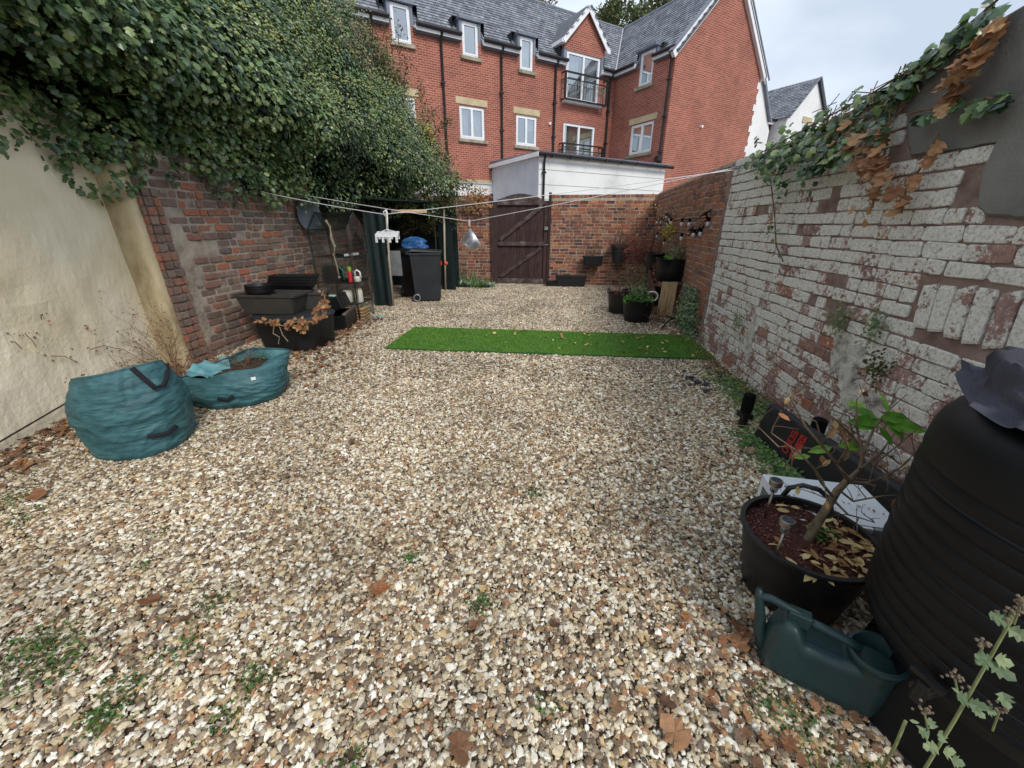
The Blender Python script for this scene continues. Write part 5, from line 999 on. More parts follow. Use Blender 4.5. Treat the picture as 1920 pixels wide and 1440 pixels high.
# two solar stake lights stood in the compost
for k, (x, y_, yb, Y, lab) in enumerate(((1455, 905, 985, 1.46, 'small steel solar stake light at the back edge of the big tub'), (1476, 980, 1060, 1.22, 'small steel solar stake light nearest the camera in the big tub'))):
    t = on_y(x, y_, Y); b_ = V(t.x, Y, .29); r = .0245; sl_o = thing('solar_light', lab, 'solar light', tuple(b_), 'solar stake lights in the tub')
    mb = MB(); mb.lathe([(r, -.012), (r*1.04, .012), (r*.95, .014), (.001, .0145)], t, 20); mb.build('cap', M['steel'], sl_o, smooth=True, shade_angle=40)
    mb = MB(); mb.lathe([(r*.78, .0152), (.001, .0156)], t, 20); mb.build('solar_cell', M['slatepiece'], sl_o)
    mb = MB(); mb.lathe([(r*.66, -.012), (r*.6, -.042), (.001, -.043)], t, 14); mb.build('lens', M['bag_clear'], sl_o, smooth=True)
    mb = MB(); mb.tube([(t.x, t.y, t.z-.042), (t.x, t.y, .28)], .0062, 8); mb.build('stake', M['steel'], sl_o, smooth=True)
# microwave
MW = thing('microwave_oven', 'discarded white microwave oven with its door open lying on the gravel behind the tub', 'microwave', (1.34, 1.62, 0), rz=R(-6))
mb = MB(); mb.box((-.225, -.155, .285), (.225, .165, .29)); mb.box((-.225, -.155, .02), (-.221, .165, .285)); mb.box((.221, -.155, .02), (.225, .165, .285)); mb.box((-.221, .161, .02), (.221, .165, .285)); mb.box((-.221, -.155, .02), (.221, .161, .026)); mb.build('casing', M['enamel'], MW, local=True, bevel=.006)
mb = MB(); mb.box((-.215, -.14, .05), (.09, .14, .05+.002)); mb.box((-.215, .138, .05), (.09, .14, .27)); mb.build('cavity', M['foam'], MW, local=True)
mb = MB(); mb.box((.1, -.175, .025), (.224, -.156, .288)); mb.build('control_panel', M['silver'], MW, local=True, bevel=.004)
for z in (.21, .12): mb = MB(); mb.tube([(.165, -.176, z), (.165, -.2, z)], .028, 20); mb.build('knob', M['silver'], MW, local=True, smooth=True, shade_angle=40, bevel=.003)
mb = MB(); mb.box((-.222, -.172, .262), (.095, -.157, .288)); mb.box((-.222, -.172, .03), (.095, -.157, .055)); mb.build('door_frame', M['enamel'], MW, local=True, bevel=.003)
mb = MB(); 
for k in range(7): mb.box((-.2265, .05+k*.012, .16), (-.2255, .056+k*.012, .24))
mb.build('vent_slots', M['foam'], MW, local=True, kind='stuff')
scatter('debris', SM, [tuple(V(1.34+random.uniform(-.2, .2), 1.62+random.uniform(-.13, .13), .296)) for k in range(40)], M['dead'], None, (.006, .022), (0, 0, 1), .3)['label'] = 'scattered plant crumbs lying on top of the white microwave'
bpy.data.objects['debris']['category'] = 'plant debris'
# long black case with foam rollers
a = V(1.575, 2.72, 0); b = V(1.74, 1.62, 0); d = (b-a).normalized(); nn = V(-d.y, d.x, 0); nn = nn if nn.x > 0 else -nn
EX = thing('padded_exercise_bench', 'long black padded board with red printed patch lying on its side against the wall', 'exercise bench', tuple(a))
mb = MB(); up = (UZ*.97+nn*.22).normalized(); th_ = up.cross(d).normalized(); mb.obox((a+b)/2+UZ*.15+nn*.03, d, (b-a).length/2, up, .15, th_, .035); mb.build('pad', M['black2'], EX, bevel=.03, smooth=True, shade_angle=30)
for y_, dx in ((2.86, -.02), (2.40, .2)):
    p = V(1.555+dx, y_, 0); ht = .30 if y_ > 2.6 else .34; mb = MB(); mb.tube([p+UZ*(ht-.15), p+UZ*ht], .042, 18); mb.build('foam_roller', M['foam'], EX, smooth=True, bevel=.012, shade_angle=50)
    mb = MB(); mb.tube([p, p+UZ*(ht-.15)], .03, 12); mb.obox(p+UZ*.12, d, .045, nn, .04, UZ, .02); mb.build('roller_bracket', M['black'], EX, smooth=True, shade_angle=40)
pf = a+d*.40-nn*.012+UZ*.155; fo_ = -th_ if th_.dot(V(-1, 0, 0)) < 0 else th_
pf = (a+b)/2+UZ*.15+nn*.03+fo_*.0365-d*((b-a).length/2-.36); mb = MB()
mb.obox(pf-d*.045+up*.0, d, .022, up, .085, fo_, .0012)
ww = 'DBOS'; mb2 = MB()
glyph = {'D': [(0, 0, 0, 4), (0, 4, 2, 4), (2, 4, 3, 3), (3, 3, 3, 1), (3, 1, 2, 0), (2, 0, 0, 0)], 'B': [(0, 0, 0, 4), (0, 4, 3, 4), (3, 4, 3, 0), (0, 2, 3, 2), (0, 0, 3, 0)], 'O': [(0, 0, 0, 4), (0, 4, 3, 4), (3, 4, 3, 0), (3, 0, 0, 0)], 'S': [(3, 4, 0, 4), (0, 4, 0, 2), (0, 2, 3, 2), (3, 2, 3, 0), (3, 0, 0, 0)], 'X': [(0, 0, 3, 4), (0, 4, 3, 0)], 'C': [(3, 4, 0, 4), (0, 4, 0, 0), (0, 0, 3, 0)], 'T': [(0, 4, 3, 4), (1.5, 4, 1.5, 0)], 'I': [(1.5, 0, 1.5, 4)], 'N': [(0, 0, 0, 4), (0, 4, 3, 0), (3, 0, 3, 4)]}
def glyphs(mbx, txt, org, ex, ey, s, w_, t_):
    for i, ch in enumerate(txt):
        for x0, y0, x1, y1 in glyph[ch]: mbx.bar(org+ex*(s*(i*4.1+x0))+ey*(s*y0), org+ex*(s*(i*4.1+x1))+ey*(s*y1), w_, t_, fo_)
mb = MB(); glyphs(mb, 'DBOS', pf-d*.02+fo_*.001-up*.082, up, -d, .0105, .008, .002); mb.obox(pf+d*.03, d, .025, up, .085, fo_, .001); mb.build('printed_patch', M['redprint'], EX, kind='stuff')
mb = MB(); glyphs(mb, 'XCTION', pf+d*.045+fo_*.0015-up*.08, up, -d, .0067, .0035, .001); mb.build('printed_letters', M['foam'], EX, kind='stuff')
# weeds at the foot of the right wall
for (x, y_, n_, r, nm, lab, m) in ((1.8, 3.75, 500, .2, 'ground_ivy', 'low green ground ivy at the wall foot just past the dark slate scraps', 'weed'), (1.78, 3.2, 600, .22, 'ground_ivy', 'green ground ivy behind the foam roller of the black bench', 'weed'), (1.5, 2.55, 420, .14, 'ground_ivy', 'patch of round green weeds in the gravel left of the black bench', 'weed'), (1.52, 2.15, 260, .1, 'ground_ivy', 'small weed patch between the black bench and the microwave', 'weed')):
    t = thing(nm, lab, 'weed', (x, y_, 0)); pp = np.array((x, y_, .02))+RNG.normal(size=(n_, 3))*np.array([r*.45, r*1.1, .012]); pp[:, 2] = np.abs(pp[:, 2])+.015
    scatter('foliage', SM, pp, M[m], t, (.02, .04), (-.2, -.2, 1), .4)
# mint-like weed in the corner
MT = thing('flowering_mint_stem', 'tall pale green mint stem with ragged leaves in the bottom right corner', 'weed', (.74, .52, 0)); mb = MB()
Yp = .50; sp_ = [on_y(x, y_, Yp+.03*(1440-y_)/300) for x, y_ in ((1700, 1500), (1735, 1440), (1790, 1350), (1810, 1315), (1855, 1235), (1895, 1165), (1930, 1110))]; mb.tube(sp_, [.0028, .0027, .0026, .0025, .0023, .0021, .0018], 8)
def mintl(x, y_, tx, tz_, s, Y=None): leaf_part(LOBE if s > .03 else OVAL, M['grey_leaf'], MT, on_y(x, y_, (Y or Yp)), V(random.gauss(0, .4), -.8, .7), V(tx, random.gauss(0, .3), tz_), s*.5)
for x, y_, tx, tz_, s in ((1885, 1165, -1, .3, .05), (1895, 1180, 1, -.6, .05), (1858, 1240, -1, .35, .05), (1848, 1232, -1, .1, .035), (1868, 1235, 1, -.3, .05), (1862, 1245, .8, -.9, .06), (1880, 1300, .3, -1, .045), (1812, 1312, -.9, .5, .05), (1800, 1300, -.6, .7, .03), (1818, 1320, 1, -.1, .05), (1825, 1325, .5, -.8, .04), (1850, 1330, .8, -.4, .035), (1755, 1400, -.8, .4, .045), (1740, 1380, -1, .5, .04), (1750, 1365, -.3, .9, .035), (1765, 1390, .1, .9, .04), (1770, 1410, 1, .0, .05), (1785, 1425, 1, -.3, .05), (1735, 1370, -.9, 0, .03), (1705, 1350, .9, .1, .03)): mintl(x, y_, tx, tz_, s)
for q, (x, y_) in enumerate(((1895, 1150), (1845, 1205), (1790, 1270), (1875, 1330), (1732, 1330), (1915, 1130))):
    p = on_y(x, y_, Yp); hh = MB(); [hh.sphere(p+V(random.gauss(0, .006), random.gauss(0, .006), random.gauss(0, .006)), .0026, 6, 4) for k in range(16)]; hh.build('flower_head', M['mint_head'], MT)
    mb.tube([p, on_y(x+(8 if x < 1800 else -14), y_+40, Yp+.01)], .0018, 5, False)
mb.tube([on_y(1655, 1440, .55), on_y(1680, 1395, .53), on_y(1698, 1352, .52)], .0028, 6); mb.build('stem', M['stem'], MT, smooth=True)
PN = thing('wooden_edging', 'dark brown ribbed timber board just in view behind the water butt stand', 'board', (1.52, .45, 0))
for k in range(3): mb = MB(); mb.box((1.44+k*.062, .56-k*.02, 0), (1.497+k*.062, .585-k*.02, .3)); mb.build('board', M['rust'], PN, bevel=.004)
t = thing('grass_tuft', 'tuft of grass and weed at the foot of the mint stem', 'grass', (.85, .62, 0)); pp = np.array((.92, .66, .01))+RNG.normal(size=(160, 3))*np.array([.06, .04, 0]); scatter('blades', ([(0, -.04, 0), (0, .04, 0), (1, 0, 0)], [(0, 1, 2)]), pp, M['weed'], t, (.03, .08), (0, -1, .2), .8, (0, 0, 1), .5)

# ------------------------------------------------------------------ garden sacks on the left
def sack(name, label, cx, cy, h, rad, rimh, seed, squash=(1, 1), mouth=None, lean=(0, 0)):
    T = thing(name, label, 'garden sack', (cx, cy, 0)); n_ = 130; kz = 60; mb = MB(); vs = []
    def pt(a, f, inner=0):
        zz = rimh(a)*f if f <= 1 else rimh(a)
        bul = rad*(.95+.15*math.sin(math.pi*min(1, f*.95+.05))**.8-.16*(max(0, f-.55)/.45)**1.3*mouth_in(a))
        if f < .08: bul *= .92+.08*(f/.08)**.5
        cs, sn = math.cos(a), math.sin(a)
        rdg = 1-abs(mnoise.noise(V(cs*1.5+seed, sn*1.5, zz*26+1.6*math.sin(a*2+seed)))); rd2 = 1-abs(mnoise.noise(V(cs*3+seed, sn*3, zz*11+2*math.sin(a*3)))); wr = (.008*(rdg**5-.5)+.012*(rd2**4-.4))*(.3+.7*min(1, (1-f)*4))+.03*mnoise.noise(V(cs*1.1+seed, sn*1.1, zz*3.5))+.006*mnoise.noise(V(cs*6, sn*6+seed, zz*40))
        r = bul+wr-inner
        return V(cx+cs*r*squash[0]+lean[0]*f, cy+sn*r*squash[1]+lean[1]*f, zz)
    mouth_in = mouth or (lambda a: 1)
    for k in range(kz+1):
        for i in range(n_): vs.append(pt(2*math.pi*i/n_, k/kz))
    fs = [(k*n_+i, k*n_+(i+1) % n_, (k+1)*n_+(i+1) % n_, (k+1)*n_+i) for k in range(kz) for i in range(n_)]
    mb.add(vs, fs); mb.build('body', M['teal'], T, smooth=True)
    mb = MB(); vs = []
    for k in range(9):
        f = 1-.085*k
        for i in range(n_): p = pt(2*math.pi*i/n_, f, .012+.03*(k/8)); vs.append(p)
    mb.add(vs, [(k*n_+i, (k+1)*n_+i, (k+1)*n_+(i+1) % n_, k*n_+(i+1) % n_) for k in range(8) for i in range(n_)]); mb.build('lining', M['teal_in'], T, smooth=True)
    mb = MB(); ring = [pt(2*math.pi*i/n_, 1, .006) for i in range(n_)]; mb.tube(ring+[ring[0], ring[1]], .009, 6, False); mb.build('rim', M['teal'], T, smooth=True)
    mb = MB(); fl = [pt(2*math.pi*i/n_, .74, .05) for i in range(n_)]; ce = V(cx+lean[0], cy+lean[1], sum(p.z for p in fl)/n_+.02); mb.add([ce]+fl, [(0, 1+i, 1+(i+1) % n_) for i in range(n_)]); mb.build('contents', M['soil'], T)
    return T, pt
def strap(T, pts, w, nm='strap'):
    mb = MB(); vs = []; k = len(pts)
    for i, (p, o) in enumerate(pts):
        d = (pts[min(i+1, k-1)][0]-pts[max(0, i-1)][0]).normalized(); s = d.cross(o).normalized(); vs += [p+s*w/2+o*.004, p-s*w/2+o*.004]
    mb.add(vs, [(2*i, 2*i+1, 2*i+3, 2*i+2) for i in range(k-1)]); o_ = mb.build(nm, M['strap'], T, smooth=True); sd = o_.modifiers.new('thick', 'SOLIDIFY'); sd.thickness = .004; return o_
toward = lambda c: (CAM-c).normalized()
# rim of the near sack stands high at the front and folds back down behind
rim1 = lambda a: .565+.075*math.cos(a+.55)+.012*math.sin(2*a)
T1, pt1 = sack('garden_waste_sack', 'tall full teal garden waste sack with black strap handles by the cream wall', -2.93, 2.17, .55, .285, rim1, 3.1, (1.0, .95), mouth=lambda a: .75)
def on_sack(pt_, px_, py_, d0=.5):
    d = ray(px_, py_).normalized(); best = None
    for i in range(0, 160):
        a = -math.pi+2*math.pi*i/160
        for k in range(0, 26):
            p = pt_(a, k/25); v = p-CAM; t = v.dot(d); e = (v-d*t).length
            if t > 0 and (best is None or e+.06*t < best[0]): best = (e+.06*t, p)
    return best[1]
for nm, pl, w in (('handle', ((243, 683), (262, 705), (290, 724), (308, 722), (316, 705), (314, 676)), .03), ('strap', ((275, 817), (300, 816), (318, 812), (330, 798)), .03)):
    pp = []
    for i, (x, y_) in enumerate(pl): p = on_sack(pt1, x, y_); o = toward(p); pp.append((p+o*(.012+(.015 if nm == 'handle' and 0 < i < 5 else 0)), o))
    strap(T1, pp, w, nm)
rim2 = lambda a: .31+.07*math.cos(a-.6)-.02*math.cos(2*a)+.012*math.sin(5*a)
T2, pt2 = sack('garden_waste_sack', 'slumped half empty teal garden sack with wide open mouth and a white tag', -2.93, 3.03, .33, .37, rim2, 7.7, (1.14, .88), mouth=lambda a: .6-2.6*math.exp(-(math.remainder(a-.75, 6.2832)/.42)**2)-2.9*math.exp(-(math.remainder(a-3.75, 6.2832)/.38)**2), lean=(.02, .0))
mb = MB(); vs = []; nf = 26
for j in range(nf+1):
    for i in range(nf+1):
        a_ = 2.2+2.6*i/nf; r_ = .06+.27*j/nf; x_ = -2.93+1.05*r_*math.cos(a_); y_ = 3.03+.85*r_*math.sin(a_); vs.append((x_, y_, .20+.10*(j/nf)**1.4+.05*(1-abs(mnoise.noise(V(x_*7, y_*7, 2))))**3-.03+.02*mnoise.noise(V(x_*19, y_*19, 5))))
mb.add(vs, [(j*(nf+1)+i, j*(nf+1)+i+1, (j+1)*(nf+1)+i+1, (j+1)*(nf+1)+i) for j in range(nf) for i in range(nf)]); mb.build('folded_flap', M['teal_in'], T2, smooth=True)
pp = []
for x, y_ in ((410, 748), (428, 750), (440, 743)): p = on_sack(pt2, x, y_); o = toward(p); pp.append((p+o*.012, o))
strap(T2, pp, .03)
p = on_sack(pt2, 473, 709); o = toward(p); mb = MB(); s_ = o.cross(UZ).normalized(); mb.obox(p+o*.015, s_, .018, UZ, .014, o, .001); mb.build('tag', M['white'], T2)
mb = MB(); ti_ = []
for k in range(14): branchy(mb, (-2.9+random.gauss(0, .12), 3.2+random.gauss(0, .08), .26), (random.gauss(0, .5), random.gauss(0, .4), .7), .14, .003, 1, ti_)
o_ = mb.build('dead_stems', M['twig'], T2); o_['kind'] = 'stuff'
scatter('seedling', OVAL, blob((-2.76, 3.25, .33), .05, 26), M['weed'], T2, (.02, .04), (0, 0, 1), .6)
# dry weeds behind the sacks against the cream wall
for (lab, bx_, by_, n_, hh, m, sp_) in (('dead bindweed and dry stems behind the tall teal sack against the cream wall', -3.66, 2.6, 12, .5, 'dead', .18), ('upright grey seeding weed growing at the foot of the cream pier', -3.93, 3.4, 16, .8, 'dead', .06), ('tangle of dry weed stems between the two teal sacks', -3.6, 3.1, 30, .42, 'dead', .17)):
    t = thing('dry_weeds', lab, 'weed', (bx_, by_, 0)); mb = MB(); tt = []
    for k in range(n_): branchy(mb, (bx_+random.gauss(0, sp_), by_+random.gauss(0, sp_*.8), 0), (random.gauss(0, .15), random.gauss(0, .15), 1), hh*random.uniform(.35, .62), .0032, 2, tt, .4, 0, 3)
    mb.build('stems', M['twig'], t, kind='stuff'); scatter('foliage', SM, np.array([np.array(a)+RNG.normal(size=3)*.02 for a, _ in tt for q in range(2)]), M[m], t, (.01, .03), (0, 0, 1), 1)
t = thing('dried_wall_creeper', 'thin dried creeper stains climbing the cream wall above the tall sack', 'climber', (-3.75, 2.4, .7)); mb = MB(); pp = []
def on_cream(x, y_):
    A_ = V(-3.30, 0, 0); d_ = (V(-4.26, 3.62, 0)-A_).normalized(); nn_ = V(d_.y, -d_.x, 0); r_ = ray(x, y_); tt = (A_-CAM).dot(nn_)/r_.dot(nn_); return CAM+r_*tt+nn_*.022
for st in (((70, 590), (72, 600)), ((90, 668), (115, 668), (140, 680)), ((158, 612), (160, 622)), ((165, 655), (190, 648), (205, 652), (225, 655), (250, 668), (268, 680)), ((40, 625), (55, 640), (62, 652)), ((20, 640), (35, 655))):
    ps = [on_cream(*q) for q in st]; mb.tube(ps, .003, 4)
    for q in ps: pp += [tuple(q+V(random.gauss(0, .03), random.gauss(0, .03), random.gauss(0, .03))) for _ in range(4)]
mb.build('stems', M['twig'], t, kind='stuff'); pp = np.array(pp); pp[:, 0] = [max(a, on_cream(100, 640).x*0+a) for a in pp[:, 0]]; scatter('dead_foliage', SM, pp, M['dead'], t, (.012, .03), (1, .2, .3), .5)

# ------------------------------------------------------------------ left clutter
def trough(name, label, c, L_, W_, h, rz, m='trough', cat='planter', flare=.82, group=None, ribs=0):
    T = thing(name, label, cat, c, group, rz=rz); mb = MB(); a, b = L_/2, W_/2; fa = flare
    def rr(f, z, s=1): return [(s*x*f, s*y*f, z) for x, y in ((-a, -b+.02), (-a+.02, -b), (a-.02, -b), (a, -b+.02), (a, b-.02), (a-.02, b), (-a+.02, b), (-a, b-.02))]
    rings = [rr(fa*.98, 0), rr(fa, .01), rr(.97, h-.03), rr(1.03, h-.03), rr(1.04, h), rr(.96, h), rr(fa*.93, .03)]
    vs = [p for r_ in rings for p in r_]; fs = [(k*8+i, k*8+(i+1) % 8, (k+1)*8+(i+1) % 8, (k+1)*8+i) for k in range(6) for i in range(8)]+[tuple(range(8))[::-1], tuple(range(48, 56))]
    mb.add(vs, fs); mb.build('body', M[m], T, local=True, bevel=.004)
    if ribs:
        mb = MB()
        for k in range(ribs): y = -b*.7+b*1.4*k/(ribs-1); mb.bar((a*fa+.004, y*fa, .02), (a*.98+.004, y, h-.04), .012, .008, (1, 0, 0))
        mb.build('ribs', M[m], T, local=True, kind='stuff')
    return T
BX0 = thing('storage_tub', 'big black storage tub with a domed lid and dead vine over its rim', 'storage tub', (-3.32, 4.62, 0), rz=R(-8))
mb = MB(); n_ = 40
def sq(r1, r2, z, e=.45): return [(math.copysign(abs(math.cos(t))**e, math.cos(t))*r1, math.copysign(abs(math.sin(t))**e, math.sin(t))*r2, z) for t in [2*math.pi*i/n_ for i in range(n_)]]
rings = [sq(.35, .29, 0), sq(.37, .31, .02), sq(.405, .35, .39), sq(.41, .355, .41)]; mb.add([p for r_ in rings for p in r_], [(k*n_+i, k*n_+(i+1) % n_, (k+1)*n_+(i+1) % n_, (k+1)*n_+i) for k in range(3) for i in range(n_)]); mb.build('body', M['black2'], BX0, smooth=True, local=True, shade_angle=40)
mb = MB(); rings = [sq(.42, .365, .40), sq(.425, .37, .425), sq(.41, .355, .45), sq(.3, .26, .462), sq(.25, .2, .465)]; mb.add([p for r_ in rings for p in r_], [(k*n_+i, k*n_+(i+1) % n_, (k+1)*n_+(i+1) % n_, (k+1)*n_+i) for k in range(4) for i in range(n_)]+[tuple(range(4*n_, 5*n_))]); mb.build('lid', M['charcoal'], BX0, smooth=True, local=True, shade_angle=40)
trough('large_planter', 'large grey brown trough planter sitting on the lid of the storage tub', (-3.50, 4.56, .467), .76, .42, .24, R(2), ribs=0)
trough('large_planter', 'second grey ribbed trough nested behind the large trough planter', (-3.34, 4.80, .467), .72, .36, .22, R(18), ribs=9)
for k in range(4): trough('window_box', ['lowest', 'second', 'third', 'top'][k]+' black window box of the stack leaning on the trough planters', (-3.50+.01*k, 4.96+.01*k, .68+.035*k), .58, .2, .09, R(4+2*k), 'black', cat='window box', group='stacked black window boxes')
for k in range(4):
    c = (-3.66, 4.54, .62+.022*k); mb = MB(); mb.lathe([(.12, 0), (.148, .10), (.156, .105), (.156, .118), (.144, .118), (.115, .01), (.001, .01)], c, 32); tag(mb.build('plant_pot', M['black'], smooth=True, shade_angle=40), ['lowest', 'second', 'third', 'top'][k]+' round black pot nested in the stack on the trough planter', 'plant pot', 'stacked round black pots')
VN = thing('dead_vine', 'dead curling vine with brown leaves hanging over the front of the storage tub', 'vine', (-3.1, 4.2, .4)); mb = MB(); pp = []
for st in (((480, 600), (510, 606), (535, 612), (560, 602), (590, 604), (612, 585)), ((514, 610), (512, 625), (524, 632), (522, 645)), ((524, 612), (530, 628), (540, 640)), ((540, 600), (555, 612), (570, 618), (575, 606)), ((590, 590), (600, 578), (610, 565), (606, 548))):
    ps = [on_y(x, y_, 4.19) for x, y_ in st]; mb.tube(ps, .006, 5)
    if st[1][1] < 615:
        for a, b in zip(ps, ps[1:]): pp += [tuple(a.lerp(b, random.random())+V(random.gauss(0, .02), random.gauss(0, .02), random.gauss(0, .025))) for _ in range(11)]
mb.build('stems', M['rope'], VN, kind='stuff'); scatter('foliage', LOBE, pp, M['dead_ivy'], VN, (.03, .065), (0, -1, .3), .8)
BP = thing('pale_blue_pail', 'pale blue ribbed pail with hoop handle between the troughs and the greenhouse', 'pail', (-3.42, 5.28, .35))
c = V(-3.42, 5.28, .33); mb = MB(); mb.lathe([(.1, 0), (.13, .22), (.134, .225), (.128, .225), (.1, .02), (.001, .02)], c, 28); mb.build('body', M['blue_pail'], BP, smooth=True, shade_angle=40)
mb = MB(); [mb.lathe([(.102+.028*k/5*1.1, .03+.036*k), (.105+.028*k/5*1.1, .034+.036*k)], c, 28) for k in range(5)]; mb.build('bands', M['charcoal'], BP, kind='stuff')
mb = MB(); mb.tube([c+V(.13*math.cos(t), 0, .225+.1*math.sin(t)) for t in [math.pi*i/10 for i in range(11)]], .006, 6); mb.build('handle', M['pot_white'], BP, smooth=True)
mb = MB(); mb.tube([(-3.32, 5.1, .35), (-3.31, 5.1, .5)], .003, 5); tag(mb.build('dried_flower', M['twig']), 'dried brown flower head standing in front of the pale blue pail', 'dried flower')
scatter('petals', OVAL, blob((-3.31, 5.1, .52), .03, 30), M['dead_ivy'], bpy.data.objects['dried_flower'], (.02, .035), (0, -1, 0), 1)
CR = thing('tool_crate', 'open black crate with tilted lid beside the greenhouse shelves', 'crate', (-3.32, 5.62, 0), rz=R(12))
mb = MB(); mb.box((-.2, -.3, 0), (.2, .3, .02)); [mb.box(*q) for q in (((-.2, -.3, .02), (-.185, .3, .24)), ((.185, -.3, .02), (.2, .3, .24)), ((-.185, -.3, .02), (.185, -.285, .24)), ((-.185, .285, .02), (.185, .3, .24)))]; mb.build('body', M['black'], CR, local=True, bevel=.005)
mb = MB(); mb.obox((.19, 0, .26), V(0, 1, 0), .32, V(1, 0, 0), .022, UZ, .014); mb.build('rim', M['wood_grey'], CR, local=True)
mb = MB(); mb.obox((-.05, .05, .36), V(1, 0, .35).normalized(), .18, V(0, 1, 0), .22, V(-.35, 0, 1).normalized(), .10); mb.build('inner_box', M['black'], CR, local=True, bevel=.012)
mb = MB(); mb.sphere((-3.36, 5.62, .49), .055, 10, 6, (1.3, 1, .3)); mb.sphere((-3.28, 5.56, .485), .04, 10, 6, (1, .6, .4)); tag(mb.build('gardening_glove', M['glove'], smooth=True), 'pale patterned gardening glove lying on the black crate', 'glove')

# mini greenhouse: frame, shelves, clear film cover
GX0, GX1, GY0, GY1 = -3.80, -3.18, 6.02, 6.55
GH = thing('mini_greenhouse', 'small shelved greenhouse under a torn clear plastic cover against the brick wall', 'greenhouse', (-3.5, 6.3, 0))
for x in (GX0, GX1):
    for y in (GY0, GY1): mb = MB(); mb.tube([(x, y, 0), (x, y, 1.42)], .011, 8); mb.build('frame_pole', M['tarp'], GH, smooth=True)
mb = MB(); 
for z in (.28, .62, 1.02, 1.42):
    for p, q in (((GX0, GY0), (GX1, GY0)), ((GX0, GY1), (GX1, GY1)), ((GX0, GY0), (GX0, GY1)), ((GX1, GY0), (GX1, GY1))): mb.tube([(*p, z), (*q, z)], .009, 6)
for x in (GX0, GX1): mb.tube([(x, GY0, 1.42), (x, (GY0+GY1)/2, 1.66), (x, GY1, 1.42)], .009, 6)
mb.build('frame_rails', M['tarp'], GH, kind='stuff')
for z in (.28, .62, 1.02):
    mb = MB(); 
    for k in range(9): y = GY0+.03+k*(GY1-GY0-.06)/8; mb.tube([(GX0, y, z), (GX1, y, z)], .004, 4)
    for k in range(6): x = GX0+.03+k*(GX1-GX0-.06)/5; mb.tube([(x, GY0, z-.003), (x, GY1, z-.003)], .004, 4)
    mb.build('shelf', M['black'], GH)
mb = MB(); sec = [(GY0-.02, .06), (GY0-.02, .5), (GY0-.03, .95), (GY0-.02, 1.43), ((GY0+GY1)/2, 1.68), (GY1+.02, 1.43), (GY1+.02, .05)]; vs = []
for i in range(19):
    x = GX0-.02+(GX1-GX0+.03)*i/18
    for y, z in sec: vs.append((x, y+.02*mnoise.noise(V(x*7, z*5, 1)), z+.02*mnoise.noise(V(x*6, y*6, 4))))
fs = [(i*7+k, i*7+k+1, (i+1)*7+k+1, (i+1)*7+k) for i in range(18) for k in range(6) if not (k < 3 and 12 <= i)]
b = len(vs); yy = [GY0-.02+(GY1-GY0+.04)*j/8 for j in range(9)]
for j, y in enumerate(yy):
    tz_ = 1.43+.25*(1-abs(j-4)/4)
    for k in range(7): z = .05+(tz_-.05)*k/6; vs.append((GX1+.012+.03*mnoise.noise(V(y*6, z*5, 8)), y, z))
fs += [(b+j*7+k, b+(j+1)*7+k, b+(j+1)*7+k+1, b+j*7+k+1) for j in range(8) for k in range(6) if k > 4 or j in (0, 7)]
mb.add(vs, fs); mb.build('plastic_cover', M['film'], GH, smooth=True)
random.seed(31)
def jar(name, lab, c, r, h, m, cat='container', lid=None):
    t = thing(name, lab, cat, c); mb = MB(); mb.lathe([(r*.9, 0), (r, .01), (r, h*.9), (r*.9, h), (.001, h)], c, 20); mb.build('body', M[m], t, smooth=True, shade_angle=40)
    if lid: mb = MB(); mb.lathe([(r*.92, h), (r*.92, h+.02), (.001, h+.022)], c, 20); mb.build('lid', M[lid], t, smooth=True, shade_angle=40)
    return t
jar('plastic_tub', 'off white plastic tub on the lower greenhouse shelf, left one', (-3.42, 6.2, .285), .075, .17, 'pot_white', 'tub', 'pot_white')
jar('plastic_tub', 'taller off white plastic tub with beige lid on the lower greenhouse shelf', (-3.24, 6.22, .285), .065, .2, 'pot_white', 'tub', 'stone')
bt = thing('spray_bottle', 'red bottle with lime green cap on the middle greenhouse shelf', 'bottle', (-3.27, 6.1, .63)); mb = MB(); mb.lathe([(.04, 0), (.042, .15), (.03, .18), (.02, .19)], (-3.27, 6.1, .63), 16); mb.build('body', M['red'], bt, smooth=True); mb = MB(); mb.lathe([(.032, .185), (.032, .235), (.001, .24)], (-3.27, 6.1, .63), 14); mb.build('cap', M['lime'], bt, smooth=True, shade_angle=40)
jg = thing('milk_jug', 'white plastic jug with loop handle beside the red bottle', 'jug', (-3.14, 6.12, .63)); mb = MB(); mb.box((-3.21, 6.07, .63), (-3.12, 6.17, .72)); mb.build('body', M['pot_white'], jg, bevel=.02, smooth=True); mb = MB(); mb.tube([(-3.2, 6.12, .72), (-3.2, 6.12, .78), (-3.16, 6.12, .82), (-3.115, 6.12, .79), (-3.105, 6.12, .7)], .012, 8); mb.build('handle', M['white'], jg, smooth=True)
cg = thing('green_crate', 'dark green rounded plastic seed tray standing on edge in the greenhouse', 'tray', (-3.62, 6.2, .63)); mb = MB(); mb.tube([(-3.8, 6.2, .64), (-3.8, 6.2, .8), (-3.74, 6.2, .88), (-3.52, 6.2, .88), (-3.44, 6.2, .8), (-3.44, 6.2, .64)], .022, 8); mb.build('rim', M['teal_mid'], cg, smooth=True); mb = MB(); mb.box((-3.79, 6.205, .64), (-3.45, 6.225, .87)); mb.build('panel', M['tarp'], cg)
mb = MB(); mb.obox((-3.25, 6.2, 1.05), V(1, 0, .1).normalized(), .09, V(0, 1, 0), .07, UZ, .018); tag(mb.build('folded_sheet', M['foil']), 'folded pale sheet on the top greenhouse shelf', 'sheet')
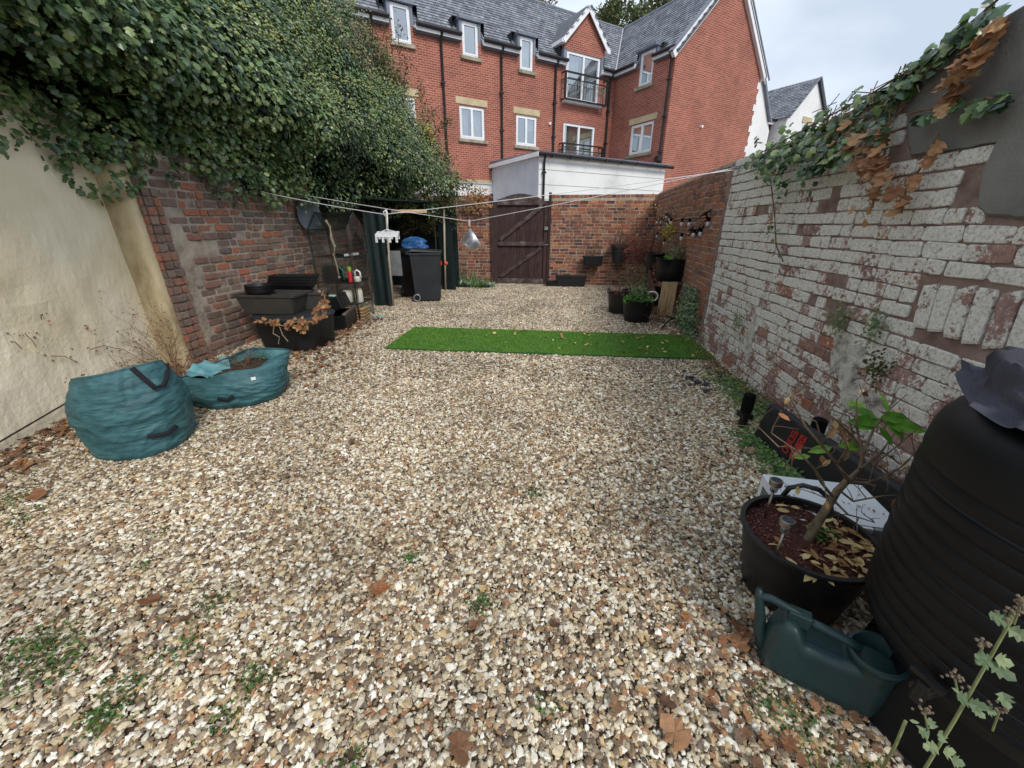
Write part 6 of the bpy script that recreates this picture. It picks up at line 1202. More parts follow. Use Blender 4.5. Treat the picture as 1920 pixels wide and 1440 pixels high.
wb = thing('wicker_basket', 'brown wicker basket on the ground under the greenhouse shelves', 'basket', (-3.3, 6.2, 0), rz=R(6)); mb = MB(); mb.box((-.22, -.13, 0), (.16, .13, .2)); mb.build('body', M['wicker'], wb, local=True, bevel=.012); mb = MB()
for z in (.035, .085, .135, .185): mb.box((-.225, -.135, z), (.165, .135, z+.012))
mb.build('bands', M['wood_pale'], wb, local=True, kind='stuff')
gl = thing('gardening_gloves', 'pale green gardening gloves dropped on the gravel by the basket', 'gloves', (-3.0, 6.35, .02)); mb = MB(); mb.sphere((-3.06, 6.33, .03), .06, 10, 6, (1.2, .8, .3)); 
for k in range(4): mb.tube([(-3.02, 6.31+.02*k, .03), (-2.93+.01*k, 6.27+.03*k, .025)], .011, 6)
mb.build('glove', M['glove'], gl, smooth=True, kind='stuff')
mb = MB(); pts = []
rp = [on_y(x, y_, 5.98) for x, y_ in ((612, 415), (618, 425), (622, 445), (628, 462), (626, 478), (632, 500), (636, 520))]; R_ = thing('hanging_rope', 'knotted old rope hanging at the left edge of the greenhouse', 'rope', tuple(rp[0]))
mb.tube(rp, .012, 8); mb.tube([p+V(.02*math.sin(i*2), -.01, 0) for i, p in enumerate(rp[:5])], .009, 6)
for p in (rp[0], rp[3], rp[4], rp[6]): mb.sphere(p, .022, 8, 5)
mb.build('rope', M['rope'], R_, smooth=True, kind='stuff')

# dishes on the wall
def dish(lab, px_, py_, X, rw, rh, nrm, m='dish'):
    c = on_x(px_, py_, X); T = thing('satellite_dish', lab, 'satellite dish', tuple(c)); nn_ = V(nrm).normalized(); a = UZ.cross(nn_).normalized(); b_ = nn_.cross(a); mb = MB(); n_ = 30; vs = [c-nn_*.05]
    for j in range(1, 6):
        for i in range(n_): t = 2*math.pi*i/n_; f = j/5; vs.append(c+a*rw*f*math.cos(t)+b_*rh*f*math.sin(t)-nn_*.05*(1-f*f))
    mb.add(vs, [(0, 1+i, 1+(i+1) % n_) for i in range(n_)]+[(1+j*n_+i, 1+(j+1)*n_+i, 1+(j+1)*n_+(i+1) % n_, 1+j*n_+(i+1) % n_) for j in range(4) for i in range(n_)])
    o_ = mb.build('reflector', M[m], T, smooth=True); sd = o_.modifiers.new('t', 'SOLIDIFY'); sd.thickness = .008
    mb = MB(); mb.tube([c-nn_*.06, c-nn_*.2+V(-.05, 0, -.03)], .02, 8); mb.build('arm', M['charcoal'], T, smooth=True)
dish('grey satellite dish on the dark brick wall beside the greenhouse', 581, 404, -3.95, .19, .25, (.9, -.6, .1))
dish('small dark dish half hidden under the ivy where the washing line starts', 473, 345, -3.97, .12, .13, (.8, -.7, .1), 'charcoal')

# shelter behind: poles, dark green sheets, board under the ivy
SHL = thing('tarpaulin_shelter', 'lean to shelter of dark green tarpaulin on pale poles under the ivy', 'shelter', (-3.2, 8.3, 0))
for lab, pts, r in (('pole', [(-3.10, 7.26, 0), (-3.09, 7.28, .9), (-3.04, 7.3, 1.75)], .022), ('pole', [(-2.60, 9.28, 0), (-2.565, 9.3, .95), (-2.52, 9.32, 1.95)], .024), ('pole', [(-2.95, 9.9, .9), (-2.92, 9.9, 1.9)], .015)):
    mb = MB(); mb.tube(pts, r, 8); mb.build(lab, M['wood_post'], SHL, smooth=True)
def sheet(pts_top, pts_bot, nz_=10, amp=.03, m='tarp', nm='sheet'):
    mb = MB(); k = len(pts_top); vs = []
    for i in range(k):
        for j in range(nz_+1): p = V(pts_top[i]).lerp(V(pts_bot[i]), j/nz_); vs.append(p+V(0, amp*mnoise.noise(V(p.x*9, p.y*4, p.z*.8)), 0))
    mb.add(vs, [(i*(nz_+1)+j, i*(nz_+1)+j+1, (i+1)*(nz_+1)+j+1, (i+1)*(nz_+1)+j) for i in range(k-1) for j in range(nz_)]); return mb.build(nm, M[m], SHL, smooth=True)
sheet([(-3.48+.4*i/12, 7.28, 1.7) for i in range(13)], [(-3.46+.37*i/12, 7.26, .03) for i in range(13)], amp=.07)
sheet([(-2.72, 9.4, 1.9), (-2.6, 9.38, 1.9), (-2.48, 9.36, 1.9), (-2.38, 9.36, 1.9)], [(-2.72, 9.4, .0), (-2.6, 9.38, .0), (-2.48, 9.36, .0), (-2.36, 9.36, .0)])
sheet([(-4.3+1.9*i/12, 9.95, 2.0) for i in range(13)], [(-4.3+1.9*i/12, 9.95, 0) for i in range(13)], nm='back_sheet')
sheet([(-4.22, 7.3+2.6*i/12, 2.0) for i in range(13)], [(-4.22, 7.3+2.6*i/12, 0) for i in range(13)], nm='side_sheet')
mb = MB(); mb.add([(-4.3, 7.1, 2.02), (-2.9, 7.2, 1.9), (-2.45, 9.9, 1.98), (-4.3, 9.9, 2.05)], [(0, 1, 2, 3)]); o_ = mb.build('roof_sheet', M['tarp'], SHL); sd = o_.modifiers.new('t', 'SOLIDIFY'); sd.thickness = .02
a, b = on_y(733, 396, 7.6), on_y(800, 396, 8.0); mb = MB(); mb.bar(a, b, .03, .06); mb.build('cross_board', M['wood_pale'], SHL)
# wheelie bins
def wheelie(lab, x, y, rz, sc=1, m='charcoal'):
    T = thing('wheelie_bin', lab, 'wheelie bin', (x, y, 0), 'wheelie bins in the shelter', rz=rz); T.scale = (sc,)*3
    mb = MB(); b0 = [(-.235, -.25), (.235, -.25), (.235, .25), (-.235, .25)]; b1 = [(-.275, -.30), (.275, -.30), (.275, .29), (-.275, .29)]
    vs = [(x_, y_, .04) for x_, y_ in b0]+[(x_, y_, .92) for x_, y_ in b1]+[(x_*1.05, y_*1.05, .93) for x_, y_ in b1]+[(x_*1.05, y_*1.05, .97) for x_, y_ in b1]
    mb.add(vs, [(3, 2, 1, 0)]+[(k*4+i, k*4+(i+1) % 4, (k+1)*4+(i+1) % 4, (k+1)*4+i) for k in range(3) for i in range(4)]+[(12, 13, 14, 15)]); mb.build('body', M[m], T, local=True, bevel=.018)
    mb = MB(); mb.add([(-.3, -.34, .975), (.3, -.34, .975), (.3, .3, 1.0), (-.3, .3, 1.0), (-.29, -.33, 1.0), (.29, -.33, 1.0), (.27, .26, 1.055), (-.27, .26, 1.055)], [(3, 2, 1, 0), (4, 5, 6, 7), (0, 1, 5, 4), (1, 2, 6, 5), (2, 3, 7, 6), (3, 0, 4, 7)]); mb.build('lid', M[m], T, local=True, bevel=.012)
    mb = MB(); mb.tube([(-.24, .36, .98), (.24, .36, .98)], .018, 8); [mb.obox((s*.22, .33, .97), V(0, 1, 0), .04, V(1, 0, 0), .02, UZ, .02) for s in (-1, 1)]; mb.build('handle', M[m], T, local=True, smooth=True, shade_angle=40)
    for s in (-1, 1):
        mb = MB(); mb.tube([(s*.20, .22, .1), (s*.255, .22, .1)], .1, 22); w_ = mb.build('wheel', M['black'], T, local=True, smooth=True, shade_angle=40, bevel=.01)
        mb = MB(); mb.lathe([(.055, 0), (.06, .004), (.07, .004), (.075, 0)], (0, 0, 0), 20); hb = mb.build('rim', M['silver'], w_, local=True, smooth=True); hb.rotation_euler = (0, R(90*s), 0); hb.location = (s*.258, .22, .1)
    return T
wheelie('dark grey wheelie bin standing at the front of the tarpaulin shelter', -2.62, 8.02, R(104))
wheelie('second dark wheelie bin in the shade behind the front wheelie bin', -3.05, 8.5, R(180), .98, 'black')
mb = MB(); c = V(-2.98, 8.42, 1.03); n_ = 22; vs = []
for j in range(13):
    for i in range(n_*2): t = math.pi*i/n_; cx_, sx_ = math.cos(t), math.sin(t); f = j/12; r = (1-.25*f-(.6*max(0, f-.8)/.2))*(1+.22*mnoise.noise(V(cx_*2.2, sx_*2.2, f*4))); vs.append(c+V(math.copysign(abs(cx_)**.55, cx_)*.27*r, math.copysign(abs(sx_)**.55, sx_)*.16*r, .22*f+.02*mnoise.noise(V(cx_*3, sx_*3, f*5))))
w = n_*2; mb.add(vs, [(j*w+i, j*w+(i+1) % w, (j+1)*w+(i+1) % w, (j+1)*w+i) for j in range(12) for i in range(w)]+[tuple(range(12*w, 13*w))]); bb = mb.build('carrier_bag', M['blue_bag']); tag(bb, 'crumpled blue carrier bag on top of the shaded wheelie bin', 'bag')
mb = MB(); mb.box((-3.22, 7.62, .55), (-3.0, 7.66, 1.02)); tag(mb.build('grey_board', M['silver'], bevel=.004), 'small grey board leaning in the shelter opening beside the post', 'board')
mb = MB(); mb.tube([(-2.62, 8.9, .68), (-2.55, 8.9, .68)], .05, 14); mb.sphere((-2.47, 9.0, .67), .045, 10, 6); ow = mb.build('orange_reel', M['orange'], smooth=True, shade_angle=40); tag(ow, 'orange plastic knob hanging on the right shelter pole', 'knob'); ow['kind'] = 'stuff'; del ow['kind']

# ------------------------------------------------------------------ washing line with hanger and peg bag
WL = thing('washing_line', 'two white washing lines crossing the yard between the side walls', 'washing line', (-4, 5.5, 1.95))
hookR = on_x(1382, 314, 1.99); hang = on_y(721, 402, 5.2); pegp = on_y(880, 415, 6.3)
def ln_(pts, sag=.0):
    out_ = []
    for a, b in zip(pts, pts[1:]):
        for i in range(10): out_.append(a.lerp(b, i/10)-UZ*sag*math.sin(math.pi*i/10))
    return out_+[pts[-1]]
s1 = on_x(478, 357, -4.0); s2 = on_x(520, 352, -4.0)
mb = MB(); mb.tube(ln_([s1, hang+V(0, 0, .0), hookR+V(0, 0, -.02)], .015), .0042, 6); mb.build('line', M['line'], WL, smooth=True)
mb = MB(); mb.tube(ln_([on_x(548, 362, -4.0), pegp, hookR], .01), .0042, 6); mb.build('line', M['line'], WL, smooth=True)
mb = MB(); mb.obox(hookR+V(.0, 0, 0), V(0, 1, 0), .04, V(1, 0, 0), .02, UZ, .012); mb.tube([hookR+V(-.02, .0, 0), hookR+V(-.06, 0, -.01), hookR+V(-.06, 0, .02)], .006, 6); mb.build('wall_hook', M['silver'], WL, smooth=True, shade_angle=40)
c = hang; PH = thing('peg_hanger', 'white plastic sock hanger with dangling pegs on the washing line', 'drying hanger', tuple(c)); q = V(c.x+.03, c.y, c.z-.2)
top = on_y(725, 430, 5.2); fr = [on_y(x, y_, 5.2+d) for x, y_, d in ((704, 442, -.1), (745, 442, -.1), (748, 436, .1), (709, 436, .1))]
mb = MB(); mb.tube([c+V(0, 0, -.02), c+V(-.01, 0, .03), c+V(.02, 0, .05), c+V(.035, 0, .02), c+V(.03, 0, -.08), top], .0085, 8); mb.build('hook', M['white'], PH, smooth=True)
mb = MB(); [mb.tube([top, f], .004, 5) for f in fr]; mb.build('cords', M['line'], PH, kind='stuff')
mb = MB(); 
for a, b in zip(fr, fr[1:]+fr[:1]): mb.bar(a, b, .012, .03)
mb.bar((fr[0]+fr[3])/2, (fr[1]+fr[2])/2, .012, .03); mb.build('frame', M['white'], PH)
for k in range(8): f = (k % 4)/3; p = (fr[0] if k < 4 else fr[3]).lerp(fr[1] if k < 4 else fr[2], .06+.88*f); mb = MB(); d_ = random.uniform(-.01, .01); mb.obox(p+V(-.008+d_, 0, -.05), V(1, 0, .1).normalized(), .005, V(0, 1, 0), .006, UZ, .032); mb.obox(p+V(.008+d_, 0, -.05), V(1, 0, -.1).normalized(), .005, V(0, 1, 0), .006, UZ, .032); mb.obox(p+V(d_, 0, -.022), V(1, 0, 0), .008, V(0, 1, 0), .004, UZ, .004); mb.build('peg', M['white'], PH)
c = pegp; PB = thing('plastic_bag_on_line', 'cloudy clear plastic bag pegged by one corner to the washing line', 'plastic bag', tuple(c))
Yb = 6.3; o4 = [on_y(x, y_, Yb) for x, y_ in ((882, 428), (862, 452), (884, 470), (904, 460))]; mb = MB(); n_ = 8; vs = []
for s in (-1, 1):
    for j in range(n_+1):
        for i in range(n_+1):
            p = o4[0].lerp(o4[1], j/n_).lerp(o4[3].lerp(o4[2], j/n_), i/n_); e = math.sin(math.pi*i/n_)*math.sin(math.pi*j/n_); vs.append(p+V(0, s*.035*e*(1+.8*mnoise.noise(p*22)), 0))
m2_ = (n_+1)**2; mb.add(vs, [(s*m2_+j*(n_+1)+i, s*m2_+j*(n_+1)+i+1, s*m2_+(j+1)*(n_+1)+i+1, s*m2_+(j+1)*(n_+1)+i) for s in (0, 1) for j in range(n_) for i in range(n_)]); mb.build('bag', M['bag_clear'], PB, smooth=True)
mb = MB(); mb.obox(c+V(0, 0, -.02), V(1, 0, 0), .014, V(0, 1, 0), .01, UZ, .045); mb.build('peg', mat('pinkish_peg', [(190, 160, 160), (214, 188, 188)], bst=0, ns=4), PB, bevel=.003)

# ------------------------------------------------------------------ rear corner plants and pots
tub('round_tub', 'matt black round tub nearest the turf with green leafy plants and a watering hose ring', (1.40, 6.52, 0), .245, .2, .37, group=None, ha=0)
PL = []
def bush(name, label, c, r, n_, m, tmpl=SM, size=(.03, .06), sq_=(1, 1, .6), stems=8, sm='twig', h=.2, cat='plant'):
    t = thing(name, label, cat, tuple(c)); mb = MB(); tt = []
    for k in range(stems): branchy(mb, V(c)+V(random.gauss(0, r*.3), random.gauss(0, r*.3), -h*.3), (random.gauss(0, .5), random.gauss(0, .5), 1), h, .004, 1, tt, .5)
    mb.build('stems', M[sm], t, kind='stuff')
    if n_: scatter('foliage', tmpl, blob(c, r, n_, sq_), M[m], t, size, (0, -.2, .8), .7)
    return t
bush('leafy_plant', 'broad green leaves spilling over the front round tub', (1.42, 6.42, .40), .2, 170, 'weed', OVAL, (.05, .1), (1, .9, .35), 5, 'stem')
bush('trailing_plant', 'pale lime trailing leaves at the left lip of the front round tub', (1.22, 6.42, .37), .1, 90, 'bright_leaf', OVAL, (.03, .06), (1, .8, .7), 3, 'stem')
bush('silver_plant', 'feathery grey green plant in the middle of the front round tub', (1.42, 6.56, .47), .14, 200, 'grey_leaf', SM, (.03, .06), (1, 1, .6), 14, 'stem')
mb = MB(); mb.tube([V(1.58+.09*math.cos(t), 6.42, .43+.075*math.sin(t)) for t in [2*math.pi*i/20 for i in range(21)]], .014, 8, False); tag(mb.build('hose_ring', M['pot_white'], smooth=True), 'pale hose ring lying on the right edge of the front round tub', 'hose')
tub('round_tub', 'matt black round tub with an upright handle left of and behind the leafy tub', (1.25, 7.18, 0), .25, .22, .36, handles=2, ha=R(160), sz=.8)
bush('dead_plant', 'reddish dead sprig in the back left round tub', (1.12, 7.1, .38), .08, 30, 'red_leaf', SM, (.03, .06), (1, 1, .6), 7, 'twig_red')
tub('dark_pot', 'dark pot with wiry brown stems behind the two floor tubs', (1.55, 7.85, 0), .19, .15, .32, handles=0)
bush('wiry_plant', 'tall wiry brown weed bush rising behind the two floor tubs', (1.52, 7.85, .45), .34, 420, 'grey_leaf', SM, (.015, .04), (1, .8, 1), 34, 'twig', .34)
tub('wide_black_tub', 'low wide black tub in shadow beside the rusty sheet', (1.9, 7.9, 0), .2, .17, .36, handles=0)
bush('pale_sprigs', 'pale green grassy sprigs beside the rusty sheet', (1.88, 7.9, .55), .2, 200, 'grey_leaf', OVAL, (.05, .1), (.8, .8, 1.2), 16, 'stem', .3)
# stand: pale timber boards and rusty sheet under the raised tubs
ST = thing('timber_stand', 'pale upright timber boards holding up the raised black tub', 'stand', (2.0, 6.85, 0))
for k in range(2): mb = MB(); x = 1.80+k*.125; mb.add([(x, 6.80, 0), (x+.12, 6.80, 0), (x+.12+.03, 6.84, .60), (x+.03, 6.84, .60), (x, 6.83, 0), (x+.12, 6.83, 0), (x+.15, 6.87, .60), (x+.03, 6.87, .60)], [(0, 1, 2, 3), (5, 4, 7, 6), (1, 5, 6, 2), (4, 0, 3, 7), (3, 2, 6, 7)]); mb.build('board', M['wood_pale'], ST, bevel=.004)
mb = MB(); mb.box((1.86, 6.87, .56), (2.14, 7.35, .6)); mb.build('shelf_board', M['wood_grey'], ST)
mb = MB(); mb.add([(1.74, 6.98, 0), (1.80, 7.95, 0), (1.80, 7.95, .78), (1.76, 6.98, .45), (1.75, 6.985, 0)], [(0, 1, 2, 3)]); o_ = mb.build('rusty_sheet', M['rust']); sd = o_.modifiers.new('t', 'SOLIDIFY'); sd.thickness = .012; tag(o_, 'brown rusty sheet leaning behind the timber boards below the raised tubs', 'metal sheet')
tub('raised_tub', 'large black tub raised on the pale timber stand by the side wall', (2.0, 7.12, .605), .25, .215, .36, handles=0)
tub('raised_tub', 'tilted black tub behind the raised tub, under the string lights', (1.93, 7.85, .62), .21, .17, .38, handles=0)
bush('grey_green_bush', 'dusty grey green bush in the raised black tub', (2.08, 7.15, 1.06), .2, 420, 'grey_leaf', SM, (.02, .045), (.9, 1, .7), 16, 'twig', .2)
bush('lime_plant', 'small lime green rosette at the front of the raised black tub', (1.88, 6.92, .99), .06, 60, 'bright_leaf', OVAL, (.03, .06), (1, 1, .5), 2, 'stem')
bush('yellow_leaved_plant', 'thin twigs with yellow leaves between the raised tub and string lights', (2.02, 7.7, 1.38), .14, 130, 'yellow_leaf', OVAL, (.04, .07), (.8, 1, 1.1), 0)
t = thing('bare_twigs', 'tall bare pinkish twigs rising from the tilted black tub', 'plant', (2.0, 7.8, .95)); mb = MB(); tt = []
for k in range(9): branchy(mb, (1.98+random.gauss(0, .07), 7.8+random.gauss(0, .08), .92), (random.gauss(0, .2), random.gauss(0, .15), 1), .55, .005, 2, tt, .4, 0, 3)
mb.build('stems', M['twig'], t, kind='stuff'); scatter('dead_foliage', SM, np.array([np.array(a) for a, _ in tt]), M['dead_pale'], t, (.02, .04), (0, -1, .3), .8)
bush('dark_red_shrub', 'dense dark red leaved shrub in the far right corner of the yard', (1.98, 9.3, .85), .5, 1500, 'red_leaf', SM, (.03, .06), (.9, .7, 1.1), 40, 'twig_red', .7, 'shrub')
bush('red_leaved_spill', 'dark red leaves hanging between the two raised tubs', (1.80, 7.2, .72), .12, 140, 'red_leaf', SM, (.03, .06), (.5, .8, 1.6), 4, 'twig_red')
HP = thing('wall_pot', 'dark grey tapered pot hung on the rear brick wall with pale dead stems', 'plant pot', (1.62, 10.42, .7)); c = V(1.62, 10.4, .60); mb = MB(); mb.lathe([(.001, 0), (.15, 0), (.2, .36), (.225, .37), (.225, .43), (.205, .43), (.16, .1), (.001, .08)], c, 30); mb.build('body', M['charcoal'], HP, smooth=True, shade_angle=40); mb = MB(); mb.obox(c+V(0, .17, .3), V(1, 0, 0), .03, V(0, 1, 0), .03, UZ, .1); mb.build('bracket', M['black'], HP)
t = thing('dead_potted_plant', 'pale dead stems fanning out of the grey wall pot', 'plant', tuple(c+UZ*.4)); mb = MB(); tt = []
for k in range(46): a = random.uniform(0, 6.28); s = random.uniform(0, .16); mb.tube([c+V(s*math.cos(a), s*math.sin(a), .38), c+V(s*1.6*math.cos(a)+random.gauss(0, .04), s*.8*math.sin(a), .55+random.random()*.2)], .005, 4, False)
for k in range(8): branchy(mb, c+V(random.gauss(0, .06), 0, .4), (random.gauss(0, .3), 0, 1), .55, .004, 2, tt, .4)
mb.build('stems', M['twig'], t, kind='stuff'); scatter('seed_heads', SM, blob(c+UZ*.55, .14, 120, (1, .6, .7)), mat('pale_seed', [(170, 156, 150), (206, 196, 190)], bst=0), t, (.015, .035), (0, -1, .5), .8)
trough('wall_trough', 'small black trough with four round holes mounted low on the rear wall', (.98, 10.42, .52), .5, .2, .23, 0, 'black', 'planter', .88)
bush('twiggy_remains', 'bare twigs of a dead climber above the black wall trough', (.95, 10.42, .85), .14, 40, 'dead', SM, (.02, .04), (1, .4, 1.6), 12, 'twig', .45)
trough('long_planter', 'long black planter on the ground against the rear wall', (.45, 10.3, 0), .78, .3, .27, R(-2), 'black2', 'planter', .9)
trough('flat_black_tray', 'flat black tray on the ground at the right gate post', (-.0, 10.32, 0), .4, .26, .13, 0, 'black', 'tray', .95)
# string lights and solar panel along the side wall
SL = thing('string_lights', 'tangle of black string lights with clear bulbs hung along the orange side wall', 'string lights', tuple(on_x(1290, 420, 2.2)))
def bulb(px_, py_, X):
    p = on_x(px_, py_, X); mb = MB(); mb.lathe([(.02, .05), (.022, .0), (.017, -.005)], p, 10); o_ = mb.build('socket', M['foam'], SL, smooth=True); mb = MB(); mb.sphere(p-UZ*.035, .028, 12, 8, (1, 1, 1.35)); mb.build('bulb', M['bulb'], o_, smooth=True); return p
xy = [(1232, 414), (1240, 414), (1238, 424), (1250, 404), (1256, 408), (1252, 418), (1258, 414), (1279, 416), (1293, 416), (1328, 415), (1301, 436), (1314, 434), (1278, 443), (1246, 453), (1232, 440), (1219, 476), (1229, 480), (1250, 484)]
bps = [bulb(x, y_, 2.16-(1240-x)*-.0008 if x > 1225 else 2.0) for x, y_ in xy]
mb = MB()
for i in range(len(bps)-1):
    a, b = bps[i]+UZ*.05, bps[i+1]+UZ*.05; m_ = a.lerp(b, .5)+V(-.02, random.gauss(0, .05), random.uniform(-.09, .05)); mb.tube([a, a.lerp(m_, .6)+V(0, 0, .02), m_, b], .006, 5, False)
for k in range(16): a = on_x(random.uniform(1228, 1262), random.uniform(405, 432), 2.15); mb.tube([a, a+V(0, random.gauss(0, .09), random.gauss(0, .05)), a+V(0, random.gauss(0, .12), random.gauss(0, .08))], .007, 5, False)
for k in range(9): a = on_x(random.uniform(1290, 1325), random.uniform(425, 437), 2.12); mb.tube([a, a+V(0, random.gauss(0, .08), random.gauss(0, .03)), a+V(0, random.gauss(0, .12), random.gauss(0, .05))], .007, 5, False)
mb.build('cable', M['foam'], SL, kind='stuff')
p = on_x(1331, 400, 2.1); sp_o = SL; mb = MB(); mb.obox(p+V(-.06, 0, 0), V(.3, -.8, .5).normalized(), .06, V(.8, .5, .3).normalized(), .07, V(-.5, .3, .8).normalized(), .006); mb.build('solar_panel', M['slatepiece'], sp_o); mb = MB(); mb.tube([p+V(-.05, 0, -.0), p+V(0, .02, -.1), p+V(.03, .02, -.22)], .012, 6); mb.build('bracket', M['foam'], sp_o)
IH = thing('wall_foot_ivy', 'small leaved dark green ivy climbing from the ground beside the timber stand', 'ivy', (2.02, 5.9, 0)); pp = []
for k in range(2600): z = random.random()**1.5*.62; y = 5.9+random.gauss(0, .33)*(1-z*.7)+z*.4; pp.append((2.07+.038*(y-5.3)*1.9-.05-random.random()*.14*(1-z), y, z+.01))
scatter('foliage', SM, pp, M['ivy'], IH, (.025, .045), (-1, -.4, .6), .6)
for (x, y_, n_, lab) in ((1640, 690, 90, 'tuft of small fern like weed rooted in the broken bricks, lowest of the wall tufts'), (1572, 600, 120, 'grey green weed tuft growing from a gap in the whitewashed bricks, left of two'), (1638, 612, 100, 'grey green weed tuft growing from a gap in the whitewashed bricks, right of two'), (1382, 605, 110, 'dry weed tuft on the foot of the wall just past the turf mat')):
    c = on_x(x, y_, 1.93); t = thing('wall_weed', lab, 'weed', tuple(c)); pp = np.array(c)+RNG.normal(size=(n_, 3))*np.array([.012, .045, .05]); scatter('foliage', SM, pp, M['grey_leaf' if n_ > 95 else 'moss'], t, (.018, .035), (-1, -.2, .3), .7)
# metal frame scrap and twigs by the tubs
t = thing('metal_scrap', 'bent black metal bracket lying among dead twigs in front of the timber stand', 'scrap', (1.75, 6.2, 0)); mb = MB(); mb.tube([gnd(1275, 592, .05), gnd(1255, 600, .12), gnd(1238, 618, .02)], .012, 6); mb.tube([gnd(1240, 590, .03), gnd(1268, 598, .05)], .01, 6); mb.build('bracket', M['foam'], t, smooth=True, kind='stuff')
t = thing('dead_twigs', 'heap of dead grey twigs on the gravel beside the front round tub', 'twigs', (1.75, 6.4, 0)); mb = MB(); tt = []
for k in range(26): branchy(mb, (1.74+random.gauss(0, .07), 6.45+random.gauss(0, .12), .02), (random.gauss(0, .8), random.gauss(0, .6), .5), .25, .004, 1, tt, .6)
mb.build('stems', M['twig'], t, kind='stuff')
# junk by the gate
JK = thing('plastic_sheeting', 'crumpled silver plastic sheeting and black edging left of the gate', 'sheeting', (-2.1, 10.1, 0)); mb = MB(); n_ = 14; vs = []
for j in range(n_+1):
    for i in range(n_*2+1): x = -2.55+1.0*i/(n_*2); y = 9.95+.45*j/n_; vs.append((x, y, .05+.12*abs(mnoise.noise(V(x*5, y*5, 3)))+.03*mnoise.noise(V(x*22, y*22, 1))))
w = n_*2+1; mb.add(vs, [(j*w+i, j*w+i+1, (j+1)*w+i+1, (j+1)*w+i) for j in range(n_) for i in range(n_*2)]); mb.build('sheet', M['foil'], JK, smooth=True)
mb = MB(); mb.box((-2.6, 9.78, 0), (-1.6, 9.86, .07)); mb.build('edging', M['black'], JK, bevel=.01)
for (x, y, n_, lab) in ((-1.95, 9.9, 260, 'green and straw grass tufts growing through the sheeting left of the gate'), (-2.4, 10.35, 200, 'dry weeds against the short rear wall')):
    t = thing('grass_tuft', lab, 'grass', (x, y, 0)); pp = np.array((x, y, .02))+RNG.normal(size=(n_, 3))*np.array([.22, .12, 0]); scatter('blades', ([(0, -.03, 0), (0, .03, 0), (1, 0, 0)], [(0, 1, 2)]), pp, M['grey_leaf' if n_ == 200 else 'weed'], t, (.1, .32 if n_ == 260 else .5), (0, -1, .2), .8, (0, 0, 1), .5)

# ------------------------------------------------------------------ litter on the gravel
def litter(name, pts, m, size, tm=LOBE, z=.028, nj=.6):
    pts = np.array(pts); pp = np.c_[pts, np.full(len(pts), z)+RNG.random(len(pts))*.012]; o_ = scatter(name, tm, pp, m, None, size, (0, 0, 1), nj); return o_
pts = []
for k in range(1100): y = random.uniform(.9, 4.3); w_ = -3.36-.265*y; pts.append((w_+abs(random.gauss(0, .24))+.04, y))
litter('leaf_litter', pts, M['dead'], (.015, .055))
pts = [(1.93-abs(random.gauss(0, .12)), random.uniform(2.9, 5.9)) for k in range(420)]+[(1.7+random.gauss(0, .2), 6.1+random.gauss(0, .25)) for k in range(130)]
litter('leaf_litter', pts, M['dead'], (.02, .045))
pts = [(-3.05+random.gauss(0, .18), random.uniform(4.0, 6.2)) for k in range(420)]+[(-2.6+random.gauss(0, .2), random.uniform(3.1, 4.4)) for k in range(110)]; litter('leaf_litter', pts, M['dead'], (.025, .06))
pts = [(random.uniform(.55, 1.05), random.uniform(.55, 1.2)) for k in range(150)]; litter('leaf_litter', pts, M['dead'], (.012, .04))
pts = []
for k in range(520): pts.append((random.uniform(-3.3, 1.9), random.uniform(.3, 10.3)))
litter('leaf_litter', pts, M['dead'], (.014, .04), OVAL)
u = []
for k in range(70): a = c4[3].lerp(c4[2], random.random()**.6).lerp(c4[0].lerp(c4[1], random.random()**.6), random.random()); u.append((a.x, a.y))
litter('leaf_litter_on_turf', u, M['dead_pale'], (.02, .05), LOBE, .055)
mp_ = []
for px_, py_, n_, s in ((60, 1215, 420, .07), (100, 1250, 260, .06), (190, 1345, 200, .035), (250, 1280, 160, .05), (400, 1130, 120, .04), (480, 1270, 160, .04), (900, 1130, 110, .025), (770, 1045, 90, .025), (1000, 925, 90, .03), (20, 940, 240, .07), (420, 1345, 80, .03), (290, 1000, 60, .03), (40, 975, 140, .06), (660, 1440, 60, .04), (1500, 1350, 150, .05), (1440, 1320, 90, .04), (265, 1060, 60, .03), (350, 1210, 90, .04), (1030, 1330, 50, .03)):
    g_ = gnd(px_, py_, .02); a = RNG.normal(size=(n_, 3))*s; a[:, 2] = np.abs(a[:, 2])*.12; mp_.append(np.array(g_)+a)
allp = np.concatenate(mp_); rr_ = RNG.random(len(allp)) < .5
scatter('moss_patches', SM, allp[rr_], M['weed'], None, (.009, .02), (0, 0, 1), .6); scatter('moss_patches', SM, allp[~rr_], M['moss'], None, (.008, .018), (0, 0, 1), .8)
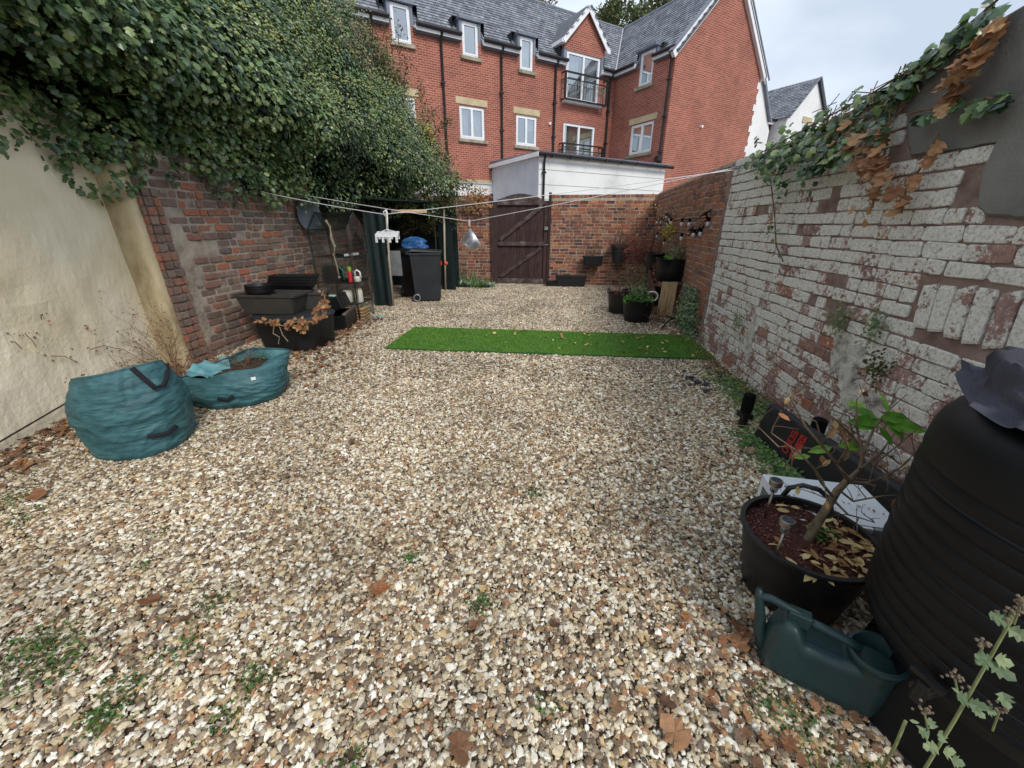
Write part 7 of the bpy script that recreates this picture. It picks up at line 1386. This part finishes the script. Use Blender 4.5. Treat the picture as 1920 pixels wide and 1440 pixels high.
# leaves one can point at
big_leaves = [(858, 1375, .085, 'dead', 'rust brown'), (1285, 1395, .09, 'dead_ivy', 'tan'), (297, 1122, .07, 'dead_ivy', 'orange brown'), (700, 1098, .06, 'dead_ivy', 'orange'), (722, 1108, .06, 'dead', 'brown'), (905, 1098, .035, 'dead_pale', 'pale'), (1045, 1168, .045, 'dead', 'brown'), (880, 1175, .05, 'dead', 'brown'), (1375, 1190, .08, 'dead_ivy', 'tan'), (1402, 1198, .08, 'dead', 'brown'), (1425, 1160, .07, 'dead_ivy', 'tan'), (1478, 1380, .05, 'dead_ivy', 'orange'), (760, 830, .05, 'dead_ivy', 'orange'), (655, 830, .05, 'dead', 'brown'), (70, 935, .1, 'dead_ivy', 'orange'), (120, 800, .1, 'dead', 'red brown'), (165, 845, .09, 'dead_ivy', 'tan'), (30, 870, .12, 'dead', 'dark brown'), (1400, 850, .08, 'dead', 'brown'), (1215, 1300, .04, 'dead_ivy', 'orange'), (610, 978, .05, 'dead', 'rust'), (1240, 1310, .05, 'dead', 'brown'), (1100, 855, .04, 'dead_pale', 'pale'), (1200, 975, .04, 'dead', 'brown'), (340, 1165, .04, 'dead', 'brown'), (1160, 1335, .05, 'dead', 'brown')]
spots_ = ['at the bottom edge of the gravel left of centre', 'near the bottom edge right of centre', 'on the gravel below the tall teal sack', 'in the middle of the gravel, upper of a pair', 'in the middle of the gravel, lower of a pair', 'small one in the open gravel right of the pair', 'on the gravel left of the watering can, far side', 'on the gravel in the lower middle', 'beside the big tub, left of three', 'beside the big tub, middle of three', 'just left of the watering can spout', 'below the watering can', 'on the gravel in front of the turf, left of centre', 'on the gravel in front of the slumped sack', 'large one near the left edge below the cream wall', 'tucked against the tall teal sack base', 'on the litter between wall and tall sack', 'largest, at the left edge under the cable', 'in the weeds by the black bench', 'in the gravel left of the watering can', 'on the gravel right of the tall sack', 'near the watering can, close to the orange one', 'in the open gravel left of the bench', 'in the gravel left of the microwave', 'small one near the moss at lower left', 'in the gravel at the bottom right of centre']
for (px_, py_, s, mm_, colr), wh in zip(big_leaves, spots_):
    g_ = gnd(px_, py_, .035); o_ = leaf_part(LOBE, M[mm_], None, g_, (random.gauss(0, .25), random.gauss(0, .25), 1), (random.gauss(0, 1), random.gauss(0, 1), 0), s, 'fallen_leaf'); tag(o_, (colr+' fallen leaf '+wh), 'leaf', 'fallen leaves on the gravel')
ms_ = []
for k in range(26):
    g_ = gnd(random.choice([1300, 1325, 1350, 1335])+random.gauss(0, 18), 722+random.gauss(0, 12), .03); ms_.append(g_)
for k, g_ in enumerate(ms_):
    if k < 8: mb = MB(); n3 = 6; a0 = random.random()*6; r_ = random.uniform(.02, .05); vs = [g_+V(r_*math.cos(a0+i)*random.uniform(.5, 1), r_*math.sin(a0+i)*random.uniform(.5, 1), random.uniform(0, .03)) for i in range(n3)]; mb.add(vs+[v-UZ*.012 for v in vs], [tuple(range(n3)), tuple(range(n3, 2*n3))[::-1]]+[(i, n3+i, n3+(i+1) % n3, (i+1) % n3) for i in range(n3)]); tag(mb.build('slate_scrap', M['slatepiece']), 'one of the small broken dark slate scraps on the gravel past the foam rollers', 'slate', 'dark slate scraps on the gravel')

pts = [(1.5+random.gauss(0, .13), 3.75+random.gauss(0, .16)) for k in range(90)]; litter('slate_fragments', pts, M['slatepiece'], (.012, .04), OVAL)

# fine plant debris and bark scraps between the stones
pts = [(random.uniform(-3.4, 1.85), random.uniform(.25, 1)**1.0*10.2) for k in range(900)]+[(random.uniform(-2.2, 1.6), random.uniform(.4, 3.5)) for k in range(1600)]
litter('ground_debris', pts, M['dead'], (.005, .02), OVAL, .022, .8)
